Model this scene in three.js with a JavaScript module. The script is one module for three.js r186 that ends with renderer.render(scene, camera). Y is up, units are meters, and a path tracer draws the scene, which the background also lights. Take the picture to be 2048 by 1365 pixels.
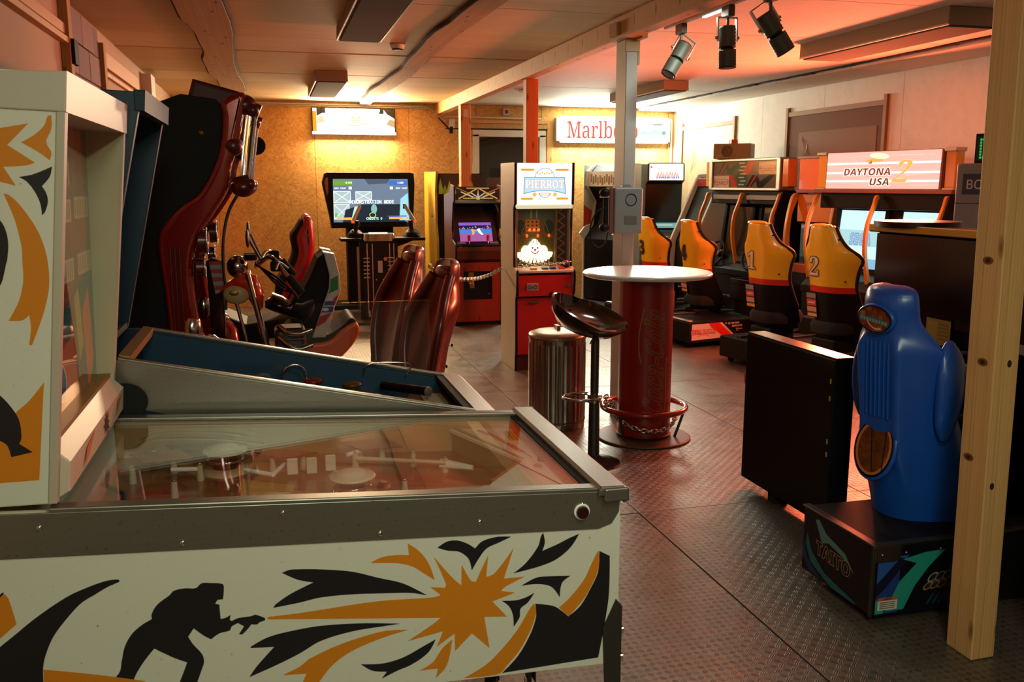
import * as THREE from 'three';
import { RoundedBoxGeometry } from 'three/addons/geometries/RoundedBoxGeometry.js';
import { mergeGeometries, mergeVertices, toCreasedNormals } from 'three/addons/utils/BufferGeometryUtils.js';
import { RectAreaLightUniformsLib } from 'three/addons/lights/RectAreaLightUniformsLib.js';

// ---------- camera, renderer, exposure ----------
const R = THREE.MathUtils.degToRad;
const scene = new THREE.Scene();
scene.background = new THREE.Color(0x05060a);
const camera = new THREE.PerspectiveCamera(41.53, 2048 / 1365, 0.05, 60);
camera.position.set(0, 1.6, 0);
camera.rotation.order = 'YXZ';
camera.rotation.set(R(-9.895), R(-14.98), 0);
const renderer = new THREE.WebGLRenderer({ antialias: true });
renderer.toneMapping = THREE.LinearToneMapping;
renderer.toneMappingExposure = 1.06;
renderer.shadowMap.enabled = true;
RectAreaLightUniformsLib.init();

// ---------- lights that belong to the room (each sits at the fitting built further down) ----------
function area(color, intensity, w, h, pos, look, parent = scene) {
  const l = new THREE.RectAreaLight(color, intensity, w, h);
  l.name = 'area_light'; l.position.set(...pos); l.lookAt(...look); l.castShadow = true; parent.add(l); return l;
}
// warm tubes of the lit poster on the back wall
area(0xffdcae, 190, 1.0, 0.06, [1.13, 2.225, -12.17], [1.13, 0.9, -11.7]);
area(0xffdcae, 150, 1.0, 0.06, [1.13, 2.60, -12.12], [1.13, 3.2, -11.2]);
area(0xffdcae, 120, 1.0, 0.24, [1.13, 2.41, -12.10], [1.13, 2.3, -9]);
// cool tubes of the lit cigarette sign
area(0xeef2e0, 165, 1.66, 0.05, [4.76, 2.165, -12.17], [4.76, 1.0, -11.7]);
area(0xeef2e0, 190, 1.66, 0.05, [4.76, 2.545, -12.12], [4.76, 3.4, -11.4]);
area(0xeef2e0, 50, 1.66, 0.28, [4.76, 2.345, -12.10], [4.76, 2.2, -9]);
// ceiling fitting out of view above the viewer, lights pinball tops and near floor
area(0xe6ecd0, 30, 0.28, 1.1, [0.85, 2.545, -0.3], [0.85, 0, -0.3]);
// cool panel lamp out of view behind the viewer, lights the near faces
area(0xd2e6c8, 38, 0.4, 0.4, [0.1, 2.36, 0.85], [1.5, 0.5, -2.6]);
// bright strip on the spotlight track
area(0xf6fff2, 430, 0.03, 0.26, [2.542, 2.563, -4.97], [2.56, 0, -4.97]);

// ---------- helpers ----------
let seed = 7;
const rnd = () => { seed = (seed + 0x6d2b79f5) | 0; let t = Math.imul(seed ^ (seed >>> 15), 1 | seed); t = (t + Math.imul(t ^ (t >>> 7), 61 | t)) ^ t; return ((t ^ (t >>> 14)) >>> 0) / 4294967296; };
const rr = (a, b) => a + (b - a) * rnd();
const used = new Map();
function numbered(n) { const k = used.get(n) || 0; used.set(n, k + 1); return k ? n + '_' + String(k).padStart(3, '0') : n; }
function tag(o, label, category, group) { o.userData.label = label; o.userData.category = category; if (group) o.userData.group = group; return o; }
function thing(name, label, category, [x, y, z] = [0, 0, 0], turn = 0, group) {
  const o = new THREE.Group(); o.name = numbered(name); o.position.set(x, y, z); o.rotation.y = turn; scene.add(o);
  return tag(o, label, category, group);
}
function struct(name, label, category) { const o = new THREE.Group(); o.name = name; scene.add(o); tag(o, label, category); o.userData.kind = 'structure'; return o; }
function prep(g) {
  let n = g.index ? g.toNonIndexed() : g.clone();
  for (const k of Object.keys(n.attributes)) if (!['position', 'normal', 'uv'].includes(k)) n.deleteAttribute(k);
  if (!n.attributes.normal) n.computeVertexNormals();
  if (!n.attributes.uv) n.setAttribute('uv', new THREE.BufferAttribute(new Float32Array(n.attributes.position.count * 2), 2));
  return n;
}
function boxUV(g) {
  const p = g.attributes.position, uv = g.attributes.uv, a = new THREE.Vector3(), b = new THREE.Vector3(), c = new THREE.Vector3();
  for (let i = 0; i < p.count; i += 3) {
    a.fromBufferAttribute(p, i); b.fromBufferAttribute(p, i + 1); c.fromBufferAttribute(p, i + 2);
    const n = b.clone().sub(a).cross(c.clone().sub(a)); const ax = Math.abs(n.x), ay = Math.abs(n.y), az = Math.abs(n.z);
    [a, b, c].forEach((v, k) => { if (ay >= ax && ay >= az) uv.setXY(i + k, v.x, v.z); else if (ax >= az) uv.setXY(i + k, v.z, v.y); else uv.setXY(i + k, v.x, v.y); });
  }
  return g;
}
// joins geometries into ONE named mesh under parent
function M(name, geos, material, parent = scene, own = false) {
  const list = [].concat(geos).map(prep); const g = list.length > 1 ? mergeGeometries(list) : list[0];
  if (!material.userData.print && !own) boxUV(g);
  const m = new THREE.Mesh(g, material); m.name = parent === scene ? numbered(name) : name; m.castShadow = m.receiveShadow = true; parent.add(m); return m;
}
// the same, each piece a mesh of its own
const each = (name, geos, material, parent) => geos.map((g) => M(name, g, material, parent));
const T = (g, x = 0, y = 0, z = 0) => g.translate(x, y, z);
function box(w, h, d, x = 0, y = 0, z = 0, r = 0.004) {
  const m = Math.min(w, h, d); return T(r > 0 && m > 0.004 ? new RoundedBoxGeometry(w, h, d, 2, Math.min(r, m * 0.45)) : new THREE.BoxGeometry(w, h, d), x, y, z);
}
const span = (x0, x1, y0, y1, z0, z1, r = 0.004) => box(x1 - x0, y1 - y0, z1 - z0, (x0 + x1) / 2, (y0 + y1) / 2, (z0 + z1) / 2, r);
const cyl = (r0, r1, h, x = 0, y = 0, z = 0, seg = 32) => T(new THREE.CylinderGeometry(r0, r1, h, seg), x, y, z);
const ball = (r, x = 0, y = 0, z = 0, sx = 1, sy = 1, sz = 1) => T(new THREE.SphereGeometry(r, 24, 16).scale(sx, sy, sz), x, y, z);
const lathe = (pts, seg = 48) => new THREE.LatheGeometry(pts.map(([x, y]) => new THREE.Vector2(x, y)), seg);
const v3 = (p) => new THREE.Vector3(...p);
const tube = (pts, r, n = 40, rad = 10, closed = false) => new THREE.TubeGeometry(new THREE.CatmullRomCurve3(pts.map(v3), closed, 'catmullrom', 0.5), n, r, rad, closed);
function rod(a, b, r, seg = 14, r2 = r) {
  const A = v3(a), B = v3(b), d = B.clone().sub(A), g = new THREE.CylinderGeometry(r2, r, d.length(), seg);
  g.applyQuaternion(new THREE.Quaternion().setFromUnitVectors(new THREE.Vector3(0, 1, 0), d.clone().normalize()));
  return g.translate((A.x + B.x) / 2, (A.y + B.y) / 2, (A.z + B.z) / 2);
}
function shapeOf(pts) { const s = new THREE.Shape(); pts.forEach(([x, y], i) => (i ? s.lineTo(x, y) : s.moveTo(x, y))); s.closePath(); return s; }
function smoothShape(pts) { const s = new THREE.Shape(); s.setFromPoints(new THREE.CatmullRomCurve3(pts.map(([x, y]) => new THREE.Vector3(x, y, 0)), true, 'centripetal').getPoints(pts.length * 5).map((p) => new THREE.Vector2(p.x, p.y))); return s; }
// outline in x,y pushed through z0..z1, with a chamfered edge
function ext(shape, z0, z1, bev = 0.004, seg = 2) {
  const s = Array.isArray(shape) ? shapeOf(shape) : shape, d = z1 - z0, b = Math.min(bev, d * 0.4);
  return T(new THREE.ExtrudeGeometry(s, { depth: d - 2 * b, bevelEnabled: b > 0, bevelThickness: b, bevelSize: b, bevelOffset: -b, bevelSegments: seg, curveSegments: 16 }), 0, 0, z0 + b);
}
// flat print: outline with uv over its own bounds
function sheet(pts, z = 0, bounds) {
  const g = new THREE.ShapeGeometry(Array.isArray(pts) ? shapeOf(pts) : pts), p = g.attributes.position; g.computeBoundingBox();
  const [x0, y0, x1, y1] = bounds || [g.boundingBox.min.x, g.boundingBox.min.y, g.boundingBox.max.x, g.boundingBox.max.y];
  for (let i = 0; i < p.count; i++) g.attributes.uv.setXY(i, (p.getX(i) - x0) / (x1 - x0), (p.getY(i) - y0) / (y1 - y0));
  return T(g, 0, 0, z);
}
const plane = (w, h, x = 0, y = 0, z = 0) => T(new THREE.PlaneGeometry(w, h), x, y, z);
// skin over a stack of rings with equal point counts; closed round and capped
function loft(rings, smooth = true, caps = true) {
  const n = rings[0].length, pos = [], idx = [];
  rings.forEach((r) => r.forEach((p) => pos.push(...p)));
  for (let i = 0; i < rings.length - 1; i++) for (let j = 0; j < n; j++) { const a = i * n + j, b = i * n + (j + 1) % n, c = a + n, d = b + n; idx.push(a, b, d, a, d, c); }
  if (caps) for (const [i, f] of [[0, 1], [rings.length - 1, 0]]) {
    const c = rings[i].reduce((s, p) => [s[0] + p[0] / n, s[1] + p[1] / n, s[2] + p[2] / n], [0, 0, 0]), k = pos.length / 3; pos.push(...c);
    for (let j = 0; j < n; j++) { const a = i * n + j, b = i * n + (j + 1) % n; f ? idx.push(k, b, a) : idx.push(k, a, b); }
  }
  const g = new THREE.BufferGeometry(); g.setAttribute('position', new THREE.Float32BufferAttribute(pos, 3)); g.setIndex(idx);
  const q = toCreasedNormals(g, smooth ? 1.0 : 0.3); q.setAttribute('uv', new THREE.Float32BufferAttribute(new Float32Array(q.attributes.position.count * 2), 2)); return q;
}
// rows of numbers filled in along a smooth curve
function smoothRows(rows, n) {
  const out = [], c = rows[0].length;
  for (let i = 0; i < rows.length - 1; i++) for (let k = 0; k < n; k++) { const t = k / n, a = rows[Math.max(0, i - 1)], b = rows[i], d = rows[i + 1], e = rows[Math.min(rows.length - 1, i + 2)]; out.push(Array.from({ length: c }, (_, j) => 0.5 * (2 * b[j] + (d[j] - a[j]) * t + (2 * a[j] - 5 * b[j] + 4 * d[j] - e[j]) * t * t + (3 * b[j] - a[j] - 3 * d[j] + e[j]) * t * t * t))); }
  out.push(rows[rows.length - 1]); return out;
}
// oval ring in the x,z plane at height y
const oval = (y, rx, rz, cx = 0, cz = 0, n = 24, pw = 1) => Array.from({ length: n }, (_, i) => { const t = -i / n * Math.PI * 2, c = Math.cos(t), s = Math.sin(t), q = (v) => Math.sign(v) * Math.pow(Math.abs(v), pw); return [cx + rx * q(c), y, cz + rz * q(s)]; });
const rot = (g, rx = 0, ry = 0, rz = 0) => g.rotateX(rx).rotateY(ry).rotateZ(rz);
// chain of oval links along a curve
function chain(pts, pitch, r, closed = false) {
  const c = new THREE.CatmullRomCurve3(pts.map(v3), closed), n = Math.max(2, Math.round(c.getLength() / pitch)), out = [];
  for (let i = 0; i < n; i++) {
    const t = (i + 0.5) / n, p = c.getPointAt(t), d = c.getTangentAt(t);
    const g = new THREE.TorusGeometry(pitch * 0.42, r, 6, 14).scale(1.6, 1, 1);
    g.rotateX(i % 2 ? Math.PI / 2 : 0.2).applyQuaternion(new THREE.Quaternion().setFromUnitVectors(new THREE.Vector3(1, 0, 0), d));
    out.push(g.translate(p.x, p.y, p.z));
  }
  return out;
}

// ---------- textures ----------
function canvas(w, h, draw) { const c = document.createElement('canvas'); c.width = w; c.height = h; draw(c.getContext('2d'), w, h); return c; }
function art(w, h, draw) { const t = new THREE.CanvasTexture(canvas(w, h, draw)); t.colorSpace = THREE.SRGBColorSpace; t.anisotropy = 8; return t; }
function tiled(w, h, sx, sy, draw, srgb = true) { const t = new THREE.CanvasTexture(canvas(w, h, draw)); if (srgb) t.colorSpace = THREE.SRGBColorSpace; t.wrapS = t.wrapT = THREE.RepeatWrapping; t.repeat.set(1 / sx, 1 / sy); return t; }
const mix = (a, b, t) => { const A = new THREE.Color(a), B = new THREE.Color(b); return '#' + A.lerp(B, t).getHexString(); };
function speckle(g, w, h, n, cols, s0, s1, alpha = 0.3) { for (let i = 0; i < n; i++) { g.globalAlpha = alpha * rnd(); g.fillStyle = cols[(rnd() * cols.length) | 0]; const s = rr(s0, s1); g.beginPath(); g.arc(rnd() * w, rnd() * h, s, 0, 7); g.fill(); } g.globalAlpha = 1; }
function skewText(g, text, x, y, px, fill, { stroke, lw = 0, skew = -0.25, font = 'sans-serif', weight = 'bold', align = 'center', sx = 1 } = {}) {
  g.save(); g.translate(x, y); g.transform(sx, 0, skew, 1, 0, 0); g.font = `${weight} ${px}px ${font}`; g.textAlign = align; g.textBaseline = 'middle'; g.lineJoin = 'round';
  if (stroke) { g.strokeStyle = stroke; g.lineWidth = lw; g.strokeText(text, 0, 0); } g.fillStyle = fill; g.fillText(text, 0, 0); g.restore();
}
function poly(g, pts, fill) { g.fillStyle = fill; g.beginPath(); pts.forEach(([x, y], i) => (i ? g.lineTo(x, y) : g.moveTo(x, y))); g.closePath(); g.fill(); }
// outline whose gentle corners are rounded and whose sharp corners stay sharp
function flow(g, pts, fill) {
  const n = pts.length, tan = pts.map((p, i) => { const a = pts[(i + n - 1) % n], b = pts[(i + 1) % n], u = [p[0] - a[0], p[1] - a[1]], v = [b[0] - p[0], b[1] - p[1]], c = (u[0] * v[0] + u[1] * v[1]) / (Math.hypot(...u) * Math.hypot(...v) + 1e-9); return c < 0.55 ? null : [(b[0] - a[0]), (b[1] - a[1])]; });
  g.fillStyle = fill; g.beginPath(); g.moveTo(...pts[0]);
  pts.forEach((p, i) => { const q = pts[(i + 1) % n], l = Math.hypot(q[0] - p[0], q[1] - p[1]) / 3, k = (t) => { const d = t ? Math.hypot(...t) : 1; return t ? [t[0] / d * l, t[1] / d * l] : [0, 0]; }, s = k(tan[i]), e = k(tan[(i + 1) % n]); g.bezierCurveTo(p[0] + s[0], p[1] + s[1], q[0] - e[0], q[1] - e[1], q[0], q[1]); });
  g.closePath(); g.fill();
}
const osbTex = tiled(1024, 1024, 1.25, 1.25, (g, w, h) => {
  g.fillStyle = '#cfa262'; g.fillRect(0, 0, w, h);
  const cols = ['#dcb67a', '#c4985a', '#b88a4c', '#e2c088', '#d2a868', '#caa060', '#ac7e42', '#d8b070'];
  for (let i = 0; i < 5200; i++) { g.save(); g.translate(rnd() * w, rnd() * h); g.rotate(rr(-1.2, 1.2) + (rnd() < 0.35 ? 1.57 : 0)); g.globalAlpha = rr(0.25, 0.7); g.fillStyle = cols[(rnd() * cols.length) | 0]; const l = rr(22, 95), b = rr(5, 17); poly(g, [[-l / 2, -b / 2], [l / 2, -b / 2 * rr(0.3, 1)], [l / 2 * rr(0.8, 1), b / 2], [-l / 2 * rr(0.8, 1), b / 2 * rr(0.5, 1)]], g.fillStyle); g.restore(); }
  speckle(g, w, h, 900, ['#6f4818', '#8a5c22'], 1, 3.5, 0.6);
});
const pine = (base, dark, light, knots) => tiled(512, 1024, 0.32, 1.3, (g, w, h) => {
  g.fillStyle = base; g.fillRect(0, 0, w, h);
  for (let i = 0; i < 130; i++) { let x = rnd() * w; const a = rr(2, 9), ph = rnd() * 7; g.strokeStyle = rnd() < 0.55 ? dark : light; g.globalAlpha = rr(0.06, 0.3); g.lineWidth = rr(1, 6); g.beginPath(); for (let y = -10; y <= h + 10; y += 24) g.lineTo(x + Math.sin(y / 170 + ph) * a, y); g.stroke(); }
  for (let i = 0; i < knots; i++) { const x = rnd() * w, y = rnd() * h; for (let k = 5; k > 0; k--) { g.globalAlpha = 0.3; g.fillStyle = mix(dark, '#3a1f0c', 1 - k / 6); g.beginPath(); g.ellipse(x, y, k * 4.2, k * 6.5, rr(-0.3, 0.3), 0, 7); g.fill(); } }
  g.globalAlpha = 1;
});
const pineTex = pine('#c9975a', '#8d5c2a', '#e0b57b', 7), palePineTex = pine('#dbaa6c', '#a87338', '#ecc692', 4), oldPineTex = pine('#b08a55', '#775426', '#c9a878', 5);
const boardTex = tiled(1024, 512, 2.4, 1.2, (g, w, h) => {
  g.fillStyle = '#d2b98c'; g.fillRect(0, 0, w, h);
  for (let i = 0; i < 240; i++) { g.globalAlpha = rr(0.03, 0.12); g.strokeStyle = rnd() < 0.5 ? '#a98f60' : '#f0e4c8'; g.lineWidth = rr(1, 7); const y = rnd() * h; g.beginPath(); for (let x = -20; x < w + 40; x += 60) g.lineTo(x, y + rr(-2, 2)); g.stroke(); }
  speckle(g, w, h, 500, ['#9c8355', '#f6ecd6'], 1, 6, 0.14);
});
const plasterTex = tiled(512, 512, 1.6, 1.6, (g, w, h) => { g.fillStyle = '#e4e0d6'; g.fillRect(0, 0, w, h); speckle(g, w, h, 1500, ['#c9c4b6', '#f6f3ec', '#d3c8b4'], 2, 18, 0.09); speckle(g, w, h, 160, ['#8f8878'], 0.5, 1.6, 0.5); });
const CELL = 1.92 / 64; // one tread mark
const treads = (g, w, c, draw) => { const q = w / c; for (let i = 0; i < c; i++) for (let j = 0; j < c; j++) { g.save(); g.translate((i + 0.5) * q, (j + 0.5) * q); g.rotate((i + j) % 2 ? 0.785 : -0.785); draw(q); g.restore(); } };
const plateBump = tiled(512, 512, CELL * 8, CELL * 8, (g, w, h) => {
  g.fillStyle = '#000'; g.fillRect(0, 0, w, h); g.fillStyle = '#fff';
  treads(g, w, 8, (q) => { for (let k = -1; k <= 1; k++) { g.beginPath(); g.ellipse(0, k * q * 0.22, q * 0.42, q * 0.075, 0, 0, 7); g.fill(); } });
}, false);
const plateTex = tiled(2048, 2048, 1.92, 1.92, (g, w, h) => {
  g.fillStyle = '#86817a'; g.fillRect(0, 0, w, h);
  speckle(g, w, h, 1800, ['#77716a', '#aaa59c', '#84786a', '#9ca09a', '#8c6a50'], 8, 90, 0.12);
  treads(g, w, 64, (q) => { g.globalAlpha = rr(0.12, 0.4); g.fillStyle = '#3d3830'; g.beginPath(); g.ellipse(0, 0, q * 0.4, q * 0.3, 0, 0, 7); g.fill(); }); g.globalAlpha = 1;
  speckle(g, w, h, 3000, ['#4d473d', '#bdb8ab'], 0.8, 3, 0.35);
  for (let i = 0; i < 60; i++) { g.globalAlpha = rr(0.1, 0.35); g.strokeStyle = rnd() < 0.5 ? '#c3beb1' : '#4a443a'; g.lineWidth = rr(1, 3); const x = rnd() * w, y = rnd() * h; g.beginPath(); g.moveTo(x, y); g.lineTo(x + rr(-170, 170), y + rr(-170, 170)); g.stroke(); } g.globalAlpha = 1;
});
const plateRough = tiled(512, 512, 1.3, 1.3, (g, w, h) => { g.fillStyle = '#8f8f8f'; g.fillRect(0, 0, w, h); speckle(g, w, h, 900, ['#5a5a5a', '#cfcfcf', '#b0b0b0'], 3, 34, 0.2); }, false);
const brushTex = tiled(512, 256, 0.5, 0.25, (g, w, h) => { g.fillStyle = '#8e8a80'; g.fillRect(0, 0, w, h); for (let i = 0; i < 420; i++) { g.globalAlpha = rr(0.02, 0.08); g.strokeStyle = rnd() < 0.5 ? '#6a675e' : '#aaa69b'; g.lineWidth = rr(0.4, 1.2); const y = rnd() * h; g.beginPath(); g.moveTo(0, y); g.lineTo(w, y + rr(-2, 2)); g.stroke(); } speckle(g, w, h, 260, ['#3f3c35', '#6b5a44'], 0.5, 3, 0.35); g.globalAlpha = 1; });

// ---------- materials ----------
const std = (color, roughness = 0.6, metalness = 0, extra = {}) => new THREE.MeshPhysicalMaterial({ color, roughness, metalness, ...extra });
function print(tex, roughness = 0.5, extra = {}) { const m = new THREE.MeshPhysicalMaterial({ map: tex, roughness, ...extra }); m.userData.print = true; return m; }
function lit(tex, k = 1, extra = {}) { const m = new THREE.MeshPhysicalMaterial({ color: 0x111111, emissive: 0xffffff, emissiveMap: tex, emissiveIntensity: k, roughness: 0.35, ...extra }); m.userData.print = true; return m; }
const decal = (tex, roughness = 0.45) => print(tex, roughness, { transparent: true });
const glow = (color, k) => new THREE.MeshPhysicalMaterial({ color: 0x222222, emissive: color, emissiveIntensity: k, roughness: 0.4 });
const m = {
  osb: [0xffffff, 0xf2ead9, 0xfff6e6].map((c) => std(c, 0.75, 0, { map: osbTex })),
  pine: std(0xffffff, 0.65, 0, { map: pineTex }), oldPine: std(0xffffff, 0.8, 0, { map: oldPineTex }), bark: std(0x2a1a0e, 0.95),
  board: [0xffffff, 0xf3eee2, 0xfaf2e0].map((c) => std(c, 0.7, 0, { map: boardTex })), plaster: std(0xffffff, 0.85, 0, { map: plasterTex }), cream: std(0xb8a288, 0.85), ceilWhite: [0xf3efe6, 0xebe6da, 0xf6f1e8].map((c) => std(c, 0.75, 0, { map: plasterTex })),
  plate: [0xffffff, 0xeeeae2, 0xf6f2ec].map((c) => std(c, 0.68, 0.65, { map: plateTex, bumpMap: plateBump, bumpScale: 0.0006, roughnessMap: plateRough })),
  black: std(0x0a0a0b, 0.6, 0, { specularIntensity: 0.45 }), blackGloss: std(0x070708, 0.18), rubber: std(0x0e0e0e, 0.85), charcoal: std(0x191817, 0.75, 0, { specularIntensity: 0.5 }), blackWood: std(0x0a0a0a, 0.6, 0, { specularIntensity: 0.5 }), gap: std(0x060403, 0.95),
  chrome: std(0xc8c6c0, 0.16, 1), steel: std(0xffffff, 0.36, 0.85, { map: brushTex }), darkSteel: std(0x5a5852, 0.42, 0.9), alu: std(0xb9b6ac, 0.42, 0.8), brass: std(0x9c7a34, 0.4, 0.9),
  white: std(0xe6e2d4, 0.55), greyWhite: std(0xc9c8c0, 0.6), whiteGloss: std(0xf0ede2, 0.25), pinWhite: std(0xd9d5bd, 0.5), grey: std(0x8d8f8c, 0.55), enamel: std(0x777c7c, 0.45),
  red: std(0x9c120c, 0.35), redDoor: std(0xb01410, 0.38), orange: std(0xd95410, 0.4), yellow: std(0xe2ab16, 0.3), yellowMat: std(0xc9a632, 0.5), maroon: std(0x560d0a, 0.32, 0, { clearcoat: 0.6, clearcoatRoughness: 0.18 }), candy: std(0x8c130c, 0.16, 0.25, { clearcoat: 1, clearcoatRoughness: 0.05 }),
  blue: std(0x1556bc, 0.32, 0, { clearcoat: 0.4, clearcoatRoughness: 0.25 }), navy: std(0x0a2038, 0.5), teal: std(0x1b7d7a, 0.5),
  glass: std(0xffffff, 0.02, 0, { transmission: 1, thickness: 0, ior: 1.5, side: THREE.DoubleSide }), smoked: std(0x1a1a1a, 0.06, 0, { transmission: 0.35, thickness: 0, ior: 1.5 }), acrylic: std(0xffffff, 0.04, 0, { transmission: 1, thickness: 0.02, ior: 1.45 }),
};

// ---------- the room: floor, walls, ceiling ----------
const XL = -1.1, XR = 5.72, ZB = -12.3, ZF = 2.6, CE = 2.66;
{
  const f = struct('floor', 'steel tread plate floor in large sheets with dark seams', 'floor');
  M('subfloor', span(XL - 0.1, XR + 0.1, -0.12, -0.02, ZB - 0.1, ZF + 0.1, 0), m.gap, f);
  const xs = [XL, -0.8, 0.45, 1.7, 2.95, 4.2, 5.45, XR], zs = [ZF, 1.95, -0.55, -3.93, -6.64, -9.15, -11.65, ZB];
  for (let i = 0; i < xs.length - 1; i++) for (let j = 0; j < zs.length - 1; j++) M('floor_plate', span(xs[i] + 0.003, xs[i + 1] - 0.003, -0.02, rr(-0.0022, 0), zs[j + 1] + 0.003, zs[j] - 0.003, 0.0015), m.plate[(i * 3 + j * 2) % 3], f);
}
{
  const w = struct('wall_back', 'back wall of oriented strand board panels', 'wall');
  const wx0 = 2.78, wx1 = 3.72, wy0 = 0.95, wy1 = 2.27;
  M('backing', [span(XL - 0.1, wx0, 0, CE + 0.1, ZB - 0.16, ZB - 0.02, 0), span(wx1, XR + 0.1, 0, CE + 0.1, ZB - 0.16, ZB - 0.02, 0), span(wx0, wx1, 0, wy0, ZB - 0.16, ZB - 0.02, 0), span(wx0, wx1, wy1, CE + 0.1, ZB - 0.16, ZB - 0.02, 0)], m.gap, w);
  const cuts = [XL, -0.62, 0.62, 1.86, wx0, wx1, 4.95, XR];
  for (let i = 0; i < cuts.length - 1; i++) {
    const a = cuts[i] + 0.002, b = cuts[i + 1] - 0.002, mt = m.osb[i % 3];
    if (cuts[i] === wx0) { M('board_panel', span(a, b, 0, wy0, ZB - 0.02, ZB, 0.002), mt, w); M('board_panel', span(a, b, wy1, CE, ZB - 0.02, ZB, 0.002), mt, w); } else M('board_panel', span(a, b, 0, CE, ZB - 0.02, ZB, 0.002), mt, w);
  }
  const n = struct('window_1', 'dark night window with white frame in the back wall', 'window');
  M('window_frame', [span(wx0 - 0.05, wx1 + 0.05, wy1 - 0.03, wy1 + 0.06, ZB - 0.06, ZB + 0.03), span(wx0 - 0.05, wx1 + 0.05, wy0 - 0.05, wy0 + 0.03, ZB - 0.06, ZB + 0.03), span(wx0 - 0.05, wx0 + 0.04, wy0, wy1, ZB - 0.06, ZB + 0.03), span(wx1 - 0.04, wx1 + 0.05, wy0, wy1, ZB - 0.06, ZB + 0.03)], m.greyWhite, n);
  M('pane', span(wx0, wx1, wy0, wy1, ZB - 0.045, ZB - 0.04, 0), m.glass, n);
  M('dark_backdrop', span(wx0 - 0.04, wx1 + 0.04, wy0 - 0.04, wy1 + 0.04, ZB - 0.22, ZB - 0.165, 0), std(0x1d201c, 0.8), n);  // dark sheet behind the pane, standing in for the dark outside
  const t = struct('trim_1', 'pale batten strip beside the dark window', 'trim');
  each('batten', [span(3.79, 3.88, 0, 2.45, ZB, ZB + 0.02), span(2.3, 5.72, 2.42, 2.47, ZB, ZB + 0.016)], m.pine, t);
  M('corner_batten', span(5.62, 5.71, 0, 2.6, ZB, ZB + 0.03), m.pine, t);
  M('pelmet', span(2.36, 3.8, 2.35, 2.41, ZB, ZB + 0.03), m.oldPine, t);
  M('shadow_gap', span(2.36, 3.8, 2.335, 2.349, ZB, ZB + 0.012, 0), m.bark, t);
}
{
  const w = struct('wall_left', 'cream left wall with timber battens and mauve block patch', 'wall');
  M('wall_board', span(XL - 0.1, XL, 0, CE + 0.1, ZB - 0.1, ZF + 0.1, 0), m.cream, w);
  each('batten', [span(XL, XL + 0.03, 2.44, 2.5, -5.86, -2.4), span(XL, XL + 0.045, 2.39, 2.425, -5.86, -2.4), span(XL, XL + 0.03, 2.42, 2.53, -8.9, -7.1), span(XL, XL + 0.03, 2.36, 2.39, -8.9, -7.1), span(XL, XL + 0.03, 2.40, 2.5, -11.9, -9.7)], m.pine, w);
  each('upright', [span(XL, XL + 0.05, 0, 2.56, -7.06, -6.96), span(XL, XL + 0.05, 0, 2.64, -5.9, -5.8)], m.oldPine, w);
  M('upright', span(XL, XL + 0.09, 0, 2.62, -9.62, -9.3), m.greyWhite, w);
  M('bracket', span(XL, XL + 0.07, 2.28, 2.42, -5.94, -5.82), m.charcoal, w);
  const mv = [0x9b7f86, 0x8d737b, 0xa3878d].map((c) => std(c, 0.85, 0, { map: plasterTex }));
  for (let r = 0; r < 8; r++) for (let k = 0; k < 3; k++) { const a = -6.94 + k * 0.38 - (r % 2) * 0.17, b = Math.min(a + 0.374, -5.92); if (b - Math.max(a, -6.94) > 0.03) M('block', span(XL, XL + 0.02 + rr(0, 0.006), 1.1 + r * 0.193, 1.1 + r * 0.193 + 0.187, Math.max(a, -6.94), b, 0.004), mv[(r + k) % 3], w); }
}
{
  const w = struct('wall_right', 'white right wall of tall panels', 'wall');
  M('backing', span(XR, XR + 0.12, 0, CE + 0.1, ZB - 0.1, ZF + 0.1, 0), m.gap, w);
  for (let z = ZB, i = 0; z < ZF; z += 1.24, i++) M('wall_panel', span(XR - 0.02, XR, 0, CE - 0.03, z + 0.0015, Math.min(z + 1.2385, ZF), 0.0015), m.plaster, w);
  const film = std(0x8a7154, 0.6), film2 = std(0x70492c, 0.85), strip = std(0x9c7448, 0.7);
  [['window_2', -11.95, -10.45, 'sheeted window nearest the back corner'], ['window_3', -9.25, -7.55, 'sheeted window behind the racing cabinets']].forEach(([nm, z0, z1, lab], q) => {
    const n = struct(nm, 'plastic film ' + lab, 'window'), f = q ? film2 : film;
    M('film', span(XR - 0.032, XR - 0.022, 0.7, 2.36, z0, z1, 0.002), f, n);
    M('film_pane', span(XR - 0.036, XR - 0.03, 0.8, 2.16, z0 + 0.24, z1 - 0.12, 0.002), q ? std(0x845c3c, 0.8) : std(0x97805f, 0.5), n);
    each('wood_strip', [span(XR - 0.05, XR - 0.02, 0.65, 2.44, z0 - 0.02, z0 + 0.03), span(XR - 0.05, XR - 0.02, 0.65, 2.44, z1 - 0.03, z1 + 0.02)], strip, n);
    M('top_strip', span(XR - 0.045, XR - 0.02, 2.34, 2.39, z0, z1), strip, n);
    const fold = [];
    for (let k = 0; k < 5; k++) fold.push(tube([[XR - 0.037, 2.12 - k * 0.02, z0 + 0.3 + k * 0.03], [XR - 0.045, 1.95, z0 + 0.34 + k * 0.02], [XR - 0.037, 1.75 + k * 0.03, z0 + 0.31 + k * 0.05]], 0.0025, 10, 6));
    each('film_crease', fold, std(0xc8bca8, 0.2), n);
  });
}
{
  const w = struct('wall_front', 'plain cream wall behind the viewer', 'wall');
  M('wall_board', span(XL - 0.1, XR + 0.1, 0, CE + 0.1, ZF, ZF + 0.1, 0), m.cream, w);
}
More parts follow.
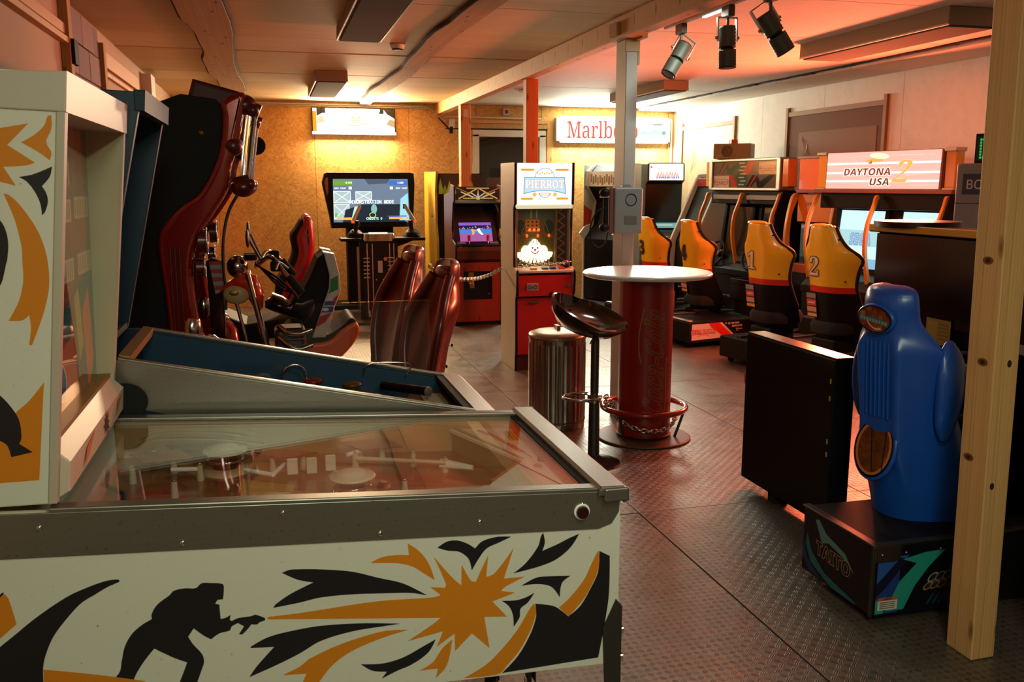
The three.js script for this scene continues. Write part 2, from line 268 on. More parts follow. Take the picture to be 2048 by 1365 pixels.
{
  const c = struct('ceiling', 'low ceiling of painted boards, white panels on the right', 'ceiling');
  M('roof_slab', span(XL - 0.1, XR + 0.1, CE + 0.03, CE + 0.12, ZB - 0.16, ZF + 0.1, 0), m.gap, c);
  for (let z = ZB, i = 0; z < ZF; z += 0.745, i++) { const b = Math.min(z + 0.742, ZF); M('ceiling_board', span(XL, 2.26, CE + rr(-0.0025, 0.002), CE + 0.03, z + 0.002, b, 0.002), m.board[(i * 2) % 3], c); }
  for (let z = ZB, i = 0; z < ZF; z += 1.24, i++) { const b = Math.min(z + 1.237, ZF); M('ceiling_panel', span(2.27, 5.1, CE + rr(-0.002, 0.002), CE + 0.03, z + 0.0015, b, 0.002), m.ceilWhite[i % 3], c); M('ceiling_panel', span(5.13, XR, CE - 0.035, CE + 0.03, z + 0.0015, b, 0.002), m.ceilWhite[(i + 1) % 3], c); }
  const edge = [];
  for (let z = ZB; z < ZF - 0.2; z += 0.21) edge.push(span(5.08 + rr(-0.008, 0.006), 5.125, CE - 0.008 - rr(0, 0.01), CE + 0.002, z, z + 0.21, 0.003));
  M('ragged_edge', edge, m.bark, c);
}
// live-edge boards nailed under the ceiling
function waney(name, label, x0, x1, z0, z1, wob) {
  const t = thing(name, label, 'board', [(x0 + x1) / 2, CE, (z0 + z1) / 2], 0, 'waney boards under the ceiling'), hw = (x1 - x0) / 2, hl = (z1 - z0) / 2, L = [], Rr = [];
  for (let i = 0; i <= 26; i++) { const q = -hl + 2 * hl * i / 26, a = Math.sin(i * 0.55 + wob) * 0.028 + Math.sin(i * 1.7 + wob) * 0.009 + rr(-0.004, 0.004), b = Math.sin(i * 0.43 + wob * 2) * 0.024 + rr(-0.004, 0.004); L.push([-hw + a, -q]); Rr.unshift([hw + b, -q]); }
  const flat = (g) => g.rotateX(-Math.PI / 2);
  M('board', T(flat(ext([...L, ...Rr], 0, 0.03, 0.003)), 0, -0.034, 0), m.oldPine, t);
  const bark = (pts) => tube(pts.map(([x, q]) => [x, -0.016, -q]), 0.014, 60, 6);
  each('bark_edge', [bark(L), bark(Rr)], m.bark, t);
}
waney('waney_board', 'rough waney edged board crossing the ceiling over the red rider machine', -0.46, -0.21, -10.9, -3.9, 0.5);
waney('waney_board', 'rough waney edged board running to the lit poster on the back wall', 1.19, 1.36, ZB + 0.06, -3.2, 2.1);
// beam and posts
{
  const b = thing('ceiling_beam', 'long pine beam carried by the row of posts', 'beam', [2.27, 2.52, -5.4]);
  M('beam', [span(-0.05, 0.05, 0, 0.14, -6.9, 7.9, 0.006)], m.pine, b);
  each('cleat', [span(-0.075, -0.05, 0.02, 0.1, -0.36, -0.22), span(0.05, 0.09, -0.01, 0.05, -0.42, -0.1)], m.oldPine, b);
}
function post(name, label, x0, x1, z0, z1, mat, top = 2.52) {
  const p = thing(name, label, 'post', [(x0 + x1) / 2, 0, (z0 + z1) / 2]); const w = (x1 - x0) / 2, d = (z1 - z0) / 2;
  M('shaft', span(-w, w, 0, top, -d, d, 0.006), mat, p); return p;
}
const pF = post('timber_post', 'farthest pine post, behind the zigzag marquee cabinet', 2.22, 2.34, -10.75, -10.62, m.pine);
M('paper_notice', box(0.06, 0.09, 0.002, 0.0, 2.42, 0.071, 0), std(0xcfcac0, 0.7), pF);
post('timber_post', 'orange toned pine post rising behind the glowing clown machine', 2.25, 2.36, -8.02, -7.91, std(0xe8b070, 0.65, 0, { map: pineTex }));  // orange tint in the base colour stands in for orange light on the post
const pW = post('painted_post', 'pale grey painted post with the wall telephone on it', 2.265, 2.345, -5.80, -5.62, std(0xa8a49c, 0.55));
M('cap_plate', [span(-0.05, 0.05, 2.44, 2.515, 0.08, 0.1), span(0.04, 0.055, 2.36, 2.515, -0.09, 0.09)], std(0xb79a72, 0.7), pW);
const pR = post('timber_post', 'large knotty pine post in the right foreground', 2.24, 2.335, -2.45, -2.33, std(0xffffff, 0.6, 0, { map: palePineTex }));
pR.rotation.z = 0.017;
const knot = std(0x2c170a, 0.8), ring = std(0x7a4a20, 0.75);
for (const [y, z] of [[1.36, 0.0], [1.03, 0.01], [0.70, -0.02]]) { const k = M('knot', rot(cyl(0.007, 0.007, 0.003, 0, 0, 0, 16).scale(1, 1, 1.5), 0, 0, Math.PI / 2).translate(-0.0475, y, z), knot, pR); M('knot_ring', T(rot(cyl(0.013, 0.013, 0.002, 0, 0, 0, 18).scale(1, 1, 1.7), 0, 0, Math.PI / 2), -0.0473, y, z), ring, pR); }
for (const [x, y] of [[0.01, 1.03], [-0.02, 0.62]]) M('knot', rot(cyl(0.008, 0.008, 0.003, 0, 0, 0, 16), Math.PI / 2).scale(1, 1.5, 1).translate(x, y, 0.06), knot, pR);
// ceiling fluorescent boxes, switched off
function ceilBox(label, x, z0, z1, w, h) {
  const t = thing('ceiling_light_box', label, 'light fitting', [x, CE, (z0 + z1) / 2], 0, 'boxed ceiling fittings'), d = (z1 - z0) / 2;
  M('housing', ext([[-w / 2, -0.002], [-w / 2 - 0.002, -h * 0.86], [-w / 2 + 0.02, -h * 0.9], [w / 2 - 0.02, -h * 0.9], [w / 2 + 0.002, -h * 0.86], [w / 2, -0.002]], -d, d, 0.004), std(0x8d816c, 0.8, 0, { specularIntensity: 0.4 }), t);
  M('diffuser', span(-w / 2 + 0.018, w / 2 - 0.018, -h, -h * 0.9, -d + 0.02, d - 0.02, 0.006), std(0x5f5a4c, 0.9, 0, { specularIntensity: 0.3 }), t);
  each('trim_strip', [span(-w / 2 - 0.004, -w / 2 + 0.008, -h * 0.93, -h * 0.84, -d, d, 0.002), span(w / 2 - 0.008, w / 2 + 0.004, -h * 0.93, -h * 0.84, -d, d, 0.002)], std(0xc4b79c, 0.4), t);
}
ceilBox('boxed ceiling fitting closest to the viewer on the left side', 0.65, -6.5, -4.6, 0.3, 0.1);
ceilBox('boxed ceiling fitting in front of the lit poster', 0.63, -10.55, -8.95, 0.3, 0.11);
ceilBox('short boxed fitting with orange lit end, right half of the ceiling', 4.13, -10.4, -8.86, 0.28, 0.11);
ceilBox('long boxed fitting above the racing cabinets at upper right', 4.19, -6.4, -4.8, 0.36, 0.12);
{
  const t = thing('ceiling_light_box', 'unseen glowing ceiling fitting above the viewer, lighting the near machines', 'light fitting', [0.85, CE, -0.3], 0, 'boxed ceiling fittings');  // unseen fitting, placed to light the pinballs and the near floor
  M('housing', span(-0.17, 0.17, -0.09, -0.002, -0.6, 0.6), std(0x9d917c, 0.55), t); M('diffuser', span(-0.14, 0.14, -0.104, -0.09, -0.55, 0.55), glow(0xf0f0dc, 1.2), t);
  const l = thing('unseen_panel_lamp', 'unseen square panel lamp behind the viewer, lighting the foreground', 'lamp', [0.08, 2.37, 0.88]);  // unseen lamp, placed to light foreground faces turned to the viewer
  each('hanger', [rod([-0.15, 0.02, 0.05], [-0.15, 0.288, 0.05], 0.006), rod([0.15, 0.02, 0.05], [0.15, 0.288, 0.05], 0.006)], m.darkSteel, l);
  const h = new THREE.Group(); h.name = 'lamp_head'; l.add(h); h.lookAt(1.5, 0.5, -2.6);
  M('housing', span(-0.22, 0.22, -0.22, 0.22, -0.03, 0.01), m.alu, h); M('diffuser', span(-0.2, 0.2, -0.2, 0.2, 0.01, 0.016), glow(0xe4f0dc, 1.2), h);
}
{
  const s = thing('smoke_detector', 'small white smoke detector on the ceiling boards', 'detector', [1.01, CE, -7.18]);
  M('body', lathe([[0, -0.045], [0.035, -0.045], [0.05, -0.03], [0.058, -0.008], [0.058, 0], [0, 0]]), m.white, s); M('vent', lathe([[0.036, -0.046], [0.045, -0.038], [0.036, -0.036]]), m.charcoal, s);
}
// track rail with three spotlights
{
  const t = thing('track_rail', 'white spotlight track rail beside the beam', 'rail', [2.53, 2.6, -4.6]);
  M('rail', span(-0.022, 0.022, -0.02, 0.02, -1.0, 1.6, 0.008), std(0x8d8474, 0.45), t); each('hanger', [span(-0.008, 0.008, 0.018, 0.055, -0.7, -0.66), span(-0.008, 0.008, 0.018, 0.055, 0.3, 0.34)], m.darkSteel, t);
  M('led_strip', span(0.0, 0.024, -0.03, -0.021, -0.5, -0.24, 0.002), glow(0xf4fff8, 1.3), t);
  const sm = std(0x43483e, 0.55);
  const spots = [['black track spotlight aimed down left, nearest the painted post', -5.38, [-0.5, -0.78, 0.1], 0.9], ['black track spotlight hanging straight down, middle of three', -4.78, [0.02, -1, 0.05], 0.2], ['black track spotlight tilted right, last of three', -4.33, [0.5, -0.75, 0.1], -0.6]];
  for (const [lab, z, dir, tw] of spots) {
    const g = thing('track_spotlight', lab, 'spotlight', [2.53, 2.58, z], 0, 'track spotlights');
    M('adapter', span(-0.02, 0.02, -0.06, 0.0, -0.045, 0.045, 0.006), sm, g); M('stem', cyl(0.008, 0.008, 0.05, 0, -0.08, 0), m.darkSteel, g);
    const h = new THREE.Group(); h.name = 'lamp_head'; g.add(h); h.position.set(0, -0.17, 0);
    h.quaternion.setFromUnitVectors(new THREE.Vector3(0, -1, 0), v3(dir).normalize());
    const ribbed = (y0, y1, r) => { const p = [[0, y1]]; for (let i = 0; i <= 12; i++) { const y = y1 + (y0 - y1) * i / 12; p.push([r - (i % 2) * 0.0025, y]); } p.push([0, y0]); return lathe(p.reverse(), 8); };
    M('rear_barrel', ribbed(0.06, -0.055, 0.05), sm, h); M('neck', cyl(0.036, 0.036, 0.02, 0, -0.062, 0), m.black, h); M('front_barrel', ribbed(-0.068, -0.165, 0.052), sm, h);
    M('lens', lathe([[0, -0.158], [0.03, -0.16], [0.04, -0.167], [0.047, -0.166]], 24), m.blackGloss, h);
    M('yoke', [span(-0.062, -0.054, -0.02, 0.11, -0.012, 0.012, 0.003), span(0.054, 0.062, -0.02, 0.11, -0.012, 0.012, 0.003), span(-0.06, 0.06, 0.104, 0.112, -0.012, 0.012, 0.003)], m.alu, h);
    each('pivot_screw', [rot(cyl(0.009, 0.009, 0.012), 0, 0, Math.PI / 2).translate(-0.066, 0, 0), rot(cyl(0.009, 0.009, 0.012), 0, 0, Math.PI / 2).translate(0.066, 0, 0)], m.brass, h);
  }
}

// ---------- lit signs and small fittings on the back wall ----------
{
  const t = thing('lit_poster', 'glowing car poster light box with tubes on the strand board wall', 'light box', [1.13, 2.25, ZB]);
  M('back_box', span(-0.54, 0.54, 0, 0.33, 0.002, 0.09), m.charcoal, t);
  const tex = art(768, 236, (g, w, h) => {
    g.fillStyle = '#fff6e0'; g.fillRect(0, 0, w, h);
    g.fillStyle = '#d98d18'; g.fillRect(0, 30, 34, h); g.fillStyle = '#1d120a'; poly(g, [[38, 0], [130, 0], [96, 40], [38, 76]], '#1d120a'); poly(g, [[w, 0], [660, 0], [700, 50], [w, 92]], '#1d120a');
    g.fillStyle = '#7d5a36'; poly(g, [[38, 90], [90, 76], [110, 130], [38, 150]], '#d8bc94'); poly(g, [[w, 110], [720, 100], [690, 150], [w, 180]], '#b8976c');
    g.strokeStyle = '#d9b98c'; g.lineWidth = 7; g.beginPath(); g.moveTo(300, 150); g.quadraticCurveTo(400, 190, 520, 130); g.stroke(); g.fillStyle = '#f3e2bc'; g.fillRect(360, 92, 80, 40); g.strokeStyle = '#b98f5c'; g.lineWidth = 3; g.strokeRect(360, 92, 80, 22); g.fillStyle = '#c99d68'; g.fillRect(366, 76, 16, 9); g.fillRect(420, 76, 16, 9);
  });
  M('poster', plane(1.06, 0.31, 0, 0.165, 0.092), lit(tex, 1.5), t);
  M('bottom_tube', T(rot(cyl(0.018, 0.018, 1.08), 0, 0, Math.PI / 2), 0, 0.006, 0.12), glow(0xfff0d2, 4), t);
  M('top_tube', T(rot(cyl(0.018, 0.018, 0.7), 0, 0, Math.PI / 2), -0.02, 0.3, 0.12), glow(0xfff0d2, 4), t);
  each('tube_clip', [span(-0.42, -0.37, 0.26, 0.33, 0.09, 0.14), span(0.33, 0.38, 0.26, 0.33, 0.09, 0.14)], m.charcoal, t);
}
{
  const t = thing('lit_sign', 'long white glowing cigarette brand sign with red lettering', 'light box', [4.76, 2.19, ZB]);
  M('back_box', span(-0.86, 0.86, 0, 0.32, 0.002, 0.09), m.greyWhite, t);
  const tex = art(1024, 190, (g, w, h) => {
    g.fillStyle = '#fbfdf4'; g.fillRect(0, 0, w, h);
    g.save(); g.translate(86, 98); g.scale(0.98, 1.3); g.fillStyle = '#d9432a'; g.font = '146px serif'; g.textBaseline = 'middle'; g.fillText('Marlboro', 0, 0); g.restore();
    g.globalAlpha = 0.7; poly(g, [[740, 118], [790, 92], [830, 108], [880, 80], [960, 110], [960, 128], [740, 130]], '#a9c4c8'); poly(g, [[840, 40], [940, 34], [980, 46], [880, 50]], '#4c6a5c'); poly(g, [[950, 100], [985, 96], [985, 130], [960, 130]], '#2f8a68'); g.globalAlpha = 1;
  });
  M('face', plane(1.7, 0.31, 0, 0.16, 0.092), lit(tex, 1.25), t);
  each('tube', [T(rot(cyl(0.016, 0.016, 1.62), 0, 0, Math.PI / 2), 0, -0.004, 0.11), T(rot(cyl(0.016, 0.016, 1.62), 0, 0, Math.PI / 2), 0, 0.328, 0.11)], glow(0xf4faf0, 1.9), t);
}
{
  const c = thing('conduit', 'pale cable conduit along the top of the back wall', 'conduit', [0, 2.5, ZB]);
  each('pipe', [rod([-1.0, 0.13, 0.02], [2.1, 0.12, 0.02], 0.012), rod([-1.0, 0.105, 0.02], [2.1, 0.098, 0.02], 0.006), tube([[2.1, 0.12, 0.02], [2.2, 0.06, 0.02], [2.26, -0.02, 0.02], [2.36, -0.06, 0.02]], 0.009, 20, 8), rod([2.36, 0.0, 0.04], [3.7, -0.015, 0.04], 0.012)], m.greyWhite, c);
  const c2 = thing('conduit', 'white pipe dropping beside the glowing cigarette sign', 'conduit', [5.655, 1.0, ZB + 0.03]); M('pipe', tube([[0, 0, 0.02], [0, 1.3, 0.02], [0, 1.45, 0.02], [-0.01, 1.52, 0.02]], 0.016, 30, 8), m.greyWhite, c2);
  M('cable', tube([[2.26, -0.02, 0.03], [2.36, -0.12, 0.03], [2.44, -0.2, 0.03]], 0.008, 16, 8), m.charcoal, c);
  const j = thing('junction_box', 'small pale junction box at the end of the conduit', 'socket', [2.44, 2.345, ZB]); M('box', span(-0.04, 0.04, 0, 0.12, 0.001, 0.05), m.greyWhite, j); M('plug', span(-0.03, 0.01, -0.07, 0.02, 0.02, 0.06), m.charcoal, j);
  const a = thing('alarm_button', 'small white box with a dark red square near the window', 'alarm', [3.2, 2.53, ZB]); M('case', span(-0.045, 0.045, 0, 0.09, 0.001, 0.05), m.greyWhite, a); M('button', span(-0.02, 0.025, 0.02, 0.07, 0.05, 0.056), std(0x5c1512, 0.5), a);
  const l = thing('ceiling_lamp', 'small round recessed lamp near the beam', 'lamp', [2.92, CE - 0.018, -10.2]); M('rim', lathe([[0.06, 0.0], [0.1, -0.004], [0.11, 0.006], [0.1, 0.016], [0.05, 0.014]]), m.whiteGloss, l); M('lens', lathe([[0, -0.002], [0.06, 0.0], [0.06, 0.01], [0, 0.01]]), glow(0xfff2dc, 0.9), l);
}

// ---------- gun game: big screen and pedestal ----------
{
  const t = thing('shooting_game_screen', 'wide wall screen of a gun game showing demonstration mode', 'screen', [1.26, 0, -11.62]);
  M('stand', [span(-0.3, 0.3, 0, 1.1, -0.42, -0.2, 0.01), span(-0.5, 0.5, 0, 0.06, -0.6, -0.05, 0.01)], m.black, t);
  M('bezel', ext([[-0.6, 1.62], [-0.57, 1.73], [-0.54, 1.745], [0.5, 1.745], [0.55, 1.735], [0.56, 1.6], [0.53, 1.06], [-0.5, 1.05], [-0.52, 1.2], [-0.56, 1.4]], -0.18, 0, 0.008), m.blackWood, t);
  const tex = art(1024, 560, (g, w, h) => {
    const gr = '#5b6a7c'; g.fillStyle = gr; g.fillRect(0, 0, w, h); poly(g, [[420, 0], [760, 0], [720, 60], [470, 70]], '#3e4a57');
    g.fillStyle = '#c9d8cc'; for (const [x, y, a, b] of [[10, 160, 220, 150], [300, 165, 210, 110], [10, 330, 200, 190]]) { g.globalAlpha = 0.55; g.fillRect(x, y, a, b); g.globalAlpha = 1; g.strokeStyle = '#dfeae0'; g.lineWidth = 7; g.strokeRect(x, y, a, b); g.beginPath(); g.moveTo(x, y); g.lineTo(x + a, y + b); g.moveTo(x + a, y); g.lineTo(x, y + b); g.stroke(); }
    poly(g, [[120, 560], [160, 400], [380, 330], [900, 330], [960, 560]], '#14202a'); poly(g, [[230, 540], [280, 360], [330, 350], [270, 560]], '#9fc4bc'); poly(g, [[880, 540], [900, 260], [1000, 180], [1010, 540]], '#86b9c4'); g.fillStyle = '#0d1216'; g.fillRect(930, 330, 40, 60);
    g.strokeStyle = '#b7d24a'; g.lineWidth = 9; g.beginPath(); g.ellipse(520, 470, 40, 32, 0, 0, 7); g.stroke(); g.fillStyle = '#6f9d9b'; g.beginPath(); g.ellipse(540, 390, 40, 60, 0, 0, 7); g.fill();
    g.fillStyle = '#5f8a2c'; g.fillRect(6, 20, 260, 60); g.fillStyle = '#3560a8'; g.fillRect(740, 20, 270, 60); g.fillStyle = '#e8f2ff'; g.font = 'bold 34px sans-serif'; g.fillText('9,119', 170, 62); g.fillText('7,989', 860, 62); g.font = 'bold 26px monospace'; g.fillText('BODY COUNT', 20, 130); g.fillText('BODY COUNT', 840, 130); g.fillRect(210, 100, 40, 36); g.fillRect(760, 100, 40, 36);
    g.fillStyle = '#f6ffff'; g.font = 'bold 56px monospace'; g.textAlign = 'center'; g.fillText('DEMONSTRATION MODE', 510, 318, 800);
    g.fillStyle = '#ff9a4a'; g.fillRect(50, 500, 40, 30); g.fillRect(120, 500, 130, 30); g.fillRect(740, 496, 190, 30); g.fillRect(960, 496, 40, 30); g.fillStyle = '#2a4fb0'; g.fillRect(720, 480, 260, 12); g.fillStyle = '#d8fff4'; g.font = 'bold 40px monospace'; g.fillText('CREDITS 0', 540, 530); g.fillStyle = '#4aa83a'; g.fillRect(20, 440, 30, 50);
  });
  M('picture', sheet([[-0.47, 1.665], [0.47, 1.665], [0.49, 1.125], [-0.475, 1.125]], 0.002), lit(tex, 1.6), t);
  M('speaker_grille', sheet([[-0.575, 1.62], [-0.555, 1.68], [-0.53, 1.68], [-0.53, 1.5], [-0.55, 1.45]], 0.002), std(0x7a5a34, 0.7), t);
  area(0x9fc4d8, 1.2, 0.94, 0.53, [1.27, 1.395, -11.6], [1.27, 1.3, -8]);
}
{
  const t = thing('gun_pedestal', 'black gun pedestal with two holstered pistols before the screen', 'game pedestal', [1.2, 0, -10.55]);
  M('column', span(-0.21, 0.24, 0.03, 0.96, -0.3, 0.0, 0.012), m.blackGloss, t);
  M('foot_plate', span(-0.3, 0.34, 0, 0.035, -0.4, 0.22, 0.008), m.darkSteel, t);
  M('front_panel', span(-0.16, 0.19, 0.06, 0.94, 0.0, 0.014, 0.004), m.charcoal, t);
  for (const x of [-0.12, -0.06, 0.14, 0.19]) M('metal_strip', span(x - 0.006, x + 0.006, 0.1, 0.92, 0.012, 0.022, 0.003), m.alu, t);
  for (let k = 0; k < 6; k++) for (const x of [-0.13, 0.15]) M('louvre', span(x - 0.035, x + 0.035, 0.52 + k * 0.045, 0.535 + k * 0.045, 0.012, 0.03, 0.003), m.alu, t);
  for (const [x, y] of [[-0.02, 0.5], [0.06, 0.5], [0.08, 0.46], [-0.01, 0.36], [0.06, 0.36], [0.08, 0.27]]) M('bolt', T(rot(cyl(0.011, 0.011, 0.016, 0, 0, 0, 12), Math.PI / 2), x, y, 0.02), m.chrome, t);
  M('coin_plate', span(0.0, 0.055, 0.58, 0.72, 0.012, 0.022, 0.003), m.alu, t); M('lamp_button', T(rot(cyl(0.022, 0.022, 0.02), Math.PI / 2), 0.09, 0.74, 0.02), std(0xb08878, 0.4), t);
  for (let k = 0; k < 4; k++) M('vent_bar', span(-0.12 + k * 0.05, -0.1 + k * 0.05, 0.06, 0.14, 0.012, 0.024, 0.003), m.alu, t);
  M('side_tray', span(-0.42, -0.18, 0.95, 0.985, -0.22, 0.06, 0.012), m.black, t); M('side_tray', span(0.2, 0.56, 0.95, 0.985, -0.22, 0.06, 0.012), m.black, t);
  each('tray_bracket', [ext([[-0.36, 0.95], [-0.18, 0.95], [-0.18, 0.86]], -0.12, -0.1), ext([[0.22, 0.95], [0.46, 0.95], [0.22, 0.86]], -0.12, -0.1)], m.black, t);
  M('console', loft([oval(0.95, 0.2, 0.16, 0.02, -0.1, 24, 0.45), oval(1.03, 0.19, 0.14, 0.02, -0.12, 24, 0.45)]), m.chrome, t);
  M('console_label', T(rot(plane(0.22, 0.06), -1.1), 0.02, 1.033, -0.03), lit(art(128, 40, (g, w, h) => { g.fillStyle = '#6f78b8'; g.fillRect(0, 0, w, h); g.fillStyle = '#e6e8f4'; for (let i = 0; i < 6; i++) g.fillRect(8 + i * 20, 8, 12, 22); }), 0.5), t);
  each('console_button', [ball(0.018, -0.06, 1.02, 0.02), ball(0.018, 0.11, 1.02, 0.02)], m.chrome, t);
  for (const [x, s] of [[-0.24, 1], [0.42, -1]]) {
    const g = new THREE.Group(); g.name = 'holster'; t.add(g); g.position.set(x, 0.985, -0.08);
    M('holster_base', loft([oval(0, 0.1, 0.09, 0, 0, 20, 0.5), oval(0.05, 0.09, 0.08), oval(0.09, 0.05, 0.05)]), m.black, g);
    M('pistol_grip', rod([0, 0.06, 0], [0.02 * s, 0.2, 0.02], 0.026), m.black, g);
    M('pistol_slide', rod([-0.03 * s, 0.18, 0.05], [0.07 * s, 0.37, -0.04], 0.022, 4), m.alu, g);
    M('pistol_lamp', box(0.035, 0.03, 0.012, -0.03 * s, 0.185, 0.07, 0.003), glow(0xff5a1c, 0.9), g);
    M('trigger_guard', T(new THREE.TorusGeometry(0.025, 0.005, 8, 18), 0.03 * s, 0.15, 0.0), m.darkSteel, g);
  }
}

// ---------- upright cabinets in the middle ----------
{
  const t = thing('arcade_cabinet', 'tall yellow sided cabinet with green leaf art behind the far post', 'arcade cabinet', [2.32, 0, -11.5]);
  M('side_panel', ext([[-0.5, 0], [0.38, 0], [0.38, 0.9], [0.3, 1.1], [0.3, 1.5], [0.38, 1.75], [-0.5, 1.76]], -0.015, 0.015).rotateY(-Math.PI / 2).translate(-0.3, 0, 0), m.yellowMat, t);
  M('body', ext([[-0.48, 0.02], [0.36, 0.02], [0.36, 0.88], [0.28, 1.1], [0.28, 1.5], [0.36, 1.73], [-0.48, 1.74]], -0.28, 0.29).rotateY(-Math.PI / 2), m.black, t);
  M('marquee', plane(0.56, 0.24, 0, 1.6, 0.372), print(art(256, 110, (g, w, h) => { g.fillStyle = '#101408'; g.fillRect(0, 0, w, h); for (let i = 0; i < 9; i++) { g.fillStyle = i % 2 ? '#6da822' : '#96c43a'; poly(g, [[i * 26 - 10, h], [i * 26 + 10, 20 + (i * 37) % 60], [i * 26 + 30, h]], g.fillStyle); } }), 0.5), t);
  M('lock', T(rot(cyl(0.014, 0.014, 0.012), 0, 0, Math.PI / 2), -0.318, 1.2, 0.1), m.darkSteel, t);
}
{
  const t = thing('arcade_cabinet', 'wood brown upright cabinet with zigzag marquee and glowing purple screen', 'arcade cabinet', [2.28, 0, -10.0]);
  const prof = [[-0.58, 0], [0.0, 0], [0.0, 0.72], [0.05, 0.76], [0.07, 0.86], [0.05, 0.93], [-0.1, 0.98], [-0.13, 1.1], [-0.06, 1.38], [0.0, 1.42], [0.0, 1.58], [-0.16, 1.6], [-0.3, 1.5], [-0.58, 1.48]];
  const sideMat = std(0x8a5a2c, 0.42, 0, { map: oldPineTex }), front = std(0xa84a1e, 0.5, 0, { map: pineTex });
  const side = (x) => ext(prof, -0.01, 0.01, 0.003).rotateY(-Math.PI / 2).translate(x, 0, 0);
  M('side_panel', side(-0.27), sideMat, t); M('side_panel', side(0.27), sideMat, t);
  each('edge_trim', [-0.27, 0.27].flatMap((x) => [tube(prof.slice(1, 11).map(([z, y]) => [x, y, z + 0.004]), 0.009, 70, 6)]), m.black, t);
  M('plinth', span(-0.25, 0.25, 0.0, 0.05, -0.5, -0.03), m.black, t);
  M('front_panel', span(-0.26, 0.26, 0.04, 0.72, -0.02, -0.004), front, t);
  M('coin_door', span(-0.17, 0.16, 0.3, 0.62, -0.01, 0.008), m.blackGloss, t); M('coin_slot_plate', span(-0.12, -0.06, 0.48, 0.61, 0.006, 0.014), m.brass, t); M('coin_lock', T(rot(cyl(0.008, 0.008, 0.01), Math.PI / 2), 0.12, 0.36, 0.012), m.chrome, t);
  M('apron_panel', ext([[-0.02, 0.72], [0.05, 0.76], [0.068, 0.86], [0.06, 0.9], [0.03, 0.9], [0.0, 0.74]], -0.26, 0.26).rotateY(-Math.PI / 2), std(0x6d4a2e, 0.5, 0, { map: oldPineTex }), t);
  M('control_panel', T(rot(box(0.52, 0.018, 0.17), 0.22), 0, 0.93, -0.03), m.charcoal, t);
  each('panel_strip', [T(rot(box(0.1, 0.004, 0.09), 0.22), -0.19, 0.945, -0.03), T(rot(box(0.1, 0.004, 0.09), 0.22), 0.19, 0.945, -0.03)], m.alu, t);
  for (const x of [-0.1, 0.12]) { const j = M('joystick', rod([x, 0.93, -0.02], [x, 1.0, -0.03], 0.006), m.chrome, t); M('grip', loft([oval(0.965, 0.016, 0.016, x, -0.026), oval(1.02, 0.018, 0.018, x, -0.03), oval(1.03, 0.012, 0.012, x, -0.031)]), std(0xc4180e, 0.3), j); }
  M('bezel', T(rot(box(0.52, 0.44, 0.012), -0.36), 0, 1.17, -0.2), std(0x101a26, 0.3), t);
  const scr = art(256, 170, (g, w, h) => { g.fillStyle = '#1a1030'; g.fillRect(0, 0, w, h); g.fillStyle = '#8f5cc8'; g.fillRect(0, 0, w, 26); g.fillStyle = '#251838'; g.fillRect(0, 26, w, 34); for (let i = 0; i < 26; i++) { g.fillStyle = ['#e8b0d0', '#c8a0e8', '#f4d8b0'][i % 3]; g.fillRect(rnd() * w, 30 + rnd() * 26, 8, 6); } g.fillStyle = '#3f86d8'; g.fillRect(0, 60, w, 40); g.fillStyle = '#a85a9c'; g.fillRect(0, 96, w, 74); g.fillStyle = '#ffffff'; poly(g, [[140, 60], [160, 54], [172, 84], [188, 110], [172, 112], [150, 92]], '#ffffff'); poly(g, [[92, 62], [112, 58], [120, 90], [108, 112], [98, 110], [100, 84]], '#f2b45c'); g.fillRect(110, 70, 34, 8); });
  M('tube_face', T(rot(new THREE.PlaneGeometry(0.38, 0.24, 12, 8), -0.5), 0, 1.06, -0.13), lit(scr, 1.0), t);
  M('hood', T(rot(box(0.52, 0.012, 0.3), 0.1), 0, 1.4, -0.14), m.blackWood, t);
  const mq = art(384, 112, (g, w, h) => {
    g.fillStyle = '#15100c'; g.fillRect(0, 0, w, h); g.lineWidth = 10; const L = (c, p) => { g.strokeStyle = c; g.beginPath(); p.forEach(([x, y], i) => (i ? g.lineTo(x, y) : g.moveTo(x, y))); g.stroke(); };
    L('#b8642a', [[0, 8], [120, 60], [20, 104]]); L('#b8642a', [[w, 8], [264, 60], [364, 104]]); L('#f0c060', [[20, 104], [192, 12], [364, 104]]); L('#f0c060', [[60, 100], [324, 100]]); L('#e8a860', [[90, 14], [290, 14]]); L('#8db0c4', [[110, 70], [192, 108], [274, 70]]); L('#f4dca0', [[130, 52], [192, 94], [254, 52]]); L('#f4dca0', [[40, 44], [150, 92]]); L('#f4dca0', [[344, 44], [234, 92]]); poly(g, [[192, 20], [206, 104], [178, 104]], '#f0cba0'); g.fillStyle = '#f0cba0'; g.beginPath(); g.arc(192, 98, 18, 0, 7); g.fill();
  });
  M('marquee', plane(0.5, 0.145, 0, 1.5, 0.002), lit(mq, 0.55), t);
}
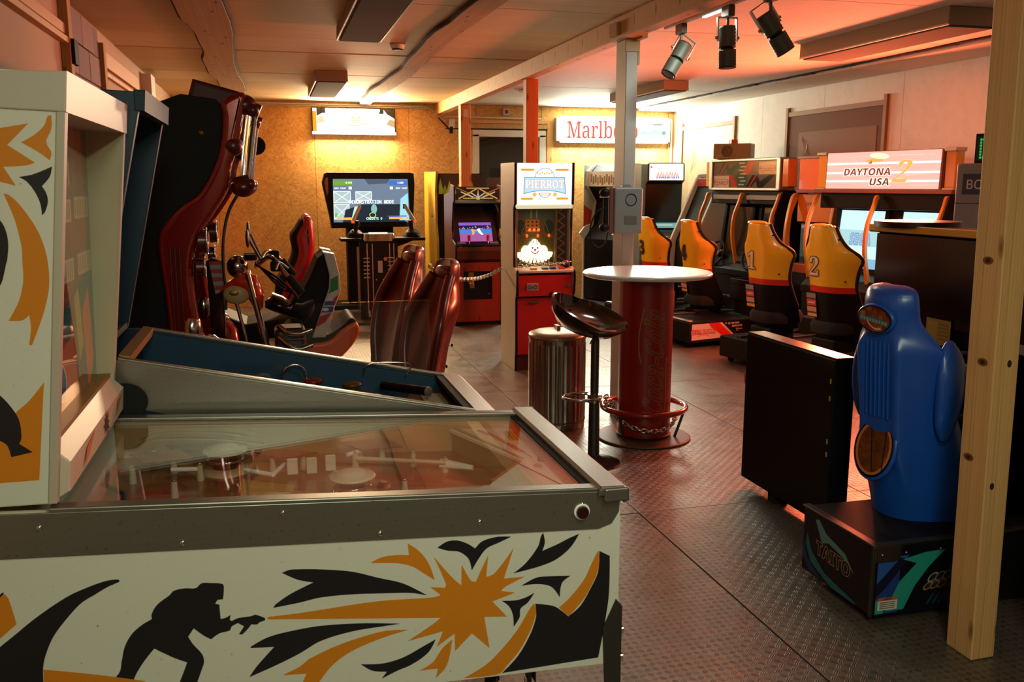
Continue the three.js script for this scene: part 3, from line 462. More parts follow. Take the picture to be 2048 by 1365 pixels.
{
  const t = thing('clown_machine', 'white sided clown pinfall machine with bright marquee and red cash door', 'arcade cabinet', [2.27, 0, -7.42]);
  const side = [[-0.46, 0], [0.02, 0], [0.02, 0.13], [0.035, 0.16], [0.035, 0.62], [0.06, 0.68], [0.07, 0.86], [-0.03, 0.9], [-0.03, 1.4], [0.0, 1.44], [0.01, 1.78], [-0.46, 1.78]];
  const sm = (x) => ext(side, -0.011, 0.011, 0.003).rotateY(-Math.PI / 2).translate(x, 0, 0);
  M('side_panel', sm(-0.255), m.pinWhite, t); M('side_panel', sm(0.255), m.pinWhite, t);
  each('edge_trim', [-0.255, 0.255].map((x) => tube(side.slice(1, 11).map(([z, y]) => [x, y, z + 0.004]), 0.011, 80, 6)), m.black, t);
  M('body', [span(-0.245, 0.245, 0.02, 1.4, -0.44, -0.12), span(-0.245, 0.245, 1.4, 1.77, -0.44, -0.05)], m.blackWood, t);
  M('plinth', span(-0.245, 0.245, 0, 0.14, -0.1, 0.0), std(0x4a0c0a, 0.5), t);
  M('lower_door', span(-0.243, 0.243, 0.14, 0.635, -0.05, 0.03), m.redDoor, t); M('upper_door', span(-0.243, 0.243, 0.65, 0.83, -0.05, 0.064), m.redDoor, t);
  M('door_handle', span(-0.14, -0.06, 0.585, 0.6, 0.03, 0.045), m.darkSteel, t); M('lock', T(rot(cyl(0.016, 0.016, 0.014), Math.PI / 2), 0.205, 0.74, 0.066), m.chrome, t); M('coin_cup', T(rot(cyl(0.018, 0.018, 0.012), Math.PI / 2), 0.05, 0.665, 0.066), m.black, t);
  const pl = M('coin_plate', span(-0.17, -0.07, 0.7, 0.765, 0.062, 0.068), m.alu, t); each('coin_slot', [-0.145, -0.095].map((x) => T(new THREE.TorusGeometry(0.015, 0.0035, 8, 24), x, 0.732, 0.0725)), m.darkSteel, pl);
  M('ledge', T(rot(box(0.49, 0.02, 0.16), 0.18), 0, 0.875, 0.0), m.greyWhite, t);
  [[-0.1, 0xd6a020], [0.0, 0x1e5a3c], [0.07, 0x24386a], [0.15, 0xc8401c]].forEach(([x, c]) => M('push_button', T(rot(box(0.055, 0.014, 0.04), 0.18), x, 0.888, 0.025), std(c, 0.4), t));
  M('knob', ball(0.03, 0.2, 0.9, 0.01, 1, 0.5, 0.8), m.black, t);
  const pf = art(384, 512, (g, w, h) => {
    g.fillStyle = '#4c4720'; g.fillRect(0, 0, w, h); g.fillStyle = '#54675c'; g.fillRect(0, 0, w, 90); poly(g, [[190, 30], [320, 90], [60, 90]], '#3f7a66'); g.fillStyle = '#c9bfa0'; g.fillRect(150, 0, 10, 90); g.fillRect(206, 0, 10, 90);
    g.fillStyle = '#7a6a2c'; g.fillRect(0, 90, w, 160); g.fillStyle = '#1f4a44'; g.beginPath(); g.ellipse(50, 170, 46, 70, 0, 0, 7); g.ellipse(332, 170, 46, 70, 0, 0, 7); g.fill(); g.fillStyle = '#c89a3c'; g.fillRect(104, 100, 132, 118); g.fillStyle = '#2a1c08'; for (let i = 0; i < 3; i++) for (let j = 0; j < 3; j++) { g.beginPath(); g.arc(126 + i * 42, 122 + j * 34, 9, 0, 7); g.fill(); }
    g.strokeStyle = '#b8a868'; g.lineWidth = 5; g.beginPath(); g.moveTo(60, 230); g.lineTo(104, 130); g.moveTo(290, 120); g.lineTo(330, 230); g.stroke();
    g.fillStyle = '#6d6420'; g.fillRect(0, 250, w, 262); for (let i = 0; i < 8; i++) { g.fillStyle = '#2c2a10'; g.beginPath(); g.ellipse(28 + i * 47, 480, 16, 34, 0, 0, 7); g.fill(); } g.fillStyle = '#8fae30'; for (let i = 0; i < 40; i++) g.fillRect(rnd() * w, 250 + rnd() * 170, 10, 5);
  });
  M('playfield', plane(0.35, 0.47, -0.05, 1.155, -0.112), print(pf, 0.5), t);
  M('side_track', plane(0.1, 0.47, 0.19, 1.155, -0.112), print(art(96, 512, (g, w, h) => { g.fillStyle = '#2a1a10'; g.fillRect(0, 0, w, h); g.strokeStyle = '#b06a30'; g.lineWidth = 10; g.beginPath(); for (let i = 0; i < 14; i++) g.lineTo(i % 2 ? 20 : 78, i * 42 - 10); g.stroke(); }), 0.4), t);
  M('window_frame', [span(-0.245, -0.225, 0.9, 1.42, -0.11, -0.04), span(0.12, 0.138, 0.9, 1.42, -0.11, -0.06), span(-0.24, 0.24, 1.385, 1.42, -0.11, -0.035)], std(0x6a6238, 0.5), t);
  M('window_glass', span(-0.235, 0.235, 0.905, 1.39, -0.056, -0.052, 0), m.glass, t);
  for (let i = 0; i < 3; i++) { M('score_lamp', ball(0.013, -0.1 + i * 0.04, 1.21, -0.1), glow(0xff6a2a, 1.6), t); M('score_lamp', ball(0.013, -0.125 + i * 0.1, 1.16, -0.1, 0.8, 1.2, 1), glow(0xff5a20, 1.6), t); }
  const face = new THREE.Group(); face.name = 'clown_face'; t.add(face); face.position.set(-0.055, 1.03, -0.1);
  const gl = glow(0xfff2c8, 3.4), gy = glow(0xffe2a4, 2.6);
  M('head', ball(0.062, 0, 0.015, 0, 1.05, 1.05, 0.25), gl, face);
  M('hair_tuft', ball(0.042, -0.078, 0.0, -0.004, 1, 1.1, 0.25), gy, face); M('hair_tuft', ball(0.042, 0.078, 0.0, -0.004, 1, 1.1, 0.25), gy, face);
  const ruff = []; for (let i = 0; i < 13; i++) { const a = Math.PI * (1.02 + 0.96 * i / 12); ruff.push(rod([Math.cos(a) * 0.04, Math.sin(a) * 0.03 - 0.01, 0], [Math.cos(a) * 0.16, Math.sin(a) * 0.085 - 0.02, 0.002], 0.006, 8, 0.013)); } M('ruff', ruff, gy, face);
  M('hat', loft([[0.05, 0.05], [0.07, 0.042], [0.09, 0.026], [0.1, 0.01]].map(([y, w]) => oval(y, w, 0.012, 0, 0.0))), gl, face);
  each('hat_stripe', [-2, -1, 0, 1, 2].map((i) => rod([i * 0.012, 0.06, 0.012], [i * 0.018, 0.095, 0.01], 0.003)), std(0x26406a, 0.5), face);
  each('eye', [ball(0.009, -0.022, 0.025, 0.016), ball(0.009, 0.022, 0.025, 0.016)], std(0x4a9c5a, 0.4), face); M('nose', ball(0.011, 0, 0.008, 0.018), std(0xe0481c, 0.4), face); M('mouth', tube([[-0.035, 0.0, 0.013], [-0.015, -0.02, 0.016], [0.015, -0.02, 0.016], [0.035, 0.0, 0.013]], 0.005, 20, 8), std(0xd8602c, 0.4), face);
  M('marquee_box', [span(-0.245, 0.245, 1.42, 1.77, -0.05, 0.0)], m.greyWhite, t);
  const mq = art(512, 360, (g, w, h) => {
    g.fillStyle = '#fff9e4'; g.fillRect(0, 0, w, h); g.fillStyle = '#e0882c'; g.fillRect(34, 48, 122, 18); g.fillRect(356, 48, 122, 18); g.fillRect(34, 296, 110, 18); g.fillRect(366, 296, 110, 18);
    g.strokeStyle = '#6f8fae'; g.lineWidth = 6; g.beginPath(); g.arc(256, 140, 96, 3.3, 6.1); g.stroke(); g.beginPath(); g.arc(256, 236, 60, 0.3, 2.8); g.stroke();
    g.strokeStyle = '#5d86a8'; g.lineWidth = 7; g.beginPath(); g.moveTo(66, 120); g.lineTo(440, 120); g.lineTo(452, 262); g.quadraticCurveTo(256, 210, 60, 262); g.closePath(); g.fillStyle = '#a9c8d8'; g.fill(); g.stroke();
    skewText(g, 'PIERROT', 256, 182, 96, '#fffdf4', { stroke: '#c4785c', lw: 6, skew: 0, font: 'serif', sx: 0.84 });
    g.fillStyle = '#e8a24c'; for (let i = 0; i < 7; i++) g.fillRect(180 + i * 22, 74 + (i % 2) * 10, 14, 14); for (const x of [160, 352]) { g.beginPath(); g.arc(x, 270, 18, 0, 7); g.fill(); } g.fillStyle = '#c8683c'; g.fillRect(206, 256, 100, 20); g.fillStyle = '#fff6dc'; g.fillRect(212, 260, 88, 12);
  });
  M('marquee', sheet([[-0.24, 1.425], [0.24, 1.425], [0.245, 1.775], [-0.24, 1.775]], 0.006), lit(mq, 1.35), t);
  M('marquee_lip', T(rot(box(0.5, 0.03, 0.04), 0.4), 0, 1.415, 0.0), glow(0xfff0c4, 0.7), t);
  area(0xfff0d0, 7, 0.48, 0.34, [2.27, 1.6, -7.39], [2.2, 1.4, -4]); area(0xfff0d0, 5, 0.2, 0.14, [2.22, 1.04, -7.46], [2.2, 1.0, -4]);
}
{
  const t = thing('barrier_chain', 'slack steel chain hung between cabinets and clown machine', 'chain', [2.0, 0.7, -7.6]);
  M('links', chain([[-0.86, 0.3, 0.95], [-0.72, 0.2, 0.75], [-0.45, 0.13, 0.4], [-0.2, 0.12, 0.05], [-0.02, 0.16, -0.15]], 0.035, 0.005), m.chrome, t);
  M('links', chain([[0.03, 0.21, 0.21], [0.2, 0.225, 0.24], [0.36, 0.222, 0.23], [0.5, 0.24, 0.2]], 0.035, 0.005), m.chrome, t);
  M('padlock', [box(0.035, 0.04, 0.02, -0.4, 0.07, 0.34, 0.005), T(new THREE.TorusGeometry(0.013, 0.004, 8, 16), -0.4, 0.097, 0.34)], m.brass, t);
}
{
  const t = thing('striped_stand', 'thin red and black striped stand between two upright cabinets', 'stand', [2.62, 0, -9.5]);
  M('board', span(-0.05, 0.05, 0, 1.12, -0.02, 0.02), m.black, t);
  for (let k = 0; k < 9; k++) M('stripe', T(rot(box(0.1, 0.05, 0.003), 0, 0, 0.5).translate(0, 0, 0), 0, 0.1 + k * 0.115, 0.0215), std(0xb0341c, 0.6), t);
  M('lamp', ball(0.04, 0, 1.15, 0, 1, 0.6, 1), std(0xd8482c, 0.3), t);
}

// ---------- pinball machines ----------
// printed art: [ink, outline in metres on the machine's side]
const SIDE_ART=[['k',[[-0.324,0.814],[-0.330,0.816],[-0.353,0.814],[-0.381,0.806],[-0.416,0.793],[-0.451,0.773],[-0.487,0.749],[-0.519,0.724],[-0.550,0.700],[-0.574,0.679],[-0.580,0.614],[-0.480,0.598],[-0.477,0.647],[-0.468,0.678],[-0.452,0.711],[-0.427,0.743],[-0.398,0.773],[-0.370,0.789],[-0.346,0.802],[-0.324,0.810]]],
['o',[[-0.564,0.787],[-0.535,0.812],[-0.527,0.800],[-0.517,0.744],[-0.573,0.697]]],
['k',[[-0.564,0.792],[-0.534,0.814],[-0.536,0.808],[-0.565,0.785]]],
['k',[[-0.180,0.779],[-0.168,0.788],[-0.153,0.787],[-0.128,0.782],[-0.125,0.775],[-0.128,0.748],[-0.139,0.748],[-0.144,0.740],[-0.136,0.737],[-0.135,0.705],[-0.125,0.706],[-0.115,0.711],[-0.117,0.700],[-0.113,0.697],[-0.100,0.702],[-0.073,0.703],[-0.065,0.705],[-0.046,0.695],[-0.046,0.690],[-0.057,0.687],[-0.063,0.683],[-0.074,0.685],[-0.083,0.674],[-0.094,0.664],[-0.100,0.666],[-0.089,0.682],[-0.101,0.691],[-0.114,0.685],[-0.118,0.677],[-0.139,0.673],[-0.156,0.662],[-0.170,0.672],[-0.189,0.691],[-0.201,0.674],[-0.193,0.657],[-0.176,0.631],[-0.173,0.614],[-0.178,0.598],[-0.195,0.554],[-0.230,0.559],[-0.213,0.599],[-0.206,0.617],[-0.228,0.629],[-0.268,0.657],[-0.288,0.633],[-0.307,0.604],[-0.319,0.573],[-0.370,0.581],[-0.338,0.613],[-0.331,0.640],[-0.323,0.670],[-0.307,0.696],[-0.286,0.713],[-0.268,0.722],[-0.268,0.733],[-0.256,0.752],[-0.231,0.770],[-0.223,0.778],[-0.202,0.781]]],
['o',[[-0.477,0.641],[-0.291,0.587],[-0.284,0.568],[-0.480,0.598]]],
['o',[[-0.040,0.697],[0.026,0.697],[0.189,0.703],[0.313,0.697],[0.331,0.700],[0.308,0.722],[0.341,0.716],[0.343,0.725],[0.316,0.793],[0.362,0.733],[0.378,0.718],[0.379,0.767],[0.400,0.726],[0.411,0.722],[0.440,0.783],[0.435,0.731],[0.454,0.737],[0.499,0.793],[0.476,0.722],[0.525,0.721],[0.478,0.701],[0.469,0.693],[0.503,0.685],[0.449,0.670],[0.483,0.629],[0.430,0.635],[0.442,0.557],[0.401,0.599],[0.362,0.561],[0.361,0.604],[0.320,0.577],[0.335,0.613],[0.255,0.600],[0.312,0.633],[0.330,0.646],[0.026,0.683],[-0.041,0.691]]],
['o',[[0.181,0.795],[0.205,0.804],[0.237,0.805],[0.262,0.802],[0.260,0.829],[0.278,0.815],[0.296,0.794],[0.309,0.768],[0.318,0.737],[0.295,0.755],[0.268,0.775],[0.236,0.786],[0.181,0.792]]],
['k',[[-0.007,0.792],[0.009,0.797],[0.030,0.796],[0.064,0.792],[0.138,0.778],[0.195,0.757],[0.249,0.737],[0.301,0.703],[0.267,0.713],[0.203,0.720],[0.137,0.726],[0.071,0.727],[0.027,0.721],[-0.028,0.716],[-0.023,0.723],[0.007,0.742],[0.057,0.763],[0.025,0.773]]],
['k',[[-0.078,0.634],[-0.044,0.650],[0.003,0.658],[0.068,0.662],[0.157,0.656],[0.240,0.644],[0.201,0.643],[0.134,0.640],[0.067,0.627],[0.023,0.605],[-0.021,0.587],[-0.084,0.565],[-0.068,0.587],[-0.030,0.627],[-0.078,0.631]]],
['o',[[-0.014,0.560],[0.021,0.574],[0.044,0.590],[0.111,0.614],[0.201,0.631],[0.258,0.627],[0.201,0.616],[0.133,0.594],[0.087,0.564],[0.050,0.516],[0.019,0.520],[0.034,0.555],[-0.014,0.559]]],
['k',[[0.152,0.560],[0.199,0.555],[0.245,0.563],[0.292,0.584],[0.318,0.596],[0.301,0.567],[0.263,0.543],[0.231,0.533],[0.196,0.519],[0.208,0.534],[0.176,0.541],[0.152,0.559]]],
['o',[[0.279,0.525],[0.310,0.541],[0.334,0.573],[0.356,0.590],[0.348,0.546],[0.338,0.522],[0.317,0.502],[0.322,0.524],[0.301,0.525]]],
['o',[[0.547,0.653],[0.552,0.634],[0.542,0.595],[0.513,0.542],[0.483,0.508],[0.463,0.490],[0.381,0.492],[0.434,0.518],[0.473,0.553],[0.508,0.594],[0.537,0.641]]],
['k',[[0.550,0.652],[0.572,0.647],[0.597,0.639],[0.617,0.623],[0.630,0.610],[0.658,0.631],[0.682,0.669],[0.702,0.713],[0.704,0.763],[0.730,0.748],[0.729,0.642],[0.706,0.496],[0.471,0.491],[0.508,0.527],[0.537,0.575],[0.552,0.619]]],
['o',[[0.701,0.765],[0.705,0.738],[0.697,0.703],[0.672,0.655],[0.652,0.631],[0.631,0.610],[0.607,0.635],[0.632,0.655],[0.667,0.696],[0.686,0.735]]],
['k',[[0.325,0.812],[0.347,0.824],[0.370,0.824],[0.393,0.814],[0.410,0.801],[0.426,0.816],[0.460,0.823],[0.493,0.820],[0.464,0.809],[0.436,0.798],[0.417,0.775],[0.402,0.750],[0.395,0.778],[0.374,0.797],[0.347,0.803]]],
['k',[[0.568,0.821],[0.572,0.798],[0.566,0.778],[0.601,0.790],[0.630,0.802],[0.654,0.810],[0.635,0.781],[0.601,0.755],[0.561,0.742],[0.498,0.732],[0.527,0.753],[0.556,0.790],[0.563,0.814]]],
['k',[[0.517,0.700],[0.552,0.715],[0.581,0.715],[0.635,0.710],[0.614,0.695],[0.609,0.660],[0.589,0.688],[0.557,0.699]]],
['k',[[0.471,0.669],[0.503,0.666],[0.527,0.670],[0.548,0.679],[0.532,0.657],[0.515,0.644],[0.513,0.624],[0.499,0.602],[0.497,0.631],[0.488,0.653]]]];
const BOX_ART=[['o',[[-0.477,1.697],[-0.462,1.700],[-0.415,1.709],[-0.453,1.670],[-0.410,1.639],[-0.423,1.634],[-0.463,1.631],[-0.445,1.597],[-0.471,1.604],[-0.485,1.606]]],
['o',[[-0.376,1.724],[-0.376,1.709],[-0.379,1.696],[-0.388,1.676],[-0.381,1.657],[-0.385,1.643],[-0.403,1.658],[-0.430,1.675],[-0.408,1.688],[-0.389,1.706],[-0.382,1.722]]],
['k',[[-0.382,1.632],[-0.387,1.614],[-0.402,1.596],[-0.396,1.585],[-0.394,1.569],[-0.400,1.550],[-0.406,1.543],[-0.407,1.564],[-0.414,1.585],[-0.426,1.604],[-0.439,1.613],[-0.414,1.618]]],
['o',[[-0.467,1.583],[-0.458,1.580],[-0.443,1.564],[-0.428,1.540],[-0.415,1.513],[-0.407,1.485],[-0.403,1.451],[-0.405,1.409],[-0.418,1.361],[-0.443,1.300],[-0.448,1.301],[-0.442,1.334],[-0.443,1.358],[-0.456,1.348],[-0.479,1.348],[-0.459,1.383],[-0.448,1.421],[-0.446,1.461],[-0.445,1.483],[-0.451,1.529],[-0.458,1.556]]],
['k',[[-0.490,1.546],[-0.477,1.535],[-0.469,1.516],[-0.467,1.489],[-0.473,1.453],[-0.472,1.462],[-0.479,1.435],[-0.487,1.415],[-0.507,1.395]]],
['o',[[-0.428,1.228],[-0.432,1.199],[-0.452,1.035],[-0.540,1.035],[-0.532,1.116],[-0.481,1.172],[-0.457,1.193]]],
['k',[[-0.523,1.222],[-0.506,1.207],[-0.492,1.188],[-0.478,1.159],[-0.476,1.123],[-0.481,1.110],[-0.459,1.092],[-0.497,1.085],[-0.503,1.110],[-0.531,1.134]]]];
const inks = { k: '#17151a', o: '#d07c12' };
function sideArt(list, x0, y0, x1, y1, w) {
  const h = Math.round(w * (y1 - y0) / (x1 - x0));
  return art(w, h, (g) => {
    g.fillStyle = '#d3d1c2'; g.fillRect(0, 0, w, h); speckle(g, w, h, 700, ['#a9a68e', '#e2dfca', '#8f8c74'], 1, 5, 0.16); speckle(g, w, h, 160, ['#5c5848', '#3c382c'], 0.6, 2.2, 0.7);
    for (const [c, p] of list) flow(g, p.map(([x, y]) => [(x - x0) / (x1 - x0) * w, (y1 - y) / (y1 - y0) * h]), inks[c]);
    speckle(g, w, h, 60, ['#d8d4bc'], 0.6, 1.6, 0.9);
  });
}
const brush = m.steel;
{
  const t = thing('pinball_machine', 'white pinball machine with black and orange gunman side art, nearest', 'pinball machine', [0, 0, -2.22]);
  const yt = (x) => 0.905 + (0.755 - x) * 0.053, prof = [[0.755, 0.475], [0.755, 0.9], [-0.75, yt(-0.75)], [-0.75, 0.52]];
  M('side_panel', ext(prof, 0.348, 0.37, 0.002), m.pinWhite, t); M('side_panel', ext(prof, -0.37, -0.348, 0.002), m.pinWhite, t);
  M('front_panel', span(0.735, 0.757, 0.475, 0.9, -0.35, 0.35), m.pinWhite, t); M('rear_panel', span(-0.75, -0.73, 0.52, 0.98, -0.35, 0.35), m.pinWhite, t); M('floor_panel', ext([[0.74, 0.49], [0.74, 0.5], [-0.74, 0.545], [-0.74, 0.535]], -0.35, 0.35, 0.001), m.oldPine, t);
  const b = [-0.75, 0.47, 0.755, 0.99];
  M('side_print', sheet([[0.753, 0.477], [0.753, 0.85], [-0.748, yt(-0.75) - 0.06], [-0.748, 0.522]], 0.3706, b), print(sideArt(SIDE_ART, ...b, 2048), 0.42), t);
  const rail = [[0.752, yt(0.752)], [-0.74, yt(-0.74)], [-0.74, yt(-0.74) - 0.092], [0.70, yt(0.7) - 0.09], [0.733, yt(0.73) - 0.078], [0.75, yt(0.75) - 0.05]];
  for (const [z0, z1, zi] of [[0.3695, 0.3735, 1], [-0.3735, -0.3695, -1]]) {
    const r = M('side_rail', [ext(rail, z0, z1, 0.0015), ext([[0.72, yt(0.72) - 0.002], [0.72, yt(0.72) + 0.009], [-0.44, yt(-0.44) + 0.009], [-0.44, yt(-0.44) - 0.002]], Math.min(zi * 0.337, zi * 0.3735), Math.max(zi * 0.337, zi * 0.3735), 0.003)], brush, t);
    const sc = [[-0.46, 0.03], [-0.2, 0.075], [0.0, 0.02], [0.2, 0.075], [0.42, 0.06], [0.66, 0.03]].map(([x, d]) => ball(0.006, x, yt(x) - d, zi * 0.3745, 1, 1, 0.6)); M('screw', sc, m.chrome, r);
  }
  const btn = M('flipper_button', T(rot(cyl(0.014, 0.015, 0.014), Math.PI / 2), 0.658, yt(0.66) - 0.045, 0.379), std(0x2c0606, 0.3), t); M('button_ring', T(new THREE.TorusGeometry(0.016, 0.0035, 8, 24), 0.658, yt(0.66) - 0.045, 0.376), m.whiteGloss, btn);
  M('lockdown_bar', ext([[0.695, 0.9], [0.695, 0.916], [0.702, 0.923], [0.757, 0.921], [0.768, 0.912], [0.77, 0.885], [0.757, 0.88], [0.757, 0.9]], -0.388, 0.388, 0.006, 3), brush, t);
  each('bar_end', [box(0.06, 0.032, 0.012, 0.737, 0.903, 0.387, 0.006), box(0.06, 0.032, 0.012, 0.737, 0.903, -0.387, 0.006)], brush, t);
  M('seal', ext([[0.68, 0.898], [0.68, 0.907], [0.7, 0.907], [0.7, 0.898]], -0.34, 0.34, 0.001), m.rubber, t);
  M('playfield_glass', ext([[0.695, 0.9], [0.695, 0.904], [-0.43, 0.9655], [-0.43, 0.9615]], -0.345, 0.345, 0), m.glass, t);
  const yp = (x) => 0.80 + (0.7 - x) * 0.055, pf = art(1024, 640, (g, w, h) => {
    g.fillStyle = '#8a4f22'; g.fillRect(0, 0, w, h); speckle(g, w, h, 600, ['#a8602c', '#6d3a18', '#c07c3c'], 6, 40, 0.25);
    poly(g, [[0, 300], [150, 250], [260, 420], [240, 640], [0, 640]], '#a83a14'); for (let i = 0; i < 9; i++) { g.fillStyle = '#6d2410'; g.fillRect(20, 330 + i * 32, 190, 8); }
    poly(g, [[300, 200], [420, 260], [400, 420], [300, 380]], '#b8902c'); poly(g, [[380, 300], [640, 340], [760, 430], [520, 520], [360, 420]], '#c2561c'); poly(g, [[420, 330], [600, 350], [560, 440], [430, 420]], '#d8b848'); poly(g, [[560, 180], [820, 220], [860, 320], [600, 300]], '#a83418'); poly(g, [[640, 330], [900, 300], [930, 360], [660, 400]], '#cfae3c'); poly(g, [[660, 400], [900, 380], [880, 470], [640, 470]], '#b03a20'); poly(g, [[140, 60], [330, 40], [420, 150], [200, 190]], '#c88a30'); poly(g, [[260, 470], [380, 460], [400, 560], [280, 580]], '#3c2a2a');
    g.fillStyle = '#2a1810'; for (let i = 0; i < 14; i++) { g.beginPath(); g.arc(230 + i * 4, 330 + i * 24, 11, 0, 7); g.fill(); } g.strokeStyle = '#e8c878'; g.lineWidth = 5; for (let i = 0; i < 7; i++) { g.beginPath(); g.arc(500 + i * 60, 420 + (i % 3) * 40, 20, 0, 7); g.stroke(); }
    g.fillStyle = '#e8d8b0'; for (let i = 0; i < 16; i++) g.fillRect(330 + i * 30, 380 + (i * 53) % 130, 18, 10);
  });
  const pg = new THREE.PlaneGeometry(1.13, 0.69).rotateX(-Math.PI / 2).rotateZ(-Math.atan(0.055)); M('playfield', T(pg, 0.135, yp(0.135), 0), print(pf, 0.35, { clearcoat: 0.6 }), t);
  each('inner_wall', [ext([[0.7, yp(0.7) - 0.05], [0.7, 0.9], [-0.43, 0.96], [-0.43, yp(-0.43) - 0.05]], -0.349, -0.343, 0.001), ext([[0.7, yp(0.7) - 0.05], [0.7, 0.9], [-0.43, 0.96], [-0.43, yp(-0.43) - 0.05]], 0.343, 0.349, 0.001)], std(0xb08a58, 0.5), t);
  const flatten = (g) => g.rotateX(-Math.PI / 2).rotateZ(-Math.atan(0.055)); // outline given as x and -z
  M('arch_wall', T(flatten(ext([[0.5, 0.34], [0.62, 0.03], [0.63, 0.02], [0.515, 0.34]], 0, 0.075, 0.002)), 0, 0.835, 0), std(0xa58a58, 0.5), t);
  const ap = M('apron', T(flatten(ext([[0.7, 0.345], [0.49, 0.345], [0.625, 0.02], [0.5, -0.16], [0.42, -0.345], [0.7, -0.345]], 0, 0.012, 0.003)), 0, 0.906, 0), m.pinWhite, t); ap.position.y = -0.012;
  const card = (nm, pts, y, mt) => M(nm, T(flatten(ext(pts, 0, 0.0015, 0)), 0, y, 0), mt, ap);
  card('score_card', [[0.645, 0.3], [0.69, 0.3], [0.69, 0.2], [0.645, 0.2]], 0.918, std(0xc9a63a, 0.6)); for (let k = 0; k < 3; k++) card('card_line', [[0.655 + k * 0.011, 0.295], [0.658 + k * 0.011, 0.295], [0.658 + k * 0.011, 0.205], [0.655 + k * 0.011, 0.205]], 0.9192, std(0x8a6a1c, 0.6));
  card('apron_print', [[0.588, 0.3], [0.602, 0.3], [0.655, 0.09], [0.64, 0.09]], 0.918, std(0xc0742c, 0.6)); card('apron_print', [[0.57, 0.32], [0.588, 0.32], [0.6, 0.27], [0.588, 0.27]], 0.918, std(0x5c6a7c, 0.6)); card('apron_print', [[0.64, 0.16], [0.65, 0.09], [0.66, 0.03], [0.648, 0.09]], 0.918, std(0x4c5a70, 0.6)); card('apron_line', [[0.5, -0.15], [0.508, -0.155], [0.62, 0.0], [0.612, 0.0]], 0.918, std(0xb8541c, 0.6)); card('apron_line', [[0.6, 0.0], [0.604, 0.0], [0.67, -0.2], [0.665, -0.2]], 0.918, std(0x3c4250, 0.6));
  M('plunger_hole', T(cyl(0.012, 0.012, 0.006), 0.655, 0.909, 0.07), std(0x4a3418, 0.7), ap);
  const bumper = (x, z) => {
    const g = new THREE.Group(); g.name = 'pop_bumper'; t.add(g); g.position.set(x, yp(x), z);
    M('skirt', lathe([[0, 0.012], [0.05, 0.012], [0.062, 0.004], [0.064, 0]]), std(0xc9a884, 0.4), g); M('bumper_body', cyl(0.03, 0.034, 0.05, 0, 0.03, 0), std(0x5c1c0c, 0.4), g); M('ring', T(rot(new THREE.TorusGeometry(0.045, 0.004, 8, 30), Math.PI / 2), 0, 0.035, 0), m.chrome, g);
    M('cap', lathe([[0, 0.076], [0.018, 0.075], [0.034, 0.07], [0.038, 0.064], [0.055, 0.062], [0.06, 0.058], [0.055, 0.054], [0, 0.054]]), std(0xd8d0b8, 0.25, 0, { clearcoat: 1 }), g);
  };
  bumper(-0.14, -0.2); bumper(0.17, 0.05); bumper(-0.02, 0.22);
  for (const [x, z] of [[0.03, -0.13], [0.08, -0.135], [0.13, -0.155]]) M('drop_target', box(0.028, 0.045, 0.008, x, yp(x) + 0.03, z, 0.003), std(0xe2d6bc, 0.35), t);
  const guide = (pts, nm, h = 0.02, mt = m.whiteGloss) => M(nm, pts.slice(1).map((q, i) => rod([pts[i][0], yp(pts[i][0]) + h, pts[i][1]], [q[0], yp(q[0]) + h, q[1]], 0.006, 10)), mt, t);
  guide([[-0.09, -0.12], [-0.02, -0.07], [0.01, -0.16]], 'rubber_band', 0.028); guide([[0.2, -0.19], [0.44, -0.13]], 'lane_guide', 0.03, std(0xc9b894, 0.4)); guide([[-0.27, -0.13], [-0.2, -0.13]], 'lane_guide', 0.03);
  guide([[-0.42, -0.06], [-0.36, 0.02], [-0.33, 0.2]], 'lane_guide', 0.02, m.darkSteel); guide([[0.18, -0.21], [0.22, -0.245]], 'rubber_band', 0.035); guide([[0.33, 0.1], [0.37, 0.13], [0.35, 0.2]], 'rubber_band', 0.025);
  const flip = (x0, z0, x1, z1) => M('flipper', loft([[x0, z0, 0.017], [(x0 + x1) / 2, (z0 + z1) / 2, 0.013], [x1, z1, 0.009]].map(([x, z, r]) => { const dx = x1 - x0, dz = z1 - z0, l = Math.hypot(dx, dz); return Array.from({ length: 12 }, (_, i) => { const a = i / 12 * Math.PI * 2; return [x + Math.cos(a) * r * -dz / l, yp(x) + 0.022 + Math.sin(a) * r * 0.8, z + Math.cos(a) * r * dx / l]; }); })), std(0xe6dcc4, 0.35), t);
  flip(0.43, -0.15, 0.51, -0.1); flip(0.46, 0.12, 0.53, 0.06);
  for (const [x, z] of [[-0.33, -0.28], [-0.27, -0.2], [-0.2, -0.13], [-0.02, -0.18], [0.06, -0.2], [0.2, -0.2], [0.22, -0.27], [0.3, 0.05], [0.28, -0.26], [0.44, -0.14], [0.12, 0.12], [0.06, 0.26], [-0.25, 0.0], [-0.36, -0.12], [0.36, -0.2]]) { const p = M('star_post', cyl(0.007, 0.01, 0.04, x, yp(x) + 0.02, z, 12), std(0xcdb894, 0.35), t); M('post_tip', ball(0.005, x, yp(x) + 0.043, z), m.chrome, p); }
  for (const [pts, c] of [[[[-0.38, 0.22], [-0.26, 0.26], [-0.22, 0.18], [-0.34, 0.15]], 0x9c5a2c], [[[-0.1, 0.25], [0.02, 0.24], [0.1, 0.2], [0.0, 0.15]], 0xa8281c], [[[-0.3, 0.3], [-0.08, 0.33], [-0.1, 0.28], [-0.28, 0.26]], 0x4a2a1c], [[[0.16, 0.3], [0.3, 0.33], [0.34, 0.24], [0.22, 0.22]], 0x8a3420]]) M('plastic', T(flatten(ext(pts, 0, 0.003, 0.001)), 0, 0.882, 0), std(c, 0.15, 0, { clearcoat: 1 }), t);
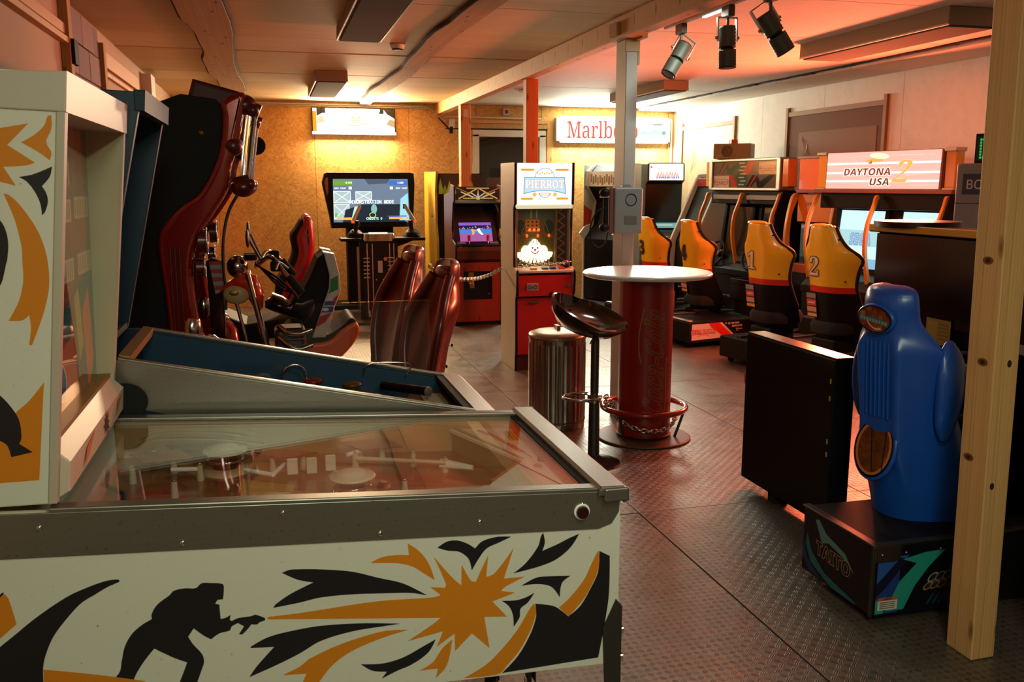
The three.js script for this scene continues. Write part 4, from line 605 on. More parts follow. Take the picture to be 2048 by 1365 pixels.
  for (const [z, s] of [[-0.3, 1], [-0.24, 0.8]]) M('clear_ramp', tube([[-0.36, 0.92, z], [-0.3, 0.935, z], [-0.15, 0.93, z + 0.02], [-0.05 * s, 0.91, z + 0.03]], 0.004, 30, 8), m.acrylic, t);
  M('clear_panel', ext([[-0.3, 0.87], [-0.3, 0.945], [-0.24, 0.95], [-0.06, 0.935], [-0.06, 0.86]], -0.31, -0.307, 0), m.glass, t);
  // legs
  for (const [x, z, y] of [[0.735, 0.352, 0.62], [0.735, -0.352, 0.62], [-0.72, 0.352, 0.66], [-0.72, -0.352, 0.66]]) {
    const sx = Math.sign(x), sz = Math.sign(z), g = new THREE.Group(); g.name = 'leg'; t.add(g); g.position.set(x, 0, z);
    M('leg_plate', [ext([[0.025 * sx, 0.0], [0.028 * sx, y], [0.012 * sx, y + 0.02], [-0.02 * sx, y - 0.05], [0.005 * sx, 0.0]], sz > 0 ? 0.0185 : -0.0225, sz > 0 ? 0.0225 : -0.0185, 0.001), span(Math.min(sx * 0.024, sx * 0.028), Math.max(sx * 0.024, sx * 0.028), 0.02, y, Math.min(-sz * 0.02, sz * 0.02), Math.max(-sz * 0.02, sz * 0.02), 0.001)], m.darkSteel, g);
    M('bolt', [y - 0.07, y - 0.14].map((q) => T(rot(cyl(0.009, 0.011, 0.012, 0, 0, 0, 8), 0, 0, Math.PI / 2), 0.032 * sx, q, 0)), m.chrome, g); M('leveller', lathe([[0, 0], [0.02, 0], [0.02, 0.006], [0.006, 0.014], [0.006, 0.03], [0, 0.03]]), m.chrome, g);
  }
  // backbox
  const bb = new THREE.Group(); bb.name = 'backbox'; t.add(bb);
  const bp = [[-0.44, 0.985], [-0.36, 1.8], [-0.74, 1.815], [-0.8, 0.99]];
  M('box_side', ext(bp, 0.35, 0.37, 0.002), m.pinWhite, bb); M('box_side', ext(bp, -0.37, -0.35, 0.002), m.pinWhite, bb);
  M('box_shell', [ext([[-0.36, 1.78], [-0.362, 1.8], [-0.74, 1.815], [-0.74, 1.795]], -0.35, 0.35, 0.001), ext([[-0.72, 1.8], [-0.74, 1.8], [-0.8, 0.99], [-0.78, 0.99]], -0.35, 0.35, 0.001), ext([[-0.44, 0.985], [-0.44, 1.0], [-0.8, 1.0], [-0.8, 0.985]], -0.35, 0.35, 0.001)], m.pinWhite, bb);
  const bbd = [-0.8, 0.98, -0.36, 1.82]; M('box_print', sheet([[-0.441, 0.988], [-0.363, 1.798], [-0.738, 1.812], [-0.798, 0.992]], 0.3706, bbd), print(sideArt(BOX_ART, ...bbd, 900), 0.42), bb);
  each('front_trim', [ext([[-0.44, 0.985], [-0.36, 1.8], [-0.345, 1.8], [-0.425, 0.985]], 0.345, 0.373, 0.002), ext([[-0.44, 1.06], [-0.36, 1.8], [-0.345, 1.8], [-0.425, 1.06]], -0.372, -0.345, 0.002)], std(0xb4aa98, 0.5), bb);
  M('top_trim', ext([[-0.47, 1.735], [-0.35, 1.73], [-0.343, 1.803], [-0.47, 1.8]], -0.3745, 0.3755, 0.003), std(0xbcb2a2, 0.45), bb);
  each('inner_cheek', [ext([[-0.43, 1.0], [-0.36, 1.74], [-0.47, 1.74], [-0.47, 1.0]], -0.351, -0.343, 0.001), ext([[-0.43, 1.0], [-0.36, 1.74], [-0.47, 1.74], [-0.47, 1.0]], 0.343, 0.351, 0.001)], std(0xb9b08e, 0.5), bb);
  const bg = art(768, 720, (g, w, h) => {
    g.fillStyle = '#7d4a38'; g.fillRect(0, 0, w, h); speckle(g, w, h, 500, ['#a8583c', '#5c3448', '#c07850', '#4a5a6a', '#8a3a34'], 14, 70, 0.4);
    poly(g, [[0, 380], [180, 340], [260, 720], [0, 720]], '#5c1c22'); poly(g, [[120, 400], [330, 380], [420, 600], [300, 720], [150, 720]], '#a83a2c'); poly(g, [[170, 470], [260, 440], [330, 500], [300, 600], [190, 590]], '#d0b02c'); poly(g, [[300, 560], [460, 480], [520, 720], [320, 720]], '#d87838'); g.fillStyle = '#3a6ab0'; g.beginPath(); g.ellipse(300, 610, 60, 44, 0.3, 0, 7); g.fill(); g.strokeStyle = '#dfe4e8'; g.lineWidth = 7; g.stroke(); poly(g, [[560, 400], [768, 360], [768, 720], [600, 720]], '#3e5c72'); poly(g, [[600, 480], [690, 420], [740, 620], [640, 700]], '#d8643c'); poly(g, [[500, 430], [560, 410], [600, 560], [540, 600]], '#b8b83c'); poly(g, [[60, 600], [150, 560], [160, 720], [40, 720]], '#1f5a4c'); poly(g, [[360, 460], [440, 430], [440, 520], [380, 530]], '#2a7a88'); poly(g, [[0, 0], [768, 0], [768, 150], [0, 190]], '#8a5044'); poly(g, [[420, 40], [520, 30], [560, 150], [470, 140]], '#4a3a3a'); g.fillStyle = '#c8a83c'; g.fillRect(500, 90, 20, 60); poly(g, [[430, 230], [700, 210], [740, 300], [500, 320]], '#9c4c34');
    for (const [x, y] of [[330, 185], [560, 180], [330, 330], [570, 325]]) { g.fillStyle = '#c9c4a8'; g.fillRect(x, y, 190, 56); g.fillStyle = '#86826c'; for (let i = 0; i < 7; i++) g.fillRect(x + 12 + i * 25, y + 8, 9, 40); }
  });
  M('backglass', plane(0.69, 0.68, 0, 0, 0).rotateY(Math.PI / 2).rotateZ(-0.03).translate(-0.455, 1.4, 0), print(bg, 0.08, { clearcoat: 1, clearcoatRoughness: 0.02 }), bb);
  M('speaker_panel', ext([[-0.455, 1.0], [-0.43, 0.985], [-0.405, 1.0], [-0.4, 1.06], [-0.44, 1.1]], -0.345, 0.345, 0.003), std(0xcdbca8, 0.4), bb);
  const starPts = Array.from({ length: 20 }, (_, i) => { const a = i / 20 * Math.PI * 2, r = i % 2 ? 0.016 : 0.034 + (i % 4) * 0.006; return [Math.cos(a) * r, Math.sin(a) * r]; });
  M('panel_star', sheet(starPts).rotateY(Math.PI / 2).translate(-0.4, 1.03, -0.07), std(0x24221e, 0.5, 0, { side: THREE.DoubleSide }), bb);
  each('panel_flash', [sheet([[-0.08, -0.022], [0.0, 0.0], [0.06, 0.026], [-0.04, 0.012]]).rotateY(Math.PI / 2).translate(-0.3995, 1.03, 0.14), sheet([[-0.05, -0.02], [0.0, 0.006], [0.05, 0.02], [-0.02, 0.016]]).rotateY(Math.PI / 2).translate(-0.3995, 1.03, -0.26)], std(0xc86a24, 0.5, 0, { side: THREE.DoubleSide }), bb);
  M('glass_channel', ext([[-0.47, 1.075], [-0.43, 1.075], [-0.43, 1.1], [-0.47, 1.1]], -0.343, 0.343, 0.003), m.brass, bb);
}
{
  const t = thing('pinball_machine', 'navy blue pinball machine with white clouds and broad metal rails', 'pinball machine', [0, 0, -2.915]);
  const N = 0.287, yt = (x) => 0.892 + (0.66 - x) * 0.213, navy = std(0x0b2438, 0.45), prof = [[0.655, 0.48], [0.655, 0.89], [-0.44, yt(-0.44)], [-0.95, yt(-0.44)], [-0.95, 0.56]];
  M('side_panel', ext(prof, N - 0.02, N, 0.002), navy, t); M('side_panel', ext(prof, -N, -N + 0.02, 0.002), navy, t); M('front_panel', span(0.64, 0.657, 0.48, 0.89, -N + 0.02, N - 0.02), navy, t); M('rear_panel', span(-0.95, -0.93, 0.56, 1.12, -N + 0.02, N - 0.02), navy, t); M('floor_panel', ext([[0.64, 0.49], [0.64, 0.5], [-0.93, 0.58], [-0.93, 0.57]], -N + 0.02, N - 0.02, 0.001), m.oldPine, t);
  const cl = art(1024, 440, (g, w, h) => { g.fillStyle = '#0d2c42'; g.fillRect(0, 0, w, h); g.fillStyle = '#b9b596'; for (const [x, y, r] of [[40, 250, 90], [130, 200, 80], [210, 250, 90], [330, 260, 80], [410, 230, 60], [470, 270, 46], [100, 330, 160], [300, 350, 150]]) { g.beginPath(); g.arc(x, y, r, 0, 7); g.fill(); } g.fillRect(0, 330, 560, 110); g.strokeStyle = '#1a1a18'; g.lineWidth = 5; for (const [x, y, r, a, b] of [[20, 240, 26, 1, 5.2], [60, 280, 50, 5.4, 6.9], [330, 250, 54, 5, 6.4], [120, 300, 90, 3.6, 5]]) { g.beginPath(); g.arc(x, y, r, a, b); g.stroke(); } for (let i = 0; i < 5; i++) { g.beginPath(); g.moveTo(150 + i * 14, 300); g.lineTo(172 + i * 14, 330); g.stroke(); } });
  M('side_print', sheet([[0.65, 0.485], [0.65, 0.74], [-0.94, 1.05], [-0.94, 0.565]], N + 0.0006, [-0.95, 0.48, 0.66, 1.15]), print(cl, 0.45), t);
  const band = (zi) => M('side_rail', [ext([[0.655, yt(0.655)], [-0.43, yt(-0.43)], [-0.43, yt(-0.43) - 0.13], [-0.2, yt(-0.2) - 0.14], [0.4, yt(0.4) - 0.1], [0.655, yt(0.655) - 0.045]], Math.min(zi * N, zi * (N + 0.004)), Math.max(zi * N, zi * (N + 0.004)), 0.001), ext([[0.62, yt(0.62) - 0.002], [0.62, yt(0.62) + 0.008], [-0.42, yt(-0.42) + 0.008], [-0.42, yt(-0.42) - 0.002]], Math.min(zi * (N - 0.022), zi * (N + 0.004)), Math.max(zi * (N - 0.022), zi * (N + 0.004)), 0.003)], brush, t);
  band(1); band(-1);
  M('lockdown_bar', ext([[0.585, 0.898], [0.587, 0.916], [0.655, 0.902], [0.667, 0.892], [0.667, 0.87], [0.655, 0.87]], -N - 0.01, N + 0.01, 0.004), m.alu, t);
  M('seal', ext([[0.56, 0.9], [0.56, 0.915], [0.586, 0.912], [0.586, 0.897]], -N + 0.02, N - 0.02, 0.002), m.rubber, t);
  each('inner_wall', [ext([[0.6, 0.8], [0.6, yt(0.6) - 0.01], [-0.43, yt(-0.43) - 0.01], [-0.43, 0.85]], -N + 0.019, -N + 0.026, 0.001), ext([[0.6, 0.8], [0.6, yt(0.6) - 0.01], [-0.43, yt(-0.43) - 0.01], [-0.43, 0.85]], N - 0.026, N - 0.019, 0.001)], std(0x0c3854, 0.5), t);
  const yp = (x) => 0.83 + (0.6 - x) * 0.09, pa = art(512, 290, (g, w, h) => { g.fillStyle = '#3c2616'; g.fillRect(0, 0, w, h); speckle(g, w, h, 260, ['#6d3c1c', '#1c1a1e', '#8a5a2c', '#22384a'], 5, 26, 0.5); poly(g, [[30, 60], [220, 80], [220, 110], [20, 100]], '#a8481c'); g.fillStyle = '#b08c54'; g.fillRect(430, 40, 70, 200); g.strokeStyle = '#c9a870'; g.lineWidth = 6; for (let i = 0; i < 6; i++) { g.beginPath(); g.arc(120 + i * 55, 150 + (i % 2) * 40, 18, 0, 7); g.stroke(); } });
  M('playfield', T(new THREE.PlaneGeometry(1.04, 0.53).rotateX(-Math.PI / 2).rotateZ(-Math.atan(0.09)), 0.08, yp(0.08), 0), print(pa, 0.3, { clearcoat: 0.6 }), t);
  const fl = (g) => g.rotateX(-Math.PI / 2).rotateZ(-Math.atan(0.09));
  M('apron', T(fl(ext([[0.59, 0.26], [0.47, 0.26], [0.43, 0.1], [0.46, -0.26], [0.59, -0.26]], 0, 0.006, 0.001)), 0, 0.9, 0), std(0x6a5436, 0.5), t); M('score_card', T(fl(ext([[0.49, 0.2], [0.57, 0.2], [0.57, 0.05], [0.49, 0.05]], 0, 0.002, 0)), 0, 0.907, 0), std(0xb8ae98, 0.6), t); M('score_card', T(fl(ext([[0.49, 0.0], [0.57, 0.0], [0.57, -0.15], [0.49, -0.15]], 0, 0.002, 0)), 0, 0.907, 0), std(0xa8987c, 0.6), t);
  M('ball_trough', rod([0.36, 0.9, -0.2], [0.5, 0.9, -0.06], 0.016), m.blackGloss, t); M('trough_cap', rod([0.496, 0.9, -0.064], [0.504, 0.9, -0.056], 0.0165), m.alu, t);
  M('wire_form', tube([[0.3, 0.93, -0.24], [0.32, 0.97, -0.24], [0.46, 0.965, -0.24], [0.45, 0.92, -0.24]], 0.003, 24, 6), m.chrome, t); M('wire_form', T(new THREE.TorusGeometry(0.04, 0.004, 8, 24), 0.06, 0.95, -0.2), m.chrome, t);
  M('clear_panel', ext([[-0.18, 0.93], [-0.18, 1.02], [0.02, 0.99], [0.02, 0.9]], -0.215, -0.212, 0), m.glass, t);
  for (const [x, z, c] of [[0.12, -0.19, 0x7a1c14], [-0.05, -0.2, 0x20303c], [0.25, -0.15, 0x5a3c1c], [-0.25, -0.2, 0x3a2418], [0.02, -0.05, 0x6a4a24], [0.3, 0.05, 0x4c2a14]]) { const b = M('pop_bumper', lathe([[0, 0.07], [0.03, 0.066], [0.034, 0.055], [0.02, 0.05], [0.02, 0.01], [0.036, 0]]), std(c, 0.3), t); b.position.set(x, yp(x), z); }
  M('rear_channel', [ext([[-0.42, yt(-0.42) - 0.01], [-0.39, yt(-0.39) - 0.01], [-0.39, yt(-0.39) + 0.012], [-0.42, yt(-0.42) + 0.012]], -N + 0.02, N - 0.02, 0.003)], m.brass, t);
  M('hinge_arm', [T(rot(cyl(0.056, 0.056, 0.014, 0, 0, 0, 40), Math.PI / 2).scale(1.1, 0.95, 1), -0.41, 1.005, N + 0.012)], m.rubber, t); 
  for (const [x, z] of [[0.63, 0.27], [0.63, -0.27], [-0.92, 0.27], [-0.92, -0.27]]) M('leg', [span(x - 0.02, x + 0.02, 0, 0.62, z + Math.sign(z) * 0.018, z + Math.sign(z) * 0.022, 0.001), span(x + Math.sign(x) * 0.026, x + Math.sign(x) * 0.03, 0, 0.62, z - 0.02, z + 0.02, 0.001)], m.darkSteel, t);
  const bb = new THREE.Group(); bb.name = 'backbox'; t.add(bb);
  const bp = [[-0.47, 1.13], [-0.31, 1.84], [-0.75, 1.86], [-0.86, 1.13]], nb = std(0x0a2f44, 0.4);
  M('box_side', ext(bp, N - 0.02, N + 0.01, 0.003), nb, bb); M('box_side', ext(bp, -N - 0.01, -N + 0.02, 0.003), nb, bb); M('box_shell', [ext([[-0.31, 1.815], [-0.31, 1.84], [-0.75, 1.86], [-0.75, 1.83]], -N, N, 0.001), ext([[-0.73, 1.84], [-0.75, 1.84], [-0.86, 1.13], [-0.84, 1.13]], -N, N, 0.001), ext([[-0.47, 1.13], [-0.47, 1.15], [-0.86, 1.15], [-0.86, 1.13]], -N, N, 0.001)], nb, bb);
  M('top_lip', ext([[-0.33, 1.79], [-0.305, 1.79], [-0.3, 1.845], [-0.33, 1.845]], -N - 0.013, N + 0.013, 0.003), std(0x143448, 0.6), bb);
  M('backglass', plane(0.53, 0.66).rotateY(Math.PI / 2).rotateZ(-0.2).translate(-0.47, 1.5, 0), print(art(320, 400, (g, w, h) => { g.fillStyle = '#16202a'; g.fillRect(0, 0, w, h); speckle(g, w, h, 160, ['#24465a', '#3a2a24', '#503018', '#1c2c3c'], 12, 46, 0.5); for (let i = 0; i < 26; i++) { g.fillStyle = ['#a8581c', '#6d3414', '#c07a2c'][i % 3]; g.fillRect(rnd() * w, 250 + rnd() * 130, rr(10, 34), rr(12, 44)); } }), 0.1, { clearcoat: 1 }), bb);
}
{ // clear acrylic divider behind the pinballs
  const t = thing('acrylic_divider', 'clear acrylic sheet standing behind the navy pinball machine', 'divider', [0.45, 0, -5.12]); M('sheet', span(-0.42, 0.42, 0.02, 0.94, -0.004, 0.004, 0.001), m.glass, t); M('foot', span(-0.42, 0.42, 0, 0.03, -0.02, 0.02), m.darkSteel, t);
}

// ---------- red rider machine ----------
{
  const t = thing('rider_cabinet', 'tall glossy red motorcycle rider cabinet with clear tubes', 'arcade cabinet', [-0.45, 0, -4.81]);
  const ox = 0.45, P = (a) => a.map(([x, y]) => [x + ox, y]), zn = 0.39, zf = -0.39; // local z of the near and far frames
  M('side_panel', ext(P([[-1.05, 0.02], [-1.05, 1.98], [-0.49, 1.95], [-0.36, 2.0], [-0.21, 1.98], [-0.185, 1.95], [-0.18, 1.89], [-0.2, 1.75], [-0.25, 1.64], [-0.31, 1.55], [-0.41, 1.48], [-0.47, 1.4], [-0.47, 0.02]]), zn - 0.04, zn + 0.005, 0.004), m.blackWood, t);
  M('side_panel', ext(P([[-1.05, 0.02], [-1.05, 1.98], [-0.49, 1.95], [-0.36, 2.0], [-0.21, 1.98], [-0.18, 1.89], [-0.2, 1.75], [-0.31, 1.55], [-0.47, 1.4], [-0.47, 0.02]]), zf - 0.005, zf + 0.04, 0.004), m.blackWood, t);
  M('rear_body', span(-0.58, -0.06, 0.02, 1.4, zf + 0.04, zn - 0.04), m.blackWood, t); M('screen', ext(P([[-0.45, 1.2], [-0.25, 1.62], [-0.24, 1.95], [-0.5, 1.95], [-0.55, 1.2]]), zf + 0.04, zn - 0.04, 0.006), std(0x0c0c0e, 0.12), t);
  M('side_bolt', T(rot(lathe([[0, 0.006], [0.008, 0.005], [0.012, 0]]), Math.PI / 2), -0.28 + ox, 1.83, zn + 0.006), m.brass, t);
  const outline = P([[-0.185, 1.965], [-0.09, 2.01], [-0.075, 1.98], [-0.095, 1.89], [-0.12, 1.78], [-0.155, 1.68], [-0.18, 1.57], [-0.235, 1.48], [-0.31, 1.37], [-0.345, 1.25], [-0.345, 1.07], [-0.31, 0.85], [-0.27, 0.6], [-0.25, 0.05], [-0.46, 0.05], [-0.465, 0.86], [-0.475, 1.1], [-0.485, 1.37], [-0.44, 1.445], [-0.37, 1.51], [-0.31, 1.55], [-0.25, 1.64], [-0.205, 1.75], [-0.183, 1.89]]);
  for (const [z0, z1] of [[zn - 0.03, zn + 0.075], [zf - 0.075, zf + 0.03]]) {
    const f = M('fork_frame', ext(smoothShape(outline), z0, z1, 0.028, 5), m.candy, t), zc = (z0 + z1) / 2, ze = z1;
    M('flute', [-0.445, -0.425, -0.405].map((x) => tube([[x + ox + 0.005, 1.32, ze - 0.002], [x + ox + 0.005, 1.1, ze], [x + ox + 0.008, 0.8, ze]], 0.007, 16, 8)), m.maroon, f);
    M('knuckle', [ball(0.052, -0.085 + ox, 1.955, zc, 1, 0.9, 1), ball(0.03, -0.05 + ox, 1.93, zc + 0.03), ball(0.045, -0.145 + ox, 1.77, zc + 0.02), ball(0.05, -0.11 + ox, 1.585, zc, 1.1, 0.9, 1), ball(0.024, -0.075 + ox, 1.6, zc + 0.03), rod([-0.1 + ox, 1.96, zc], [-0.02 + ox, 1.925, zc], 0.032, 16), rod([-0.15 + ox, 1.6, zc], [-0.08 + ox, 1.615, zc], 0.03, 16)], m.maroon, f);
    M('clear_tube', rod([-0.055 + ox, 1.925, zc], [-0.1 + ox, 1.615, zc], 0.026, 24), m.acrylic, f);
    M('light_rod', rod([-0.038 + ox, 1.92, zc + 0.012], [-0.085 + ox, 1.62, zc + 0.012], 0.005, 8), m.whiteGloss, f);
    for (const [x, y, r] of [[-0.33, 1.34, 0.06], [-0.345, 1.22, 0.045]]) { const d = M('round_lamp', T(rot(cyl(r, r * 0.9, 0.035, 0, 0, 0, 30), 0, 0, Math.PI / 2), x + ox + 0.03, y, zc), m.maroon, f); M('lamp_ring', T(rot(new THREE.TorusGeometry(r, 0.004, 8, 30), 0, Math.PI / 2), x + ox + 0.048, y, zc), m.chrome, f); }
    each('chrome_pod', [ball(0.06, -0.37 + ox, 0.93, zc + 0.02, 0.8, 1.4, 0.8).rotateZ(0), ball(0.05, -0.3 + ox, 0.86, zc + 0.01, 1.3, 0.8, 0.8)], m.chrome, f);
    M('lower_bulge', loft([oval(0.45, 0.08, 0.05, -0.29 + ox, zc), oval(0.62, 0.1, 0.06, -0.28 + ox, zc), oval(0.8, 0.09, 0.055, -0.29 + ox, zc), oval(0.9, 0.03, 0.03, -0.3 + ox, zc)]), m.candy, f);
  }
  M('top_fairing', ext(P([[-0.34, 1.98], [-0.31, 2.075], [-0.1, 2.02], [-0.08, 1.95], [-0.2, 1.93]]), zf - 0.02, zn - 0.05, 0.02, 4), std(0x4a0b08, 0.5), t);
  M('cross_tube', rod([-0.05 + ox, 1.81, zf - 0.12], [-0.05 + ox, 1.81, zf - 0.08], 0.05), m.black, t);
  M('flag_panel', sheet(P([[-0.315, 1.2], [-0.24, 1.205], [-0.245, 1.04], [-0.29, 1.03]]), -0.14), print(art(64, 128, (g, w, h) => { for (let i = 0; i < 8; i++) { g.fillStyle = i % 2 ? '#9c958c' : '#b01c1c'; g.fillRect(0, i * 16, w, 16); } }), 0.4, { side: THREE.DoubleSide }), t);
  M('console', ext(P([[-0.3, 0.05], [-0.33, 1.2], [-0.3, 1.22], [-0.25, 1.2], [-0.25, 0.05]]), -0.22, -0.145, 0.006), m.blackGloss, t);
  M('windshield_edge', tube(P([[-0.15, 1.55], [-0.2, 1.46], [-0.23, 1.34], [-0.24, 1.2], [-0.235, 1.05], [-0.24, 0.95]]).map(([x, y]) => [x, y, -0.1]), 0.008, 40, 8), m.darkSteel, t);
}
{
  const t = thing('ride_on_motorcycle', 'orange fendered ride-on motorcycle with raised handlebars', 'motorcycle', [0.02, 0, -4.86]);
  M('mount', [span(-0.2, 0.2, 0, 0.12, -0.2, 0.2, 0.02), span(-0.08, 0.14, 0.12, 0.68, -0.06, 0.06, 0.02)], m.black, t);
  M('front_fender', loft([[-0.27, 1.07, 0.04, 0.03], [-0.2, 1.11, 0.06, 0.045], [-0.13, 1.09, 0.065, 0.05], [-0.09, 1.0, 0.06, 0.04], [-0.085, 0.95, 0.03, 0.02]].map(([x, y, rz, rx]) => Array.from({ length: 16 }, (_, i) => { const a = i / 16 * Math.PI * 2; return [x + Math.cos(a) * rx * 0.7, y + Math.cos(a) * rx * 0.9, Math.sin(a) * rz]; }))), std(0xd8350c, 0.18, 0, { clearcoat: 1 }), t);
  M('fender_panel', [ball(0.07, -0.2, 1.04, 0.035, 0.95, 0.75, 0.45)], std(0xc8a878, 0.35), t); M('emblem', ball(0.02, -0.21, 1.05, 0.066, 1.2, 0.7, 0.2), m.brass, t);
  M('handlebar', tube([[0.1, 1.1, 0.32], [0.04, 1.17, 0.29], [-0.02, 1.24, 0.2], [-0.08, 1.2, 0.08], [-0.1, 1.18, 0], [-0.08, 1.2, -0.08], [-0.04, 1.24, -0.2], [0.02, 1.2, -0.29], [0.08, 1.12, -0.33]], 0.012, 60, 10), m.chrome, t);
  M('grip', rod([0.12, 1.07, 0.33], [0.06, 1.15, 0.3], 0.02), m.rubber, t); M('grip', rod([0.1, 1.1, -0.33], [0.04, 1.18, -0.3], 0.02), m.rubber, t);
  M('brake_lever', tube([[0.06, 1.19, 0.28], [0.02, 1.22, 0.3], [0.0, 1.19, 0.34]], 0.006, 16, 6), m.alu, t); M('mirror', [rod([-0.07, 1.22, 0.12], [-0.12, 1.32, 0.14], 0.006), ball(0.035, -0.13, 1.33, 0.14, 0.3, 1.3, 1), rod([-0.07, 1.22, -0.12], [-0.12, 1.34, -0.14], 0.006), ball(0.035, -0.13, 1.36, -0.14, 0.3, 1.3, 1)], m.darkSteel, t); each('switch_box', [box(0.05, 0.05, 0.06, 0.0, 1.2, 0.26, 0.012), box(0.05, 0.05, 0.06, 0.0, 1.22, -0.24, 0.012)], m.black, t);
  each('fork', [rod([-0.14, 1.15, 0.06], [-0.02, 0.55, 0.07], 0.014), rod([-0.14, 1.15, -0.06], [-0.02, 0.55, -0.07], 0.014), rod([-0.2, 1.0, 0.08], [-0.1, 0.5, 0.09], 0.009)], m.chrome, t);
  M('headlamp', [ball(0.06, -0.19, 1.18, 0, 0.9, 1, 1)], m.chrome, t); each('gauge', [cyl(0.035, 0.03, 0.03, -0.12, 1.23, 0.05), cyl(0.035, 0.03, 0.03, -0.12, 1.23, -0.05)], m.black, t);
  M('tank', loft([[-0.06, 0.98, 0.05, 0.02], [-0.02, 0.99, 0.1, 0.05], [0.03, 0.97, 0.11, 0.05], [0.08, 0.94, 0.08, 0.04], [0.1, 0.92, 0.05, 0.03]].map(([x, y, rz, ry]) => Array.from({ length: 16 }, (_, i) => { const a = i / 16 * Math.PI * 2; return [x, y + Math.sin(a) * ry, Math.cos(a) * rz]; }))), m.blackGloss, t);
  M('saddle', loft([[0.06, 0.94, 0.06, 0.02], [0.09, 0.94, 0.1, 0.04], [0.13, 0.93, 0.12, 0.045], [0.17, 0.95, 0.11, 0.04], [0.19, 0.97, 0.07, 0.025]].map(([x, y, rz, ry]) => Array.from({ length: 16 }, (_, i) => { const a = i / 16 * Math.PI * 2; return [x, y + Math.sin(a) * ry, Math.cos(a) * rz]; }))), m.rubber, t);
  M('engine', [box(0.16, 0.2, 0.2, 0.06, 0.76, 0, 0.03), ...[0, 1, 2, 3].map((i) => box(0.14, 0.012, 0.24, 0.06, 0.7 + i * 0.035, 0, 0.004))], m.darkSteel, t); each('exhaust', [tube([[0.0, 0.88, 0.12], [0.04, 0.85, 0.15], [0.1, 0.84, 0.16], [0.17, 0.86, 0.16]], 0.014, 30, 10), tube([[0.0, 0.82, 0.12], [0.05, 0.78, 0.15], [0.1, 0.76, 0.16], [0.17, 0.78, 0.16]], 0.014, 30, 10)], m.chrome, t);
  each('cable', [0, 1, 2].map((i) => tube([[-0.1, 1.2, 0.1 - i * 0.06], [0.02, 1.12 - i * 0.03, 0.16 - i * 0.1], [0.1, 1.02, 0.1 - i * 0.08], [0.06, 0.96, 0]], 0.006, 24, 6)), m.rubber, t);
}
// ---------- seats on the left ----------
const P2 = (x0) => (a) => a.map(([x, y]) => [x - x0, y]);
{
  const t = thing('racing_cockpit', 'red and black bucket seat standing tallest before the strand board', 'cockpit', [0.2, 0, -7.2]), P = P2(0.2);
  const shell = P([[0.25, 1.36], [0.3, 1.355], [0.325, 1.21], [0.31, 1.06], [0.24, 0.9], [0.14, 0.7], [0.08, 0.66], [0.06, 0.74], [0.1, 0.88], [0.18, 1.02], [0.2, 1.1], [0.19, 1.2], [0.22, 1.27], [0.24, 1.3]]);
  M('shell', ext(smoothShape(shell), 0.1, 0.24, 0.045, 5), std(0xb8140c, 0.28), t); M('shell', ext(smoothShape(shell), -0.24, -0.1, 0.045, 5), std(0xb8140c, 0.28), t);
  M('back_shell', ext(smoothShape(P([[0.26, 1.37], [0.3, 1.36], [0.32, 1.2], [0.3, 1.05], [0.2, 0.84], [0.12, 0.7], [0.09, 0.72], [0.2, 0.98], [0.26, 1.15]])), -0.16, 0.16, 0.02, 3), std(0xb8140c, 0.28), t);
  M('cushion', ext(smoothShape(P([[0.24, 1.34], [0.26, 1.3], [0.27, 1.1], [0.2, 0.95], [0.08, 0.7], [0.03, 0.7], [0.02, 0.8], [0.05, 0.9], [0.13, 1.0], [0.16, 1.09], [0.15, 1.21], [0.19, 1.27]])), -0.2, 0.21, 0.03, 4), m.rubber, t);
  M('bolt', [[0.15, 0.8], [0.22, 0.98], [0.27, 1.22]].map(([x, y]) => T(rot(cyl(0.01, 0.01, 0.012, 0, 0, 0, 12), Math.PI / 2), x - 0.2, y, 0.243)), m.darkSteel, t);
  M('seat_base', ext(P([[0.14, 0.72], [0.1, 0.6], [-0.2, 0.56], [-0.36, 0.64], [-0.36, 0.4], [0.1, 0.38], [0.2, 0.6]]), -0.24, 0.24, 0.02), m.black, t); M('plinth', span(-0.5, 0.1, 0, 0.4, -0.2, 0.2, 0.01), m.black, t);
}
